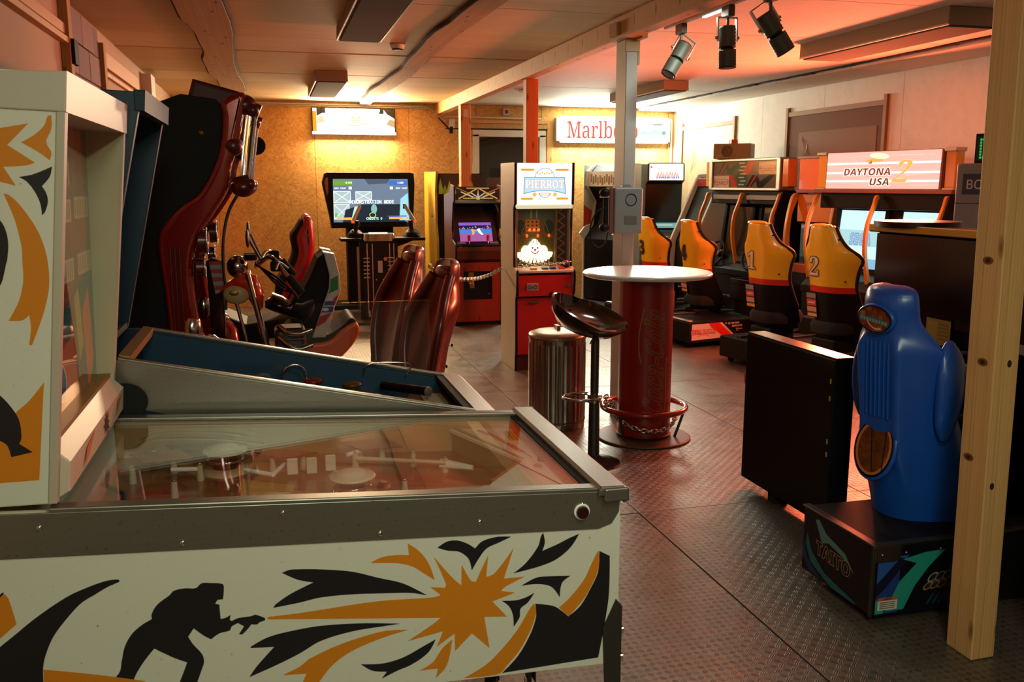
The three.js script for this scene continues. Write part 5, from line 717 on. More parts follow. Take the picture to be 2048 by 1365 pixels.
{
  const t = thing('racing_cockpit', 'black and white racing seat with green and blue decals on orange base', 'cockpit', [0.3, 0, -5.75]), P = P2(0.3);
  for (const [z0, z1] of [[0.1, 0.24], [-0.24, -0.1]]) {
    M('seat_side', ext(P([[0.305, 1.2], [0.37, 1.185], [0.395, 1.07], [0.4, 0.96], [0.36, 0.86], [0.3, 0.68], [0.22, 0.68], [0.27, 0.82], [0.33, 0.98], [0.335, 1.06]]), z0, z1, 0.008), std(0xcfc6b8, 0.4), t);
  }
  const dec = art(160, 420, (g, w, h) => { g.fillStyle = '#c9bfb0'; g.fillRect(0, 0, w, h); poly(g, [[60, 150], [150, 110], [150, 180], [60, 215]], '#1f7a3a'); poly(g, [[52, 230], [140, 190], [150, 260], [60, 290]], '#c9c2ba'); g.fillStyle = '#303c94'; g.fillRect(40, 240, 90, 22); g.fillRect(30, 268, 90, 30); g.fillStyle = '#e4e0dc'; g.beginPath(); g.ellipse(75, 283, 20, 9, 0, 0, 7); g.fill(); poly(g, [[0, 330], [110, 300], [70, 350], [0, 380]], '#b82420'); poly(g, [[120, 230], [160, 200], [160, 270], [130, 290]], '#b82420'); });
  M('decal', sheet(P([[0.335, 1.185], [0.365, 1.175], [0.39, 1.07], [0.395, 0.96], [0.355, 0.86], [0.3, 0.69], [0.225, 0.69], [0.275, 0.82], [0.338, 0.98], [0.343, 1.06]]), 0.2408), print(dec, 0.4), t);
  M('seat_back', ext(P([[0.31, 1.19], [0.335, 1.06], [0.33, 0.97], [0.27, 0.8], [0.22, 0.68], [0.1, 0.7], [0.1, 0.84], [0.16, 0.94], [0.22, 1.05], [0.27, 1.16]]), -0.2, 0.23, 0.02, 3), m.charcoal, t);
  M('cushion', ext(smoothShape(P([[0.06, 0.7], [0.1, 0.74], [0.3, 0.69], [0.4, 0.74], [0.46, 0.79], [0.49, 0.77], [0.42, 0.68], [0.3, 0.62], [0.1, 0.63]])), -0.23, 0.23, 0.02, 3), m.black, t);
  M('base_shell', ext(smoothShape(P([[0.08, 0.645], [0.2, 0.645], [0.32, 0.66], [0.41, 0.73], [0.48, 0.765], [0.505, 0.74], [0.49, 0.67], [0.38, 0.55], [0.28, 0.52], [0.1, 0.59]])), -0.26, 0.26, 0.02, 3), m.orange, t);
  M('frame', [span(-0.2, 0.3, 0.05, 0.11, -0.2, -0.16), span(-0.2, 0.3, 0.05, 0.11, 0.16, 0.2), span(0.0, 0.06, 0.1, 0.56, 0.1, 0.16), span(0.0, 0.06, 0.1, 0.56, -0.16, -0.1), span(-0.25, 0.35, 0, 0.05, -0.25, 0.25)], m.darkSteel, t); M('lever', rod([0.12 - 0.3, 0.75, 0.25], [0.2 - 0.3, 0.73, 0.25], 0.008), m.brass, t);
}
{
  const bench = thing('low_machine_base', 'pale metal step behind the orange seat base', 'platform', [0.36, 0, -6.55]); each('tread', [span(-0.4, 0.1, 0.42, 0.47, -0.3, 0.3, 0.008), span(-0.4, 0.1, 0.28, 0.33, -0.3, 0.34, 0.008)], m.alu, bench); M('riser', span(-0.38, 0.08, 0, 0.43, -0.28, 0.28), m.darkSteel, bench);
  const mk = (lab, x, z, H, turn) => {
    const t = thing('bucket_seat', lab, 'racing seat', [x, 0, z], turn, 'moulded maroon seats');
    // rings go up the leaning back: [height, half width, depth, lean]
    const lev = [[0.0, 0.14, 0.1, 0.14], [0.12, 0.2, 0.13, 0.13], [0.3, 0.25, 0.12, 0.09], [0.5, 0.27, 0.1, 0.04], [0.66, 0.28, 0.1, -0.01], [0.8, 0.26, 0.1, -0.05], [0.9, 0.19, 0.09, -0.07], [0.97, 0.15, 0.08, -0.085], [1.06, 0.14, 0.075, -0.1], [1.12, 0.12, 0.06, -0.11], [1.145, 0.07, 0.03, -0.11]].map(([y, w, d, l]) => [y * H, w, d, l]);
    const ringAt = ([y, w, d, l]) => Array.from({ length: 28 }, (_, i) => { const a = -i / 28 * Math.PI * 2, c = Math.cos(a), s = Math.sin(a); const wrap = 0.1 * Math.pow(Math.abs(c), 3) * (w / 0.28); return [c * w, y, l + (s < 0 ? s * d : s * d * 0.35) + wrap]; });
    M('shell', loft(smoothRows(lev, 3).map(ringAt)), m.maroon, t);
    for (const s of [-1, 1]) M('side_bolster', tube([[0.2 * s, 0.2 * H, 0.16], [0.26 * s, 0.45 * H, 0.14], [0.27 * s, 0.7 * H, 0.09], [0.2 * s, 0.88 * H, 0.02], [0.14 * s, 1.02 * H, -0.05]], 0.04, 30, 10), m.maroon, t);
    M('head_bolster', ball(0.05, 0, 1.05 * H, -0.06, 2.2, 1.0, 0.8), m.maroon, t);
    for (const [bx, by] of [[-0.1, 0.5], [0.1, 0.5], [-0.1, 0.34], [0.1, 0.34], [0, 0.75]]) M('button', ball(0.012, bx, by * H, -0.075 + (by < 0.45 ? 0.045 : 0), 1, 1, 0.6), m.black, t);
    M('seat_pan', loft([[0.0, 0.2, 0.2], [0.12, 0.23, 0.24], [0.2, 0.22, 0.24]].map(([y, w, d]) => oval(y * H, w, d, 0, 0.26, 24, 0.6))), m.maroon, t);
  };
  mk('maroon moulded seat with rounded headrest, the farther of two', 0.98, -6.95, 0.99, -Math.PI / 2 + 0.25); mk('maroon moulded seat nearest the steel bin, the closer of two', 1.12, -6.28, 0.94, -Math.PI / 2 + 0.25);
}

// ---------- bar table, stool, bin, telephone ----------
{
  const t = thing('bar_table', 'round white topped bar table on a red soft drink can column', 'table', [2.265, 0, -5.2]);
  M('table_top', lathe([[0, 1.035], [0.385, 1.035], [0.4, 1.042], [0.402, 1.055], [0.395, 1.064], [0.385, 1.066], [0, 1.066]], 72), std(0xe6e3da, 0.3, 0, { clearcoat: 1, clearcoatRoughness: 0.22 }), t);
  M('top_mark', T(box(0.03, 0.001, 0.008), -0.02, 1.0668, 0.02), m.grey, t);
  M('under_plate', cyl(0.19, 0.17, 0.02, 0, 1.024, 0, 48), m.black, t);
  const col = art(1024, 1024, (g, w, h) => {
    g.fillStyle = '#8c120c'; g.fillRect(0, 0, w, h); speckle(g, w, h, 900, ['#6d0c08', '#a81c12', '#5a0a08'], 3, 22, 0.22); g.fillStyle = '#7a100a'; g.fillRect(0, 0, 40, h);
    g.save(); g.translate(790, 530); g.rotate(-Math.PI / 2); g.transform(1, 0, -0.3, 1, 0, 0); g.font = 'italic bold 168px serif'; g.textAlign = 'center'; g.textBaseline = 'middle'; g.strokeStyle = '#a8763c'; g.lineWidth = 6; g.strokeText('Coca-Cola', 0, 0, 690); g.fillStyle = '#7c2a16'; g.fillText('Coca-Cola', 0, 0, 690);
    g.beginPath(); g.moveTo(-350, 60); g.bezierCurveTo(-200, 120, -60, 60, 60, 90); g.stroke(); g.beginPath(); g.moveTo(-20, -84); g.bezierCurveTo(120, -120, 240, -90, 340, -70); g.stroke(); g.restore();
  });
  const cg = new THREE.CylinderGeometry(0.168, 0.168, 0.99, 64, 1, true).rotateY(1.4).translate(0, 0.52, 0); M('can_column', cg, print(col, 0.38, { clearcoat: 0.4, clearcoatRoughness: 0.2 }), t);
  each('column_rim', [T(rot(new THREE.TorusGeometry(0.168, 0.006, 8, 60), Math.PI / 2), 0, 1.012, 0), T(rot(new THREE.TorusGeometry(0.17, 0.006, 8, 60), Math.PI / 2), 0, 0.03, 0)], std(0x5a0a08, 0.4), t);
  M('base_plate', lathe([[0, 0], [0.298, 0], [0.3, 0.006], [0.29, 0.012], [0, 0.014]], 72), std(0x6d4a38, 0.5, 0.3), t);
  M('foot_ring', T(rot(new THREE.TorusGeometry(0.262, 0.019, 14, 80), Math.PI / 2), 0, 0.2, 0), std(0x9c1a10, 0.25, 0.2, { clearcoat: 0.8 }), t);
  each('ring_strut', [0.55, 2.6, 4.7].map((a) => rod([Math.cos(a) * 0.2, 0.01, Math.sin(a) * 0.2], [Math.cos(a) * 0.26, 0.2, Math.sin(a) * 0.26], 0.009)), m.darkSteel, t);
  const c = thing('table_chain', 'steel chain wrapped low around the red can column', 'chain', [2.265, 0.12, -5.2]);
  M('links', chain([[-0.19, 0.1, -0.06], [-0.2, 0.03, 0.04], [-0.15, -0.01, 0.13], [-0.05, -0.035, 0.19], [0.07, -0.03, 0.185], [0.16, 0.005, 0.12], [0.195, 0.02, 0.03]], 0.032, 0.0055), m.chrome, c); M('links', chain([[-0.205, 0.12, -0.04], [-0.27, 0.09, 0.03], [-0.22, 0.14, -0.1]], 0.032, 0.0055), m.chrome, c);
}
{
  const t = thing('litter_bin', 'ribbed stainless steel bin with domed lid', 'bin', [1.815, 0, -5.62]);
  const n = 288, ring = (y, r, k) => Array.from({ length: n }, (_, i) => { const a = -i / n * Math.PI * 2, q = r * (1 + k * 0.014 * Math.sin(i * Math.PI * 2 / 8)); return [Math.cos(a) * q, y, Math.sin(a) * q]; });
  M('body', loft([ring(0.0, 0.186, 0), ring(0.03, 0.188, 0), ring(0.045, 0.188, 1), ring(0.3, 0.188, 1), ring(0.56, 0.188, 1), ring(0.575, 0.188, 0), ring(0.62, 0.188, 0)], true, true), std(0xb4b0a4, 0.22, 1), t);
  M('lid', lathe([[0, 0.655], [0.08, 0.652], [0.15, 0.642], [0.185, 0.63], [0.194, 0.615], [0.194, 0.6], [0.188, 0.598]], 64), std(0xa8a498, 0.32, 0.9), t); M('lid_handle', [span(-0.012, 0.012, 0.65, 0.68, -0.035, 0.035, 0.004)], m.alu, t); M('band', T(rot(new THREE.TorusGeometry(0.189, 0.004, 8, 64), Math.PI / 2), 0, 0.05, 0), m.darkSteel, t);
}
{
  const t = thing('bar_stool', 'chrome gas lift bar stool with dark tilted tractor seat', 'stool', [1.765, 0, -4.76]);
  M('base', lathe([[0, 0.05], [0.03, 0.048], [0.05, 0.03], [0.12, 0.014], [0.155, 0.006], [0.155, 0], [0, 0]], 56), std(0x5a4a44, 0.2, 0.9), t); M('column', [cyl(0.03, 0.034, 0.36, 0, 0.22, 0), cyl(0.024, 0.024, 0.42, 0, 0.6, 0)], m.darkSteel, t);
  M('footrest', [T(rot(new THREE.TorusGeometry(0.1, 0.009, 10, 40), Math.PI / 2).scale(1.1, 1, 0.9), -0.075, 0.395, 0), cyl(0.04, 0.04, 0.05, 0, 0.385, 0)], m.chrome, t); M('lift_lever', rod([0, 0.77, 0], [-0.06, 0.72, 0.08], 0.005), m.chrome, t); M('seat_mount', lathe([[0.025, 0.78], [0.03, 0.79], [0.08, 0.8], [0, 0.805]]), m.darkSteel, t);
  const seat = new THREE.Group(); seat.name = 'seat'; t.add(seat); seat.position.set(-0.055, 0.83, 0); seat.rotation.set(0.3, 0, -0.22);
  const q = [], N = 40; const prof = (a) => 0.045 + 0.05 * Math.max(0, -Math.cos(a)) + 0.015 * Math.max(0, -Math.sin(a));
  const rg = (f) => Array.from({ length: N }, (_, i) => { const a = -i / N * Math.PI * 2; return f(a); });
  M('bucket', loft([rg((a) => [Math.cos(a) * 0.06, -0.045, Math.sin(a) * 0.06]), rg((a) => [Math.cos(a) * 0.17, -0.03, Math.sin(a) * 0.15]), rg((a) => [Math.cos(a) * 0.225, prof(a) * 0.4, Math.sin(a) * 0.19]), rg((a) => [Math.cos(a) * 0.24, prof(a), Math.sin(a) * 0.2]), rg((a) => [Math.cos(a) * 0.225, prof(a) + 0.004, Math.sin(a) * 0.186]), rg((a) => [Math.cos(a) * 0.2, prof(a) * 0.4 + 0.005, Math.sin(a) * 0.17]), rg((a) => [Math.cos(a) * 0.14, -0.012, Math.sin(a) * 0.12]), rg((a) => [Math.cos(a) * 0.05, -0.02, Math.sin(a) * 0.04])]), std(0x1e0d09, 0.14, 0, { clearcoat: 1, clearcoatRoughness: 0.04 }), seat);
}
{
  const t = thing('wall_telephone', 'grey metal wall telephone with black handset on the painted post', 'telephone', [2.262, 1.43, -5.612]);
  M('case', box(0.2, 0.3, 0.09, 0, 0, 0.05, 0.016), m.enamel, t); M('top_hook', ext(smoothShape([[-0.03, 0], [-0.024, 0.02], [0.024, 0.02], [0.03, 0]]), 0.02, 0.06, 0.004).translate(0, 0.148, 0), m.enamel, t);
  M('dial_recess', T(rot(lathe([[0, -0.012], [0.03, -0.012], [0.036, 0.002], [0.04, 0.001], [0.036, -0.004]]), Math.PI / 2), 0.015, 0.07, 0.096), m.black, t); M('label_plate', box(0.085, 0.05, 0.003, 0.015, -0.06, 0.0965, 0.001), std(0x5c5a56, 0.6), t);
  M('handset_cradle', [box(0.03, 0.3, 0.07, -0.115, 0.0, 0.05, 0.008)], std(0x6a3a2a, 0.6), t); M('hook_arm', rod([-0.13, 0.09, 0.08], [-0.2, 0.09, 0.1], 0.007), m.chrome, t);
  M('handset', [rod([-0.15, 0.1, 0.07], [-0.15, -0.1, 0.07], 0.017), ball(0.036, -0.165, 0.115, 0.085, 0.9, 0.8, 1.1), ball(0.036, -0.165, -0.11, 0.085, 0.9, 0.8, 1.1)], m.black, t);
  M('cord', tube([[-0.16, 0.02, 0.09], [-0.22, -0.01, 0.09], [-0.26, -0.1, 0.09], [-0.25, -0.2, 0.09], [-0.2, -0.235, 0.09], [-0.15, -0.2, 0.08], [-0.135, -0.14, 0.07]], 0.005, 50, 8), m.black, t);
}
// ---------- cabinets in the far right corner ----------
{
  const t = thing('arcade_cabinet', 'white sided upright cabinet with palm tree side art in the far corner', 'arcade cabinet', [4.62, 0, -11.8], R(-62));
  const prof = [[-0.3, 0], [0.3, 0], [0.3, 0.85], [0.38, 0.93], [0.28, 1.02], [0.12, 1.06], [0.06, 1.36], [0.26, 1.58], [0.24, 1.78], [0.06, 1.88], [-0.3, 1.88]];
  const side = (x) => ext(prof, -0.012, 0.012, 0.003).rotateY(-Math.PI / 2).translate(x, 0, 0);
  const pal = art(420, 1024, (g, w, h) => {
    g.fillStyle = '#b9c2b4'; g.fillRect(0, 0, w, h); poly(g, [[0, 0], [420, 0], [420, 180], [0, 300]], '#9aa6ac'); poly(g, [[60, 480], [200, 380], [380, 420], [420, 700], [80, 640]], '#c9b896');
    g.fillStyle = '#1f3a34'; for (const [x, y, s] of [[120, 420, 1], [250, 520, 0.8], [170, 250, 0.6]]) { g.fillRect(x - 6 * s, y, 14 * s, 130 * s); for (let i = 0; i < 7; i++) { g.save(); g.translate(x, y); g.rotate(-0.5 + i * -0.36); g.beginPath(); g.ellipse(40 * s, 0, 44 * s, 9 * s, 0, 0, 7); g.fill(); g.restore(); } }
    poly(g, [[300, 350], [420, 300], [420, 520], [330, 500]], '#b83a24'); poly(g, [[120, 640], [380, 600], [300, 740], [180, 720]], '#2a4f9c'); g.fillStyle = '#5f8a6a'; g.fillRect(0, 740, w, 60); g.fillStyle = '#201c1a'; g.fillRect(120, 190, 70, 24);
  });
  M('side_panel', side(-0.3), m.greyWhite, t); M('side_panel', side(0.3), m.greyWhite, t);
  M('side_print', sheet(prof.map(([a, b]) => [-(a * 0.9 - 0.01), b * 0.97 + 0.03])).rotateY(-Math.PI / 2).translate(-0.3125, 0, 0.0), print(pal, 0.5, { side: THREE.DoubleSide }), t);
  M('body', ext([[-0.28, 0.02], [0.28, 0.02], [0.28, 0.85], [0.1, 1.04], [0.04, 1.36], [0.2, 1.56], [0.2, 1.74], [0.05, 1.86], [-0.28, 1.86]], -0.29, 0.29, 0.003).rotateY(-Math.PI / 2), m.black, t);
  M('marquee', T(plane(0.57, 0.2), 0, 1.67, 0.225), print(art(128, 48, (g, w, h) => { g.fillStyle = '#c9b89c'; g.fillRect(0, 0, w, h); for (let i = 0; i < 12; i++) { g.fillStyle = ['#a85a3c', '#5c7a4c', '#8a4a34'][i % 3]; g.fillRect(10 + i * 9, 8 + (i * 7) % 12, 7, 26); } }), 0.5), t);
}
{
  const t = thing('arcade_cabinet', 'black upright cabinet with bright lit marquee and yellow disc', 'arcade cabinet', [5.0, 0, -10.98], R(-14));
  M('body', ext([[-0.45, 0], [0.1, 0], [0.1, 0.8], [0.3, 0.92], [0.2, 1.0], [-0.1, 1.06], [-0.06, 1.6], [0.08, 1.64], [0.06, 1.86], [-0.45, 1.87]], -0.24, 0.24, 0.006).rotateY(-Math.PI / 2), m.blackGloss, t);
  M('control_top', T(rot(box(0.46, 0.01, 0.22), 0.4), 0, 0.975, 0.18), m.teal, t);
  M('marquee', T(rot(plane(0.44, 0.21), -0.06), 0, 1.755, 0.08), lit(art(256, 128, (g, w, h) => { g.fillStyle = '#fffaf2'; g.fillRect(0, 0, w, h); g.fillStyle = '#d8907c'; for (let i = 0; i < 22; i++) g.fillRect(50 + i * 8, 92 - (i * 13) % 34, 6, 30); g.fillStyle = '#6a7ab0'; for (let i = 0; i < 12; i++) g.fillRect(60 + i * 14, 100, 10, 14); g.fillStyle = '#c8563c'; g.fillRect(8, 20, 14, 14); }), 1.3), t);
  each('marquee_frame', [box(0.46, 0.012, 0.03, 0, 1.865, 0.06), box(0.46, 0.012, 0.03, 0, 1.645, 0.085)], m.darkSteel, t);
  M('round_badge', T(rot(cyl(0.085, 0.085, 0.008, 0, 0, 0, 40), 0, 0, Math.PI / 2), 0.245, 1.72, -0.06), m.yellow, t);
  M('screen_glow', T(rot(plane(0.38, 0.1), -0.9), 0, 1.07, 0.06), lit(art(64, 24, (g, w, h) => { g.fillStyle = '#8fd8cc'; g.fillRect(0, 0, w, h); g.fillStyle = '#e8fff8'; g.fillRect(10, 6, 40, 8); }), 0.5), t);
}
{
  const t = thing('arcade_cabinet', 'pale slant sided cabinet between lit marquee and rally cabinet', 'arcade cabinet', [5.33, 0, -10.28], R(-80));
  M('side_panel', ext([[-0.3, 0], [0.5, 0], [0.46, 0.9], [0.06, 1.72], [-0.3, 1.74]], -0.26, -0.22, 0.01).rotateY(-Math.PI / 2), m.greyWhite, t); M('side_panel', ext([[-0.3, 0], [0.5, 0], [0.46, 0.9], [0.06, 1.72], [-0.3, 1.74]], 0.22, 0.26, 0.01).rotateY(-Math.PI / 2), m.greyWhite, t);
  M('body', ext([[-0.28, 0.02], [0.42, 0.02], [0.38, 0.9], [0.02, 1.68], [-0.28, 1.7]], -0.22, 0.22, 0.004).rotateY(-Math.PI / 2), m.black, t); M('header', box(0.4, 0.1, 0.02, 0, 1.62, 0.08), m.red, t);
  const b = thing('speaker_box', 'tan speaker box tilted on top of the rally cabinet', 'box', [5.2, 1.9, -9.55], R(-40));
  M('box', box(0.42, 0.17, 0.26, 0, 0.07, 0, 0.006), std(0xa08a5c, 0.6), b); M('speaker', T(rot(lathe([[0, 0], [0.05, 0.006], [0.062, 0.004], [0.066, 0]]), Math.PI / 2), -0.06, 0.07, 0.131), std(0x6d5a34, 0.6), b); M('beacon', box(0.07, 0.05, 0.05, 0.0, 0.18, 0, 0.008), std(0xd8441c, 0.4), b);
}

// ---------- twin racing cabinets ----------
// bucket shell: rings up the back, open to +z (the player looks to -z in the seat's own frame is turned by its parent)
function shellRings(lev, n = 12, th = 0.03) {
  return lev.map(([y, w, wrap, back]) => { const r = []; for (let i = 0; i <= n; i++) { const q = -1 + 2 * i / n; r.push([q * w, y, back + wrap * Math.pow(Math.abs(q), 3)]); } for (let i = n; i >= 0; i--) { const q = -1 + 2 * i / n; r.push([q * (w - th * 0.6), y, back + wrap * Math.pow(Math.abs(q), 3) - th * (1 - 0.3 * Math.abs(q))]); } return r; });
}
const seatYellow = std(0xefb91c, 0.28, 0, { clearcoat: 0.5, clearcoatRoughness: 0.12 });
function raceSeat(parent, x, z, digit, dy = 0, color = '#d9c8bc') {
  // seat faces local -z (towards the monitor), its back to +z
  const s = new THREE.Group(); s.name = 'seat'; parent.add(s); s.position.set(x, dy, z);
  const up = [[0.79, 0.235, -0.15, 0.04], [0.87, 0.24, -0.15, 0.05], [0.94, 0.265, -0.16, 0.06], [1.0, 0.29, -0.17, 0.07], [1.04, 0.29, -0.17, 0.075], [1.075, 0.265, -0.14, 0.08], [1.105, 0.215, -0.1, 0.085], [1.14, 0.18, -0.08, 0.09], [1.2, 0.155, -0.07, 0.096], [1.26, 0.13, -0.06, 0.1], [1.275, 0.115, -0.06, 0.095]];
  M('shell', loft(shellRings(smoothRows(up, 3), 20)), seatYellow, s);
  M('shell_crown', loft([[1.27, 0.115, 0.035], [1.284, 0.105, 0.03], [1.29, 0.06, 0.012]].map(([y, w, d]) => oval(y, w, d, 0, 0.068))), seatYellow, s);
  M('red_band', loft(shellRings([[0.74, 0.232, -0.15, 0.034], [0.79, 0.2355, -0.15, 0.0405]])), std(0xc8280f, 0.35), s);
  M('lower_shell', loft(shellRings([[0.3, 0.13, -0.2, -0.06], [0.42, 0.22, -0.24, -0.03], [0.56, 0.24, -0.22, 0.0], [0.66, 0.235, -0.18, 0.02], [0.74, 0.2315, -0.15, 0.0335]])), m.black, s);
  each('rim', [-1, 1].map((q) => tube([[0.235 * q, 0.56, -0.215], [0.23 * q, 0.7, -0.15], [0.235 * q, 0.8, -0.11], [0.262 * q, 0.93, -0.1], [0.288 * q, 1.02, -0.095], [0.215 * q, 1.105, -0.015], [0.165 * q, 1.18, 0.018], [0.127 * q, 1.265, 0.035]], 0.014, 40, 8)), m.rubber, s);
  M('cushion', loft([[0.4, 0.18, 0.2], [0.46, 0.19, 0.21], [0.5, 0.17, 0.19]].map(([y, w, d]) => oval(y, w, d, 0, -0.2, 24, 0.6))), m.rubber, s);
  M('back_pad', loft([[0.48, 0.13, -0.1], [0.8, 0.13, -0.05], [1.05, 0.14, -0.03], [1.22, 0.08, 0.01]].map(([y, w, q]) => oval(y, w, 0.03, 0, q))), m.rubber, s);
  each('bolt', [[-0.16, 1.17, 0.035], [0.16, 1.17, 0.035], [0.2, 0.84, -0.02], [-0.2, 0.84, -0.02]].map(([a, b, c]) => ball(0.007, a, b, c)), m.black, s);
  const dig = art(128, 192, (g, w, h) => { g.clearRect(0, 0, w, h); skewText(g, digit, 64, 100, 170, color, { stroke: '#5c1a14', lw: 12, skew: -0.12, font: digit === '2' || digit === '1' ? 'serif' : 'sans-serif' }); });
  const curved = (w, h, y, x, mt, nm) => { const g = new THREE.PlaneGeometry(w, h, 8, 1); const p = g.attributes.position; for (let i = 0; i < p.count; i++) { const qx = p.getX(i) + x, yy = p.getY(i) + y; const back = 0.04 + (yy - 0.79) * 0.145; p.setXYZ(i, qx, yy, Math.min(back, 0.098) - 0.16 * Math.pow(Math.abs(qx) / 0.26, 3) + 0.004); } g.computeVertexNormals(); return M(nm, g, mt, s); };
  curved(0.17, 0.24, 0.95, -0.06, decal(dig), 'number_decal');
  const st = art(64, 128, (g, w, h) => { g.fillStyle = '#8a7d70'; g.fillRect(0, 0, w, 26); g.fillStyle = '#1c1a1c'; g.fillRect(0, 26, w, 8); g.fillStyle = '#c83a24'; g.fillRect(0, 34, w, 32); g.fillStyle = '#d8b0a0'; g.fillRect(8, 46, 48, 8); g.fillStyle = '#c98c70'; g.fillRect(0, 72, w, 26); g.fillStyle = '#d8a020'; g.fillRect(0, 108, w, 16); g.fillStyle = '#3a3470'; g.fillRect(0, 98, w, 10); });
  const sg = plane(0.1, 0.2, -0.1, 0.625, 0); { const p = sg.attributes.position; for (let i = 0; i < p.count; i++) p.setZ(i, 0.036 + (p.getY(i) - 0.72) * 0.16); } M('sponsor_stickers', sg, print(st, 0.5), s);
  M('pedestal', [span(-0.13, 0.13, 0.12, 0.36, -0.3, -0.02, 0.02), span(-0.17, 0.17, 0.12, 0.18, -0.36, 0.06, 0.012)], m.black, s);
}
function wheel(parent, x, y, z) {
  const w = new THREE.Group(); w.name = 'steering_wheel'; parent.add(w); w.position.set(x, y, z); w.rotation.x = -0.35;
  M('rim', new THREE.TorusGeometry(0.14, 0.014, 12, 48), m.rubber, w); M('spoke', [0.3, Math.PI - 0.3, -Math.PI / 2].map((a) => rod([0, 0, -0.01], [Math.cos(a) * 0.135, Math.sin(a) * 0.135, 0], 0.01)), m.darkSteel, w); M('hub', T(rot(lathe([[0, 0.02], [0.03, 0.018], [0.045, 0]]), Math.PI / 2), 0, 0, 0), m.alu, w); M('column', rod([0, 0, -0.02], [0, -0.02, -0.2], 0.03), m.black, w);
}
function twin(name, label, pos, deg, o) {
  const t = thing(name, label, 'racing cabinet', pos, R(deg)), W = o.half;
  // local +z looks to the aisle; z = 0 is the marquee face
  M('rear_body', [span(-W, W, 0.02, 1.52, -0.34, -0.24, 0.006), span(-W, W, 0.02, 0.62, -0.26, 0.14, 0.01), span(-W, W, 1.38, 1.53, -0.3, -0.03, 0.01)], m.blackWood, t);
  M('dashboard', ext([[-0.22, 0.62], [-0.2, 0.8], [0.06, 0.74], [0.16, 0.66], [0.16, 0.6]], -W, W, 0.008).rotateY(-Math.PI / 2), m.black, t);
  for (const s of [-1, 1]) {
    const cx = s * W * 0.5, g = new THREE.Group(); g.name = 'monitor'; t.add(g); g.position.set(cx, 1.1, -0.2); g.rotation.x = -0.12;
    M('bezel', [span(-W * 0.44, W * 0.44, 0.26, 0.34, -0.02, 0.02), span(-W * 0.44, W * 0.44, -0.32, -0.27, -0.02, 0.02), span(-W * 0.44, -W * 0.37, -0.3, 0.3, -0.02, 0.02), span(W * 0.37, W * 0.44, -0.3, 0.3, -0.02, 0.02)], m.charcoal, g);
    M('picture', plane(W * 0.76, 0.54), o.screens[s < 0 ? 0 : 1], g);
    if (o.glow) { t.updateMatrixWorld(true); const a = g.localToWorld(new THREE.Vector3(0, 0, 0.03)), b = g.localToWorld(new THREE.Vector3(0, 0, 2)); area(o.glow, 1.4, W * 0.76, 0.54, a.toArray(), b.toArray()); }
    wheel(t, cx, 0.82, 0.1); M('gear_lever', [rod([cx + 0.17, 0.7, 0.12], [cx + 0.18, 0.84, 0.16], 0.007), ball(0.018, cx + 0.18, 0.85, 0.16)], m.darkSteel, t);
    M('pedal_box', span(cx - 0.16, cx + 0.16, 0.14, 0.4, 0.1, 0.36, 0.02), m.charcoal, t);
  }
  const arcPts = [[1.5, 0.02], [1.42, 0.05], [1.25, 0.12], [1.05, 0.135], [0.85, 0.1], [0.65, 0.04]];
  for (const x of [-W, 0, W]) { const a = ext(smoothShape([...arcPts.map(([y, z]) => [z + 0.01, y]), ...arcPts.slice().reverse().map(([y, z]) => [z - 0.03, y])]), -0.014, 0.014, 0.006, 3).rotateY(-Math.PI / 2).translate(x, 0, 0); M('arch_fin', a, o.fin, t); }
  M('side_wall', [ext([[-0.34, 0.02], [0.05, 0.02], [0.1, 0.85], [0.08, 1.3], [0.0, 1.52], [-0.34, 1.52]], -W - 0.03, -W + 0.0, 0.006).rotateY(-Math.PI / 2).scale(1, 1, 1)], m.blackWood, t);
  if (o.base) M('platform', [span(o.base[0], Math.min(o.base[1], W + 0.08), 0.05, o.base[4], o.base[2], o.base[3], 0.012), span(0, o.base[1], 0.052, o.base[4] - 0.002, 0.5, o.base[3] - 0.001, 0.012)], m.blackWood, t);
  each('floor_rail', [-1, 1].flatMap((s) => [-0.12, 0.12].map((d) => span(s * W * 0.57 + d - 0.025, s * W * 0.57 + d + 0.025, o.base[4] - 0.002, o.base[4] + 0.018, 0.3, o.base[3] - 0.05, 0.004))), m.darkSteel, t);
  each('caster', [[o.base[0] + 0.08, o.base[3] - 0.08], [o.base[1] - 0.08, o.base[3] - 0.08], [o.base[0] + 0.08, 0.2], [o.base[1] - 0.08, 0.2]].map(([x, z]) => T(rot(cyl(0.03, 0.03, 0.03), 0, 0, Math.PI / 2), x, 0.03, z)), m.rubber, t);
  return t;
}
const segaScreen = (dim) => art(320, 240, (g, w, h) => { g.fillStyle = '#c4ecee'; g.fillRect(0, 0, w, h); g.fillStyle = '#9fcfd2'; g.fillRect(0, 84, w, 66); if (dim) { g.fillStyle = '#7fb4cc'; g.fillRect(0, 200, w, 40); } skewText(g, 'SEGA', 160, 122, 60, '#8fb8d8', { stroke: '#5a7fb0', lw: 6, skew: 0 }); });
const fin = std(0xd08a1c, 0.35);
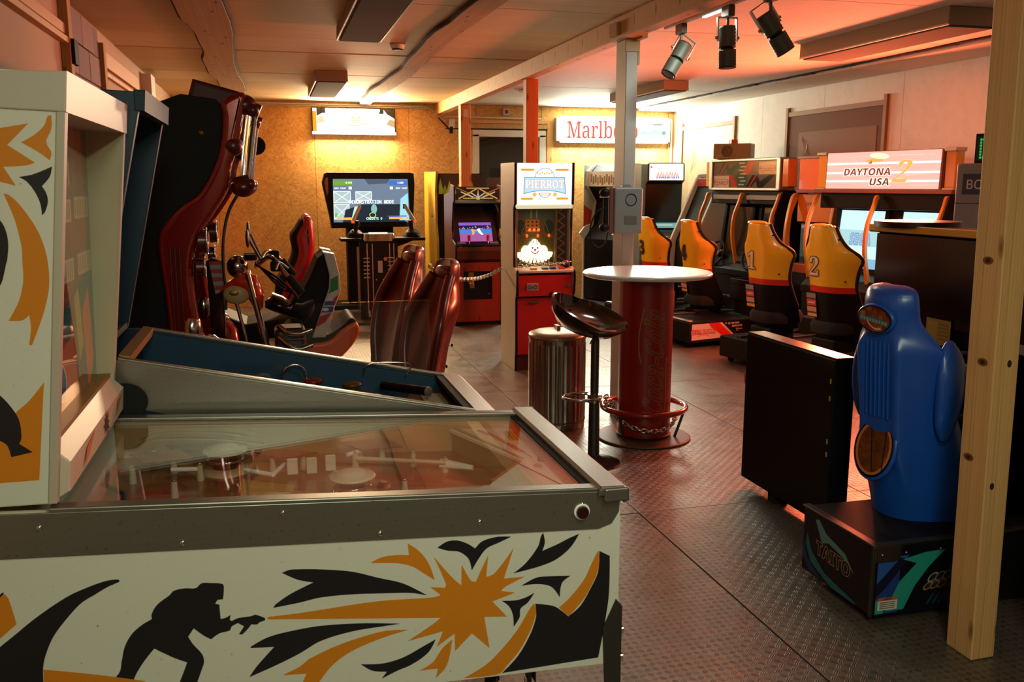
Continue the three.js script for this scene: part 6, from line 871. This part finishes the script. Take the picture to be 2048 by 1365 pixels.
{ // second pair: the big pink lit marquee
  const t = twin('twin_racing_cabinet', 'twin racing cabinet under the pink lit marquee, seats one and two', [5.16, 0, -6.88], -78, { half: 0.7, fin, base: [-0.72, 0.72, -0.1, 1.1, 0.24], glow: 0xbfe6ea, screens: [lit(segaScreen(1), 1.15), lit(segaScreen(0), 1.15)] });
  const mq = art(1024, 368, (g, w, h) => {
    g.fillStyle = '#f4a898'; g.fillRect(0, 0, w, h); for (let i = 0; i < 70; i++) { g.globalAlpha = rr(0.1, 0.4); g.fillStyle = ['#ffd8c8', '#e88878', '#f8bcae'][i % 3]; g.fillRect(rnd() * w - 100, rnd() * h, rr(80, 360), rr(2, 9)); } g.globalAlpha = 1;
    for (const y of [112, 206, 290]) { g.fillStyle = '#fff6ee'; g.fillRect(0, y - 8, w, 20); }
    g.save(); g.globalAlpha = 0.95; g.fillStyle = '#d89a4c'; g.beginPath(); g.moveTo(380, 90); g.lineTo(450, 60); g.lineTo(520, 52); g.lineTo(540, 96); g.lineTo(400, 106); g.fill(); g.fillStyle = '#f6e2b8'; g.beginPath(); g.ellipse(500, 44, 90, 30, 0.1, 0, 7); g.fill(); g.fillStyle = '#a05a2c'; g.beginPath(); g.moveTo(400, 120); g.lineTo(430, 84); g.lineTo(440, 118); g.fill(); g.restore();
    skewText(g, '2', 715, 200, 300, '#d8a25c', { stroke: '#f4cba0', lw: 8, skew: -0.3, font: 'serif', sx: 0.85 });
    skewText(g, 'DAYTONA', 392, 200, 96, '#7a1c0c', { stroke: '#ffe0d2', lw: 16, skew: -0.14, sx: 0.98 }); skewText(g, 'USA', 512, 300, 98, '#6d160a', { stroke: '#ffe0d2', lw: 16, skew: -0.14, sx: 1.0 });
  });
  M('marquee_box', [span(-0.62, 0.62, 1.55, 1.885, -0.14, 0.0, 0.006), span(-0.74, 0.74, 1.52, 1.555, -0.2, 0.02, 0.006)], std(0x8a5a44, 0.5), t);
  M('marquee', sheet([[-0.61, 1.56], [0.6, 1.56], [0.61, 1.88], [-0.6, 1.88]], 0.003), lit(mq, 1.35), t);
  for (const s of [-1, 1]) { const a = M('corner_lamp', span(s > 0 ? 0.63 : -0.73, s > 0 ? 0.73 : -0.63, 1.565, 1.87, -0.12, -0.02, 0.01), std(0xb86a14, 0.2, 0, { clearcoat: 0.6, emissive: 0xff8a20, emissiveIntensity: s < 0 ? 0.35 : 0.1 }), t); each('lamp_cap', [span(s > 0 ? 0.625 : -0.74, s > 0 ? 0.74 : -0.625, 1.86, 1.895, -0.13, 0.0, 0.008), span(s > 0 ? 0.625 : -0.74, s > 0 ? 0.74 : -0.625, 1.545, 1.57, -0.13, 0.0, 0.008)], m.alu, a); }
  area(0xff6e48, 145, 1.2, 0.32, [5.115, 1.72, -6.87], [2.0, 1.8, -6.2]);
  raceSeat(t, -0.35, 0.98, '1'); raceSeat(t, 0.35, 0.95, '2');
  M('yellow_kick_strip', span(-0.1, 0.3, 0.24, 0.262, 1.03, 1.07, 0.003), m.yellow, t);
}
{ // first pair: rally
  const W = 0.64, off = std(0x0a0c0c, 0.12, 0, { clearcoat: 1 });
  const car = lit(art(256, 320, (g, w, h) => { g.fillStyle = '#3a5c50'; g.fillRect(0, 0, w, h); poly(g, [[40, 130], [90, 60], [200, 50], [240, 110], [250, 250], [30, 260]], '#7fa8a8'); poly(g, [[90, 80], [190, 70], [210, 110], [80, 120]], '#26383c'); g.fillStyle = '#d8f0ea'; g.fillRect(60, 140, 150, 20); skewText(g, 'SEGA RALLY', 128, 200, 38, '#d0e4dc', { skew: 0 }); g.fillStyle = '#1a2422'; g.fillRect(0, 270, w, 50); g.fillStyle = '#c88a9c'; g.fillRect(4, 10, 60, 26); }), 0.45);
  const t = twin('twin_racing_cabinet', 'twin rally cabinet with grey zigzag marquee, seats three and four', [5.12, 0, -9.16], -82, { half: W, fin, base: [-0.72, 1.0, -0.1, 1.34, 0.26], screens: [off, off] });
  const mq = art(768, 400, (g, w, h) => {
    g.fillStyle = '#6a6258'; g.fillRect(0, 0, w, h); g.fillStyle = '#3f6450'; g.fillRect(300, 0, 120, h); const Z = (x, y, s, a, b) => { poly(g, [[x, y + 160 * s], [x + 60 * s, y], [x + 120 * s, y], [x + 140 * s, y + 90 * s], [x + 240 * s, y], [x + 300 * s, y], [x + 170 * s, y + 170 * s], [x + 120 * s, y + 170 * s], [x + 100 * s, y + 80 * s], [x + 50 * s, y + 160 * s]], a); poly(g, [[x + 20, y + 160 * s], [x + 90 * s, y], [x + 112 * s, y], [x + 40, y + 160 * s]], b); };
    Z(60, 20, 1, '#2c5a48', '#b8402a'); Z(420, 210, 1.1, '#181614', '#b8301c'); poly(g, [[430, 0], [520, 0], [440, 200], [360, 200]], '#c84a30');
    for (const [x, y] of [[560, 20], [0, 215]]) { g.fillStyle = '#cdb8a4'; g.fillRect(x, y, 200, 180); skewText(g, 'SEGA RALLY', x + 100, y + 96, 30, '#a83a2c', { stroke: '#8a2018', lw: 1.5, skew: 0, font: 'serif' }); g.strokeStyle = '#a83a2c'; g.lineWidth = 6; g.strokeRect(x + 14, y + 60, 172, 70); g.beginPath(); g.arc(x + 100, y + 190, 70, 3.6, 5.8); g.stroke(); }
    for (let i = 0; i < 7; i++) { g.fillStyle = '#c9c0b0'; g.fillRect(318 + (i % 2) * 20, 18 + i * 54, 70, 20); } poly(g, [[200, 215], [250, 215], [310, 400], [240, 400]], '#c84a30');
  });
  M('marquee_box', [span(-0.6, 0.6, 1.54, 1.87, -0.2, -0.002, 0.006)], m.darkSteel, t); M('marquee', sheet([[-0.56, 1.56], [0.56, 1.56], [0.56, 1.85], [-0.56, 1.85]], 0.001), print(mq, 0.12, { clearcoat: 1, clearcoatRoughness: 0.05 }), t); each('marquee_frame', [span(-0.62, 0.62, 1.85, 1.88, -0.2, 0.02, 0.008), span(-0.62, 0.62, 1.53, 1.56, -0.2, 0.02, 0.008), span(-0.63, -0.57, 1.54, 1.87, -0.1, 0.022, 0.008), span(0.57, 0.63, 1.54, 1.87, -0.1, 0.022, 0.008)], m.alu, t);
  M('corner_lamp', [span(-0.72, -0.63, 1.57, 1.86, -0.12, 0.0, 0.012)], m.yellow, t); M('corner_lamp', span(0.64, 0.74, 1.57, 1.86, -0.12, 0.0, 0.012), std(0xd8741c, 0.15, 0, { clearcoat: 1 }), t);
  each('label_strip', [span(-0.56, -0.06, 1.43, 1.48, -0.02, 0.0, 0.003), span(0.06, 0.56, 1.43, 1.48, -0.02, 0.0, 0.003)], std(0x8a7c68, 0.5), t);
  const base = art(512, 220, (g, w, h) => { g.fillStyle = '#100f10'; g.fillRect(0, 0, w, h); poly(g, [[6, 20], [300, 14], [440, 180], [6, 196]], '#d8bcae'); poly(g, [[170, 16], [270, 14], [420, 180], [330, 184], [190, 60]], '#d02818'); skewText(g, 'SEGA RALLY', 120, 108, 62, '#cfaa9c', { stroke: '#a83028', lw: 12, skew: 0, font: 'serif', sx: 0.6 }); g.fillStyle = '#b09a84'; for (const [x, y, a, c] of [[330, 22, 18, 14], [360, 22, 22, 22], [392, 20, 30, 20], [428, 20, 44, 20], [398, 54, 50, 20], [452, 54, 20, 20], [476, 52, 26, 22], [440, 88, 18, 16], [464, 92, 40, 11], [446, 112, 22, 9]]) g.fillRect(x, y, a, c); g.strokeStyle = '#a83028'; g.lineWidth = 5; g.beginPath(); g.arc(120, 230, 90, 4.0, 5.4); g.stroke(); });
  M('base_print', T(plane(0.62, 0.2).rotateY(Math.PI / 2), 1.0012, 0.155, 1.0), print(base, 0.4), t); M('platform_edge', span(-0.7, 0.98, 0.26, 0.272, 1.28, 1.33, 0.004), m.alu, t); M('side_tray', [span(0.5, 0.95, 0.55, 0.58, 0.1, 0.5, 0.01), span(0.5, 0.53, 0.4, 0.62, 0.1, 0.5, 0.01), span(0.92, 0.95, 0.4, 0.62, 0.1, 0.5, 0.01), span(0.5, 0.95, 0.4, 0.62, 0.48, 0.5, 0.01), span(0.55, 0.9, 0.2, 0.4, 0.1, 0.48, 0.01)], m.charcoal, t);
  M('tan_cover', [span(-0.36, 0.16, 0.262, 0.44, 1.08, 1.27, 0.01), span(0.1, 0.2, 0.262, 0.47, 0.98, 1.08, 0.01)], std(0xb08a68, 0.6), t);
  raceSeat(t, -0.42, 0.94, '3', -0.05, '#2a1a16'); raceSeat(t, 0.42, 0.94, '4', -0.05, '#2a1a16');
  // amber header and screen of the next rally unit, turned towards the aisle
  const u = thing('racing_cabinet', 'orange headed rally cabinet with car picture, between the twin cabinets', 'racing cabinet', [5.3, 0, -8.0], R(-80));
  M('body', [span(-0.27, 0.3, 0.02, 1.5, -0.3, -0.06, 0.01), span(-0.27, 0.3, 0.02, 0.72, -0.3, 0.06, 0.01)], m.blackWood, u);
  M('amber_header', span(-0.26, 0.3, 1.54, 1.86, -0.24, 0.02, 0.012), std(0xe07a4a, 0.12, 0, { clearcoat: 1, emissive: 0xff6a3a, emissiveIntensity: 0.28 }), u); each('header_cap', [span(-0.28, 0.31, 1.85, 1.88, -0.25, 0.03, 0.006), span(-0.28, 0.31, 1.51, 1.545, -0.25, 0.03, 0.006)], std(0x8a4a44, 0.3), u);  // faint emission stands in for pink marquee light reflected in the header
  M('orange_panel', ext([[-0.3, 1.22], [-0.3, 1.5], [0.3, 1.5], [0.27, 1.22]], -0.05, -0.02, 0.006), std(0xe0902c, 0.35), u); M('panel_print', T(plane(0.2, 0.06), -0.12, 1.4, -0.018), decal(art(128, 40, (g, w, h) => { g.clearRect(0, 0, w, h); skewText(g, 'SEGA', 64, 20, 34, '#6a6a94', { skew: 0 }); })), u);
  M('picture', T(plane(0.52, 0.4), 0, 1.0, -0.045), car, u); M('red_sill', span(-0.29, 0.29, 0.7, 0.8, -0.06, 0.06, 0.01), std(0x9c4414, 0.4), u);
  each('arch_fin', [-0.31, 0.3].map((x) => ext(smoothShape([[0.03, 1.5], [0.1, 1.3], [0.13, 1.05], [0.1, 0.8], [0.05, 0.8], [0.07, 1.05], [0.05, 1.3], [-0.03, 1.5]]), -0.02, 0.02, 0.006).rotateY(-Math.PI / 2).translate(x, 0, 0)), fin, u);
}
// ---------- blue seat driving machine and neighbours ----------
{
  const t = thing('driving_cabinet', 'blue bucket seat driving cabinet on a dark patterned base', 'racing cabinet', [2.3, 0, -2.87], R(90));
  // local +z is world +x (the way the driver faces), local +x is world -z
  M('base', [span(-0.225, 0.225, 0.03, 0.3, -0.23, 1.2, 0.01)], m.black, t); each('base_edge', [span(-0.228, 0.228, 0.296, 0.306, -0.235, -0.2, 0.003), span(-0.23, -0.2, 0.296, 0.306, -0.23, 0.7, 0.003), span(-0.23, -0.219, 0.03, 0.3, -0.236, -0.222, 0.003)], m.darkSteel, t); M('bracket', [span(-0.233, -0.226, 0.24, 0.3, -0.23, -0.12, 0.002)], m.darkSteel, t); each('bracket_screw', [-0.2, -0.1, 0.05].map((z) => ball(0.005, -0.234, 0.27, z)), m.chrome, t);
  const fr = art(512, 320, (g, w, h) => { g.fillStyle = '#0a0c12'; g.fillRect(0, 0, w, h); poly(g, [[90, 30], [120, 20], [180, 70], [330, 110], [400, 180], [300, 130], [200, 110], [150, 130]], '#5c8c8a'); poly(g, [[30, 120], [70, 200], [180, 270], [420, 310], [420, 320], [240, 320], [70, 260], [20, 180]], '#1f6a78'); poly(g, [[0, 170], [40, 250], [140, 310], [60, 310], [0, 250]], '#17346a'); g.font = 'bold 92px sans-serif'; g.textAlign = 'center'; g.lineWidth = 7; g.strokeStyle = '#b08a72'; g.save(); g.translate(240, 205); g.transform(1, 0.06, 0, 1, 0, 0); g.strokeText('TAITO', 0, 0, 330); g.fillStyle = '#10121c'; g.fillText('TAITO', 0, 0, 330); g.restore(); });
  M('front_print', T(plane(0.43, 0.26).rotateY(Math.PI), 0, 0.165, -0.2306), print(fr, 0.4), t);
  const sd = art(640, 320, (g, w, h) => {
    g.fillStyle = '#0b0d18'; g.fillRect(0, 0, w, h); g.fillStyle = '#243c8c'; g.fillRect(0, 10, 110, 300); poly(g, [[0, 10], [150, 10], [60, 150], [0, 210]], '#2a5aa8'); poly(g, [[0, 150], [110, 20], [150, 30], [40, 180], [0, 220]], '#0e1636'); poly(g, [[50, 300], [110, 150], [190, 60], [120, 30], [230, 6], [330, 2], [250, 90], [190, 180], [140, 300]], '#27a090'); poly(g, [[0, 240], [50, 220], [40, 310], [0, 310]], '#27a090');
    g.save(); g.translate(250, 205); g.transform(1, -0.06, -0.5, 1, 0, 0); g.lineWidth = 7; for (let i = 0; i < 5; i++) { g.globalAlpha = 1 - i * 0.18; g.strokeStyle = i % 2 ? '#8a8478' : '#a89c88'; g.fillStyle = '#23242e'; g.beginPath(); g.ellipse(i * 36, -58, 20, 22, 0, 0, 7); g.fill(); g.stroke(); g.strokeStyle = '#9c7a5c'; g.fillStyle = '#3a2c26'; g.beginPath(); g.ellipse(i * 34, -14, 19, 19, 0, 0, 7); g.fill(); g.stroke(); } g.restore(); g.globalAlpha = 1; for (const x of [250, 280, 310, 340]) poly(g, [[x, 290], [x + 14, 290], [x + 44, 236], [x + 30, 236]], '#143a54'); poly(g, [[400, 110], [470, 40], [470, 60], [416, 116]], '#2c3a40');
    g.fillStyle = '#d8d4c8'; g.fillRect(12, 226, 96, 66); g.fillStyle = '#c8602c'; g.fillRect(12, 226, 96, 16); g.fillStyle = '#4a463e'; for (let i = 0; i < 4; i++) g.fillRect(22, 250 + i * 10, 74, 4); g.fillStyle = '#4a463e'; g.fillRect(40, 230, 40, 8);
  });
  M('side_print', T(plane(0.56, 0.235).rotateY(-Math.PI / 2), -0.2262, 0.145, 0.07), print(sd, 0.4), t);
  // seat
  const s = new THREE.Group(); s.name = 'seat'; t.add(s); s.position.set(0.05, 0.3, 0.02); s.rotation.y = R(12); s.rotation.z = 0.03;
  const lev = [[0.0, 0.225, 0.34, 0.0, 0.34], [0.1, 0.212, 0.29, -0.03, 0.28], [0.2, 0.2, 0.25, -0.055, 0.24], [0.3, 0.192, 0.21, -0.078, 0.2], [0.45, 0.19, 0.17, -0.098, 0.15], [0.56, 0.194, 0.15, -0.112, 0.12], [0.64, 0.196, 0.14, -0.122, 0.1], [0.7, 0.186, 0.12, -0.13, 0.09], [0.75, 0.15, 0.1, -0.136, 0.08], [0.8, 0.12, 0.075, -0.146, 0.08], [0.86, 0.116, 0.065, -0.152, 0.08], [0.9, 0.108, 0.055, -0.142, 0.07], [0.92, 0.09, 0.04, -0.12, 0.05], [0.93, 0.05, 0.02, -0.09, 0.02]];
  const ridge = (q, y) => -0.024 * Math.exp(-(((Math.abs(q) - 0.46) / 0.13) ** 2)) * THREE.MathUtils.smoothstep(y, 0.05, 0.3) * (1 - THREE.MathUtils.smoothstep(y, 0.68, 0.76));
  M('shell', loft(smoothRows(lev, 4).map(([y, w, wrap, back, dep]) => { const r = [], n = 40; for (let i = 0; i <= n; i++) { const q = -1 + 2 * i / n; r.push([q * w, y, back + wrap * Math.pow(Math.abs(q), 2.6) + ridge(q, y)]); } for (let i = n; i >= 0; i--) { const q = -1 + 2 * i / n; r.push([q * w * 0.9, y, back + dep * 0.6 + wrap * Math.pow(Math.abs(q), 2.6) * 0.8]); } return r.reverse(); })), m.blue, s);
  each('wing', [-1, 1].map((q) => loft(smoothRows([[0.36, 0.012, 0.02, 0.0], [0.42, 0.03, 0.05, 0.0], [0.52, 0.042, 0.065, 0.004], [0.62, 0.042, 0.065, 0.0], [0.69, 0.032, 0.05, -0.012], [0.735, 0.01, 0.015, -0.02]], 3).map(([y, rx, rz, dx]) => oval(y, rx * 0.85, rz, q * (0.192 + dx), 0.045)))), m.blue, s);
  each('rib', [-0.05, -0.03, -0.01, 0.01, 0.03, 0.05].map((x) => tube([[x, 0.72, -0.131], [x, 0.6, -0.119], [x, 0.5, -0.107], [x, 0.42, -0.098]], 0.005, 24, 8)), m.blue, s);
  const ov = (nm, y, rx, ry, z, tilt, tex) => { const g = new THREE.Group(); g.name = nm; s.add(g); g.position.set(0, y, z); g.rotation.set(tilt, Math.PI, 0); M('disc', sheet(Array.from({ length: 40 }, (_, i) => [Math.cos(i / 40 * Math.PI * 2) * rx, Math.sin(i / 40 * Math.PI * 2) * ry]), 0.014), print(tex, 0.3, { clearcoat: 0.6 }), g); M('raised_ring', new THREE.TorusGeometry(1, 0.12, 10, 48).scale(rx * 1.04, ry * 1.04, 0.09), m.blue, g); M('dark_seam', T(new THREE.TorusGeometry(1, 0.04, 8, 48).scale(rx, ry, 0.05), 0, 0, 0.014), m.black, g); };
  ov('headrest_badge', 0.805, 0.074, 0.049, -0.15, -0.1, art(256, 150, (g, w, h) => { g.fillStyle = '#9c3a1c'; g.fillRect(0, 0, w, h); speckle(g, w, h, 80, ['#c8602c', '#6a3c24', '#b08a5c', '#5a1c14'], 8, 30, 0.6); poly(g, [[10, 70], [120, 58], [246, 84], [246, 110], [120, 92], [10, 96]], '#4a6a70'); g.strokeStyle = '#e0d0bc'; g.lineWidth = 8; g.beginPath(); g.arc(150, 40, 90, 1.2, 2.6); g.stroke(); for (let i = 0; i < 9; i++) { g.fillStyle = '#8aa8a0'; g.fillRect(20 + i * 24, 66 + i * 2, 16, 20); } }));
  ov('back_badge', 0.29, 0.085, 0.112, -0.086, 0.2, art(200, 256, (g, w, h) => { g.fillStyle = '#6d3a1c'; g.fillRect(0, 0, w, h); speckle(g, w, h, 240, ['#8a4a24', '#54301c', '#a85a2c', '#3c2418'], 3, 20, 0.45); g.strokeStyle = '#c87a44'; g.lineWidth = 14; g.beginPath(); g.ellipse(100, 128, 90, 118, 0, 0, 7); g.stroke(); g.strokeStyle = '#2a1c14'; g.lineWidth = 6; g.beginPath(); g.moveTo(60, 20); g.lineTo(120, 236); g.moveTo(150, 40); g.lineTo(170, 220); g.stroke(); }));
  M('cushion', [box(0.26, 0.1, 0.3, 0, 0.1, 0.3, 0.03), box(0.16, 0.46, 0.04, 0, 0.42, 0.02, 0.02)], m.rubber, s);
  // dash and screen
  M('dash', [ext([[0.5, 0.3], [0.5, 0.62], [0.62, 0.8], [0.95, 0.84], [0.95, 0.3]], -0.1, 0.9, 0.02).rotateY(-Math.PI / 2).scale(-1, 1, 1).translate(0, 0, 0)], m.black, t);
  M('screen_housing', [span(0.34, 1.14, 0.86, 1.36, 0.72, 0.8, 0.01), span(0.1, 1.16, 1.36, 1.4, 0.68, 0.82, 0.006)], m.black, t); M('screen_glass', span(0.12, 1.12, 0.94, 1.355, 0.7, 0.725, 0.004), std(0x0c0a09, 0.16), t); M('yellow_top_trim', span(0.1, 1.15, 1.365, 1.4, 0.672, 0.69, 0.004), m.yellow, t); M('visor', T(rot(cyl(0.2, 0.2, 0.03, 0, 0, 0, 30)), 0.95, 1.405, 0.8), std(0x2c0a08, 0.3), t);
  M('notice', T(rot(plane(0.16, 0.12), 0, Math.PI), 0.62, 0.92, 0.69), print(art(96, 72, (g, w, h) => { g.fillStyle = '#a8903c'; g.fillRect(0, 0, w, h); g.fillStyle = '#8a7430'; for (let i = 0; i < 5; i++) g.fillRect(50, 12 + i * 10, 40, 4); g.fillStyle = '#b8a044'; g.fillRect(6, 8, 38, 56); }), 0.6), t); M('dash_label', T(rot(plane(0.42, 0.06), 0, Math.PI), 0.4, 0.8, 0.6), print(art(256, 40, (g, w, h) => { g.fillStyle = '#a8a898'; g.fillRect(0, 0, w, h); g.fillStyle = '#5a7a98'; g.fillRect(60, 4, 80, 14); g.fillStyle = '#b0784c'; g.fillRect(150, 8, 60, 20); g.fillStyle = '#c8c03c'; g.fillRect(216, 6, 30, 30); g.fillStyle = '#b84a2c'; g.fillRect(216, 2, 30, 10); }), 0.5), t);
  const w = new THREE.Group(); w.name = 'steering_wheel'; t.add(w); w.position.set(0.28, 0.74, 0.52); w.rotation.x = 0.4; M('rim', new THREE.TorusGeometry(0.15, 0.015, 12, 48), m.rubber, w); M('spoke', [0, 2.1, 4.2].map((a) => rod([0, 0, 0], [Math.cos(a) * 0.145, Math.sin(a) * 0.145, 0], 0.012)), m.darkSteel, w);
}
{
  const t = thing('low_black_panel', 'waist high black panel beside the blue seat, reflecting red on top', 'panel', [2.45, 0, -3.78]);
  M('panel', ext([[-0.37, 0.1], [-0.37, 0.83], [0.4, 0.83], [0.4, 0.05], [-0.2, 0.05], [-0.24, 0.1]], -0.055, 0.055, 0.006).rotateY(Math.PI / 2), m.blackWood, t); M('top_strip', span(-0.05, 0.05, 0.828, 0.838, -0.4, 0.37, 0.003), std(0x3a302a, 0.22, 0.6), t); each('corner_mark', [0.72, 0.64, 0.44, 0.38].map((y) => span(-0.058, -0.054, y, y + 0.022, 0.345, 0.352, 0)), m.yellowMat, t); each('foot', [span(-0.04, 0.04, 0, 0.06, -0.15, -0.08), span(-0.04, 0.04, 0, 0.06, 0.22, 0.3)], m.rubber, t); M('edge_marker', span(-0.058, -0.05, 0.56, 0.62, -0.402, -0.396, 0), m.orange, t);
}
{
  const t = thing('driving_cabinet', 'dark neighbouring driving cabinet with blue strip, at the right edge', 'racing cabinet', [2.75, 0, -2.02], R(90));
  M('base', span(-0.24, 0.24, 0.02, 0.72, -0.32, 0.7, 0.012), m.black, t); M('blue_strip', span(0.12, 0.22, 0.6, 0.7, -0.335, -0.32, 0.004), m.blue, t); M('top_trim', span(-0.24, 0.24, 0.72, 0.735, -0.32, 0.1, 0.004), m.brass, t);
}
{
  const t = thing('sound_cabinet', 'grey cabinet with dark sign plate beside the right foreground post', 'cabinet', [4.96, 0, -5.22], R(-50));
  M('case', span(-0.3, 0.3, 0.02, 1.74, -0.22, 0.22, 0.012), std(0x77706a, 0.55), t); M('sign_plate', T(plane(0.44, 0.14), -0.04, 1.6, 0.2215), print(art(320, 96, (g, w, h) => { g.fillStyle = '#2a2634'; g.fillRect(0, 0, w, h); g.fillStyle = '#c9b8b0'; g.font = '58px sans-serif'; g.textBaseline = 'middle'; g.fillText('BODY', 14, 50); }), 0.5), t); M('lit_button', box(0.07, 0.07, 0.01, -0.1, 1.39, 0.225, 0.004), glow(0xeaf4ff, 0.95), t); M('button_hole', box(0.05, 0.04, 0.004, -0.12, 1.27, 0.222, 0.001), m.black, t); M('seam', box(0.6, 0.004, 0.002, 0, 1.47, 0.2205, 0), m.charcoal, t);
  const l = thing('led_sign', 'small black LED sign with green digits on the grey cabinet', 'sign', [4.83, 1.74, -5.2], R(-50));
  M('case', span(-0.14, 0.24, 0, 0.2, -0.06, 0.06, 0.006), m.black, l); M('digits', T(plane(0.36, 0.16), 0.05, 0.1, 0.0615), lit(art(256, 96, (g, w, h) => { g.fillStyle = '#020604'; g.fillRect(0, 0, w, h); const d = ['11110', '10010', '10010', '10010', '10010', '10010', '11110']; g.fillStyle = '#18c860'; for (let k = 0; k < 3; k++) d.forEach((r, j) => [...r].forEach((c, i) => { if (c === '1') g.fillRect(14 + k * 74 + i * 12, 8 + j * 12, 9, 9); })); }), 0.8), l);
}
renderer.render(scene, camera);
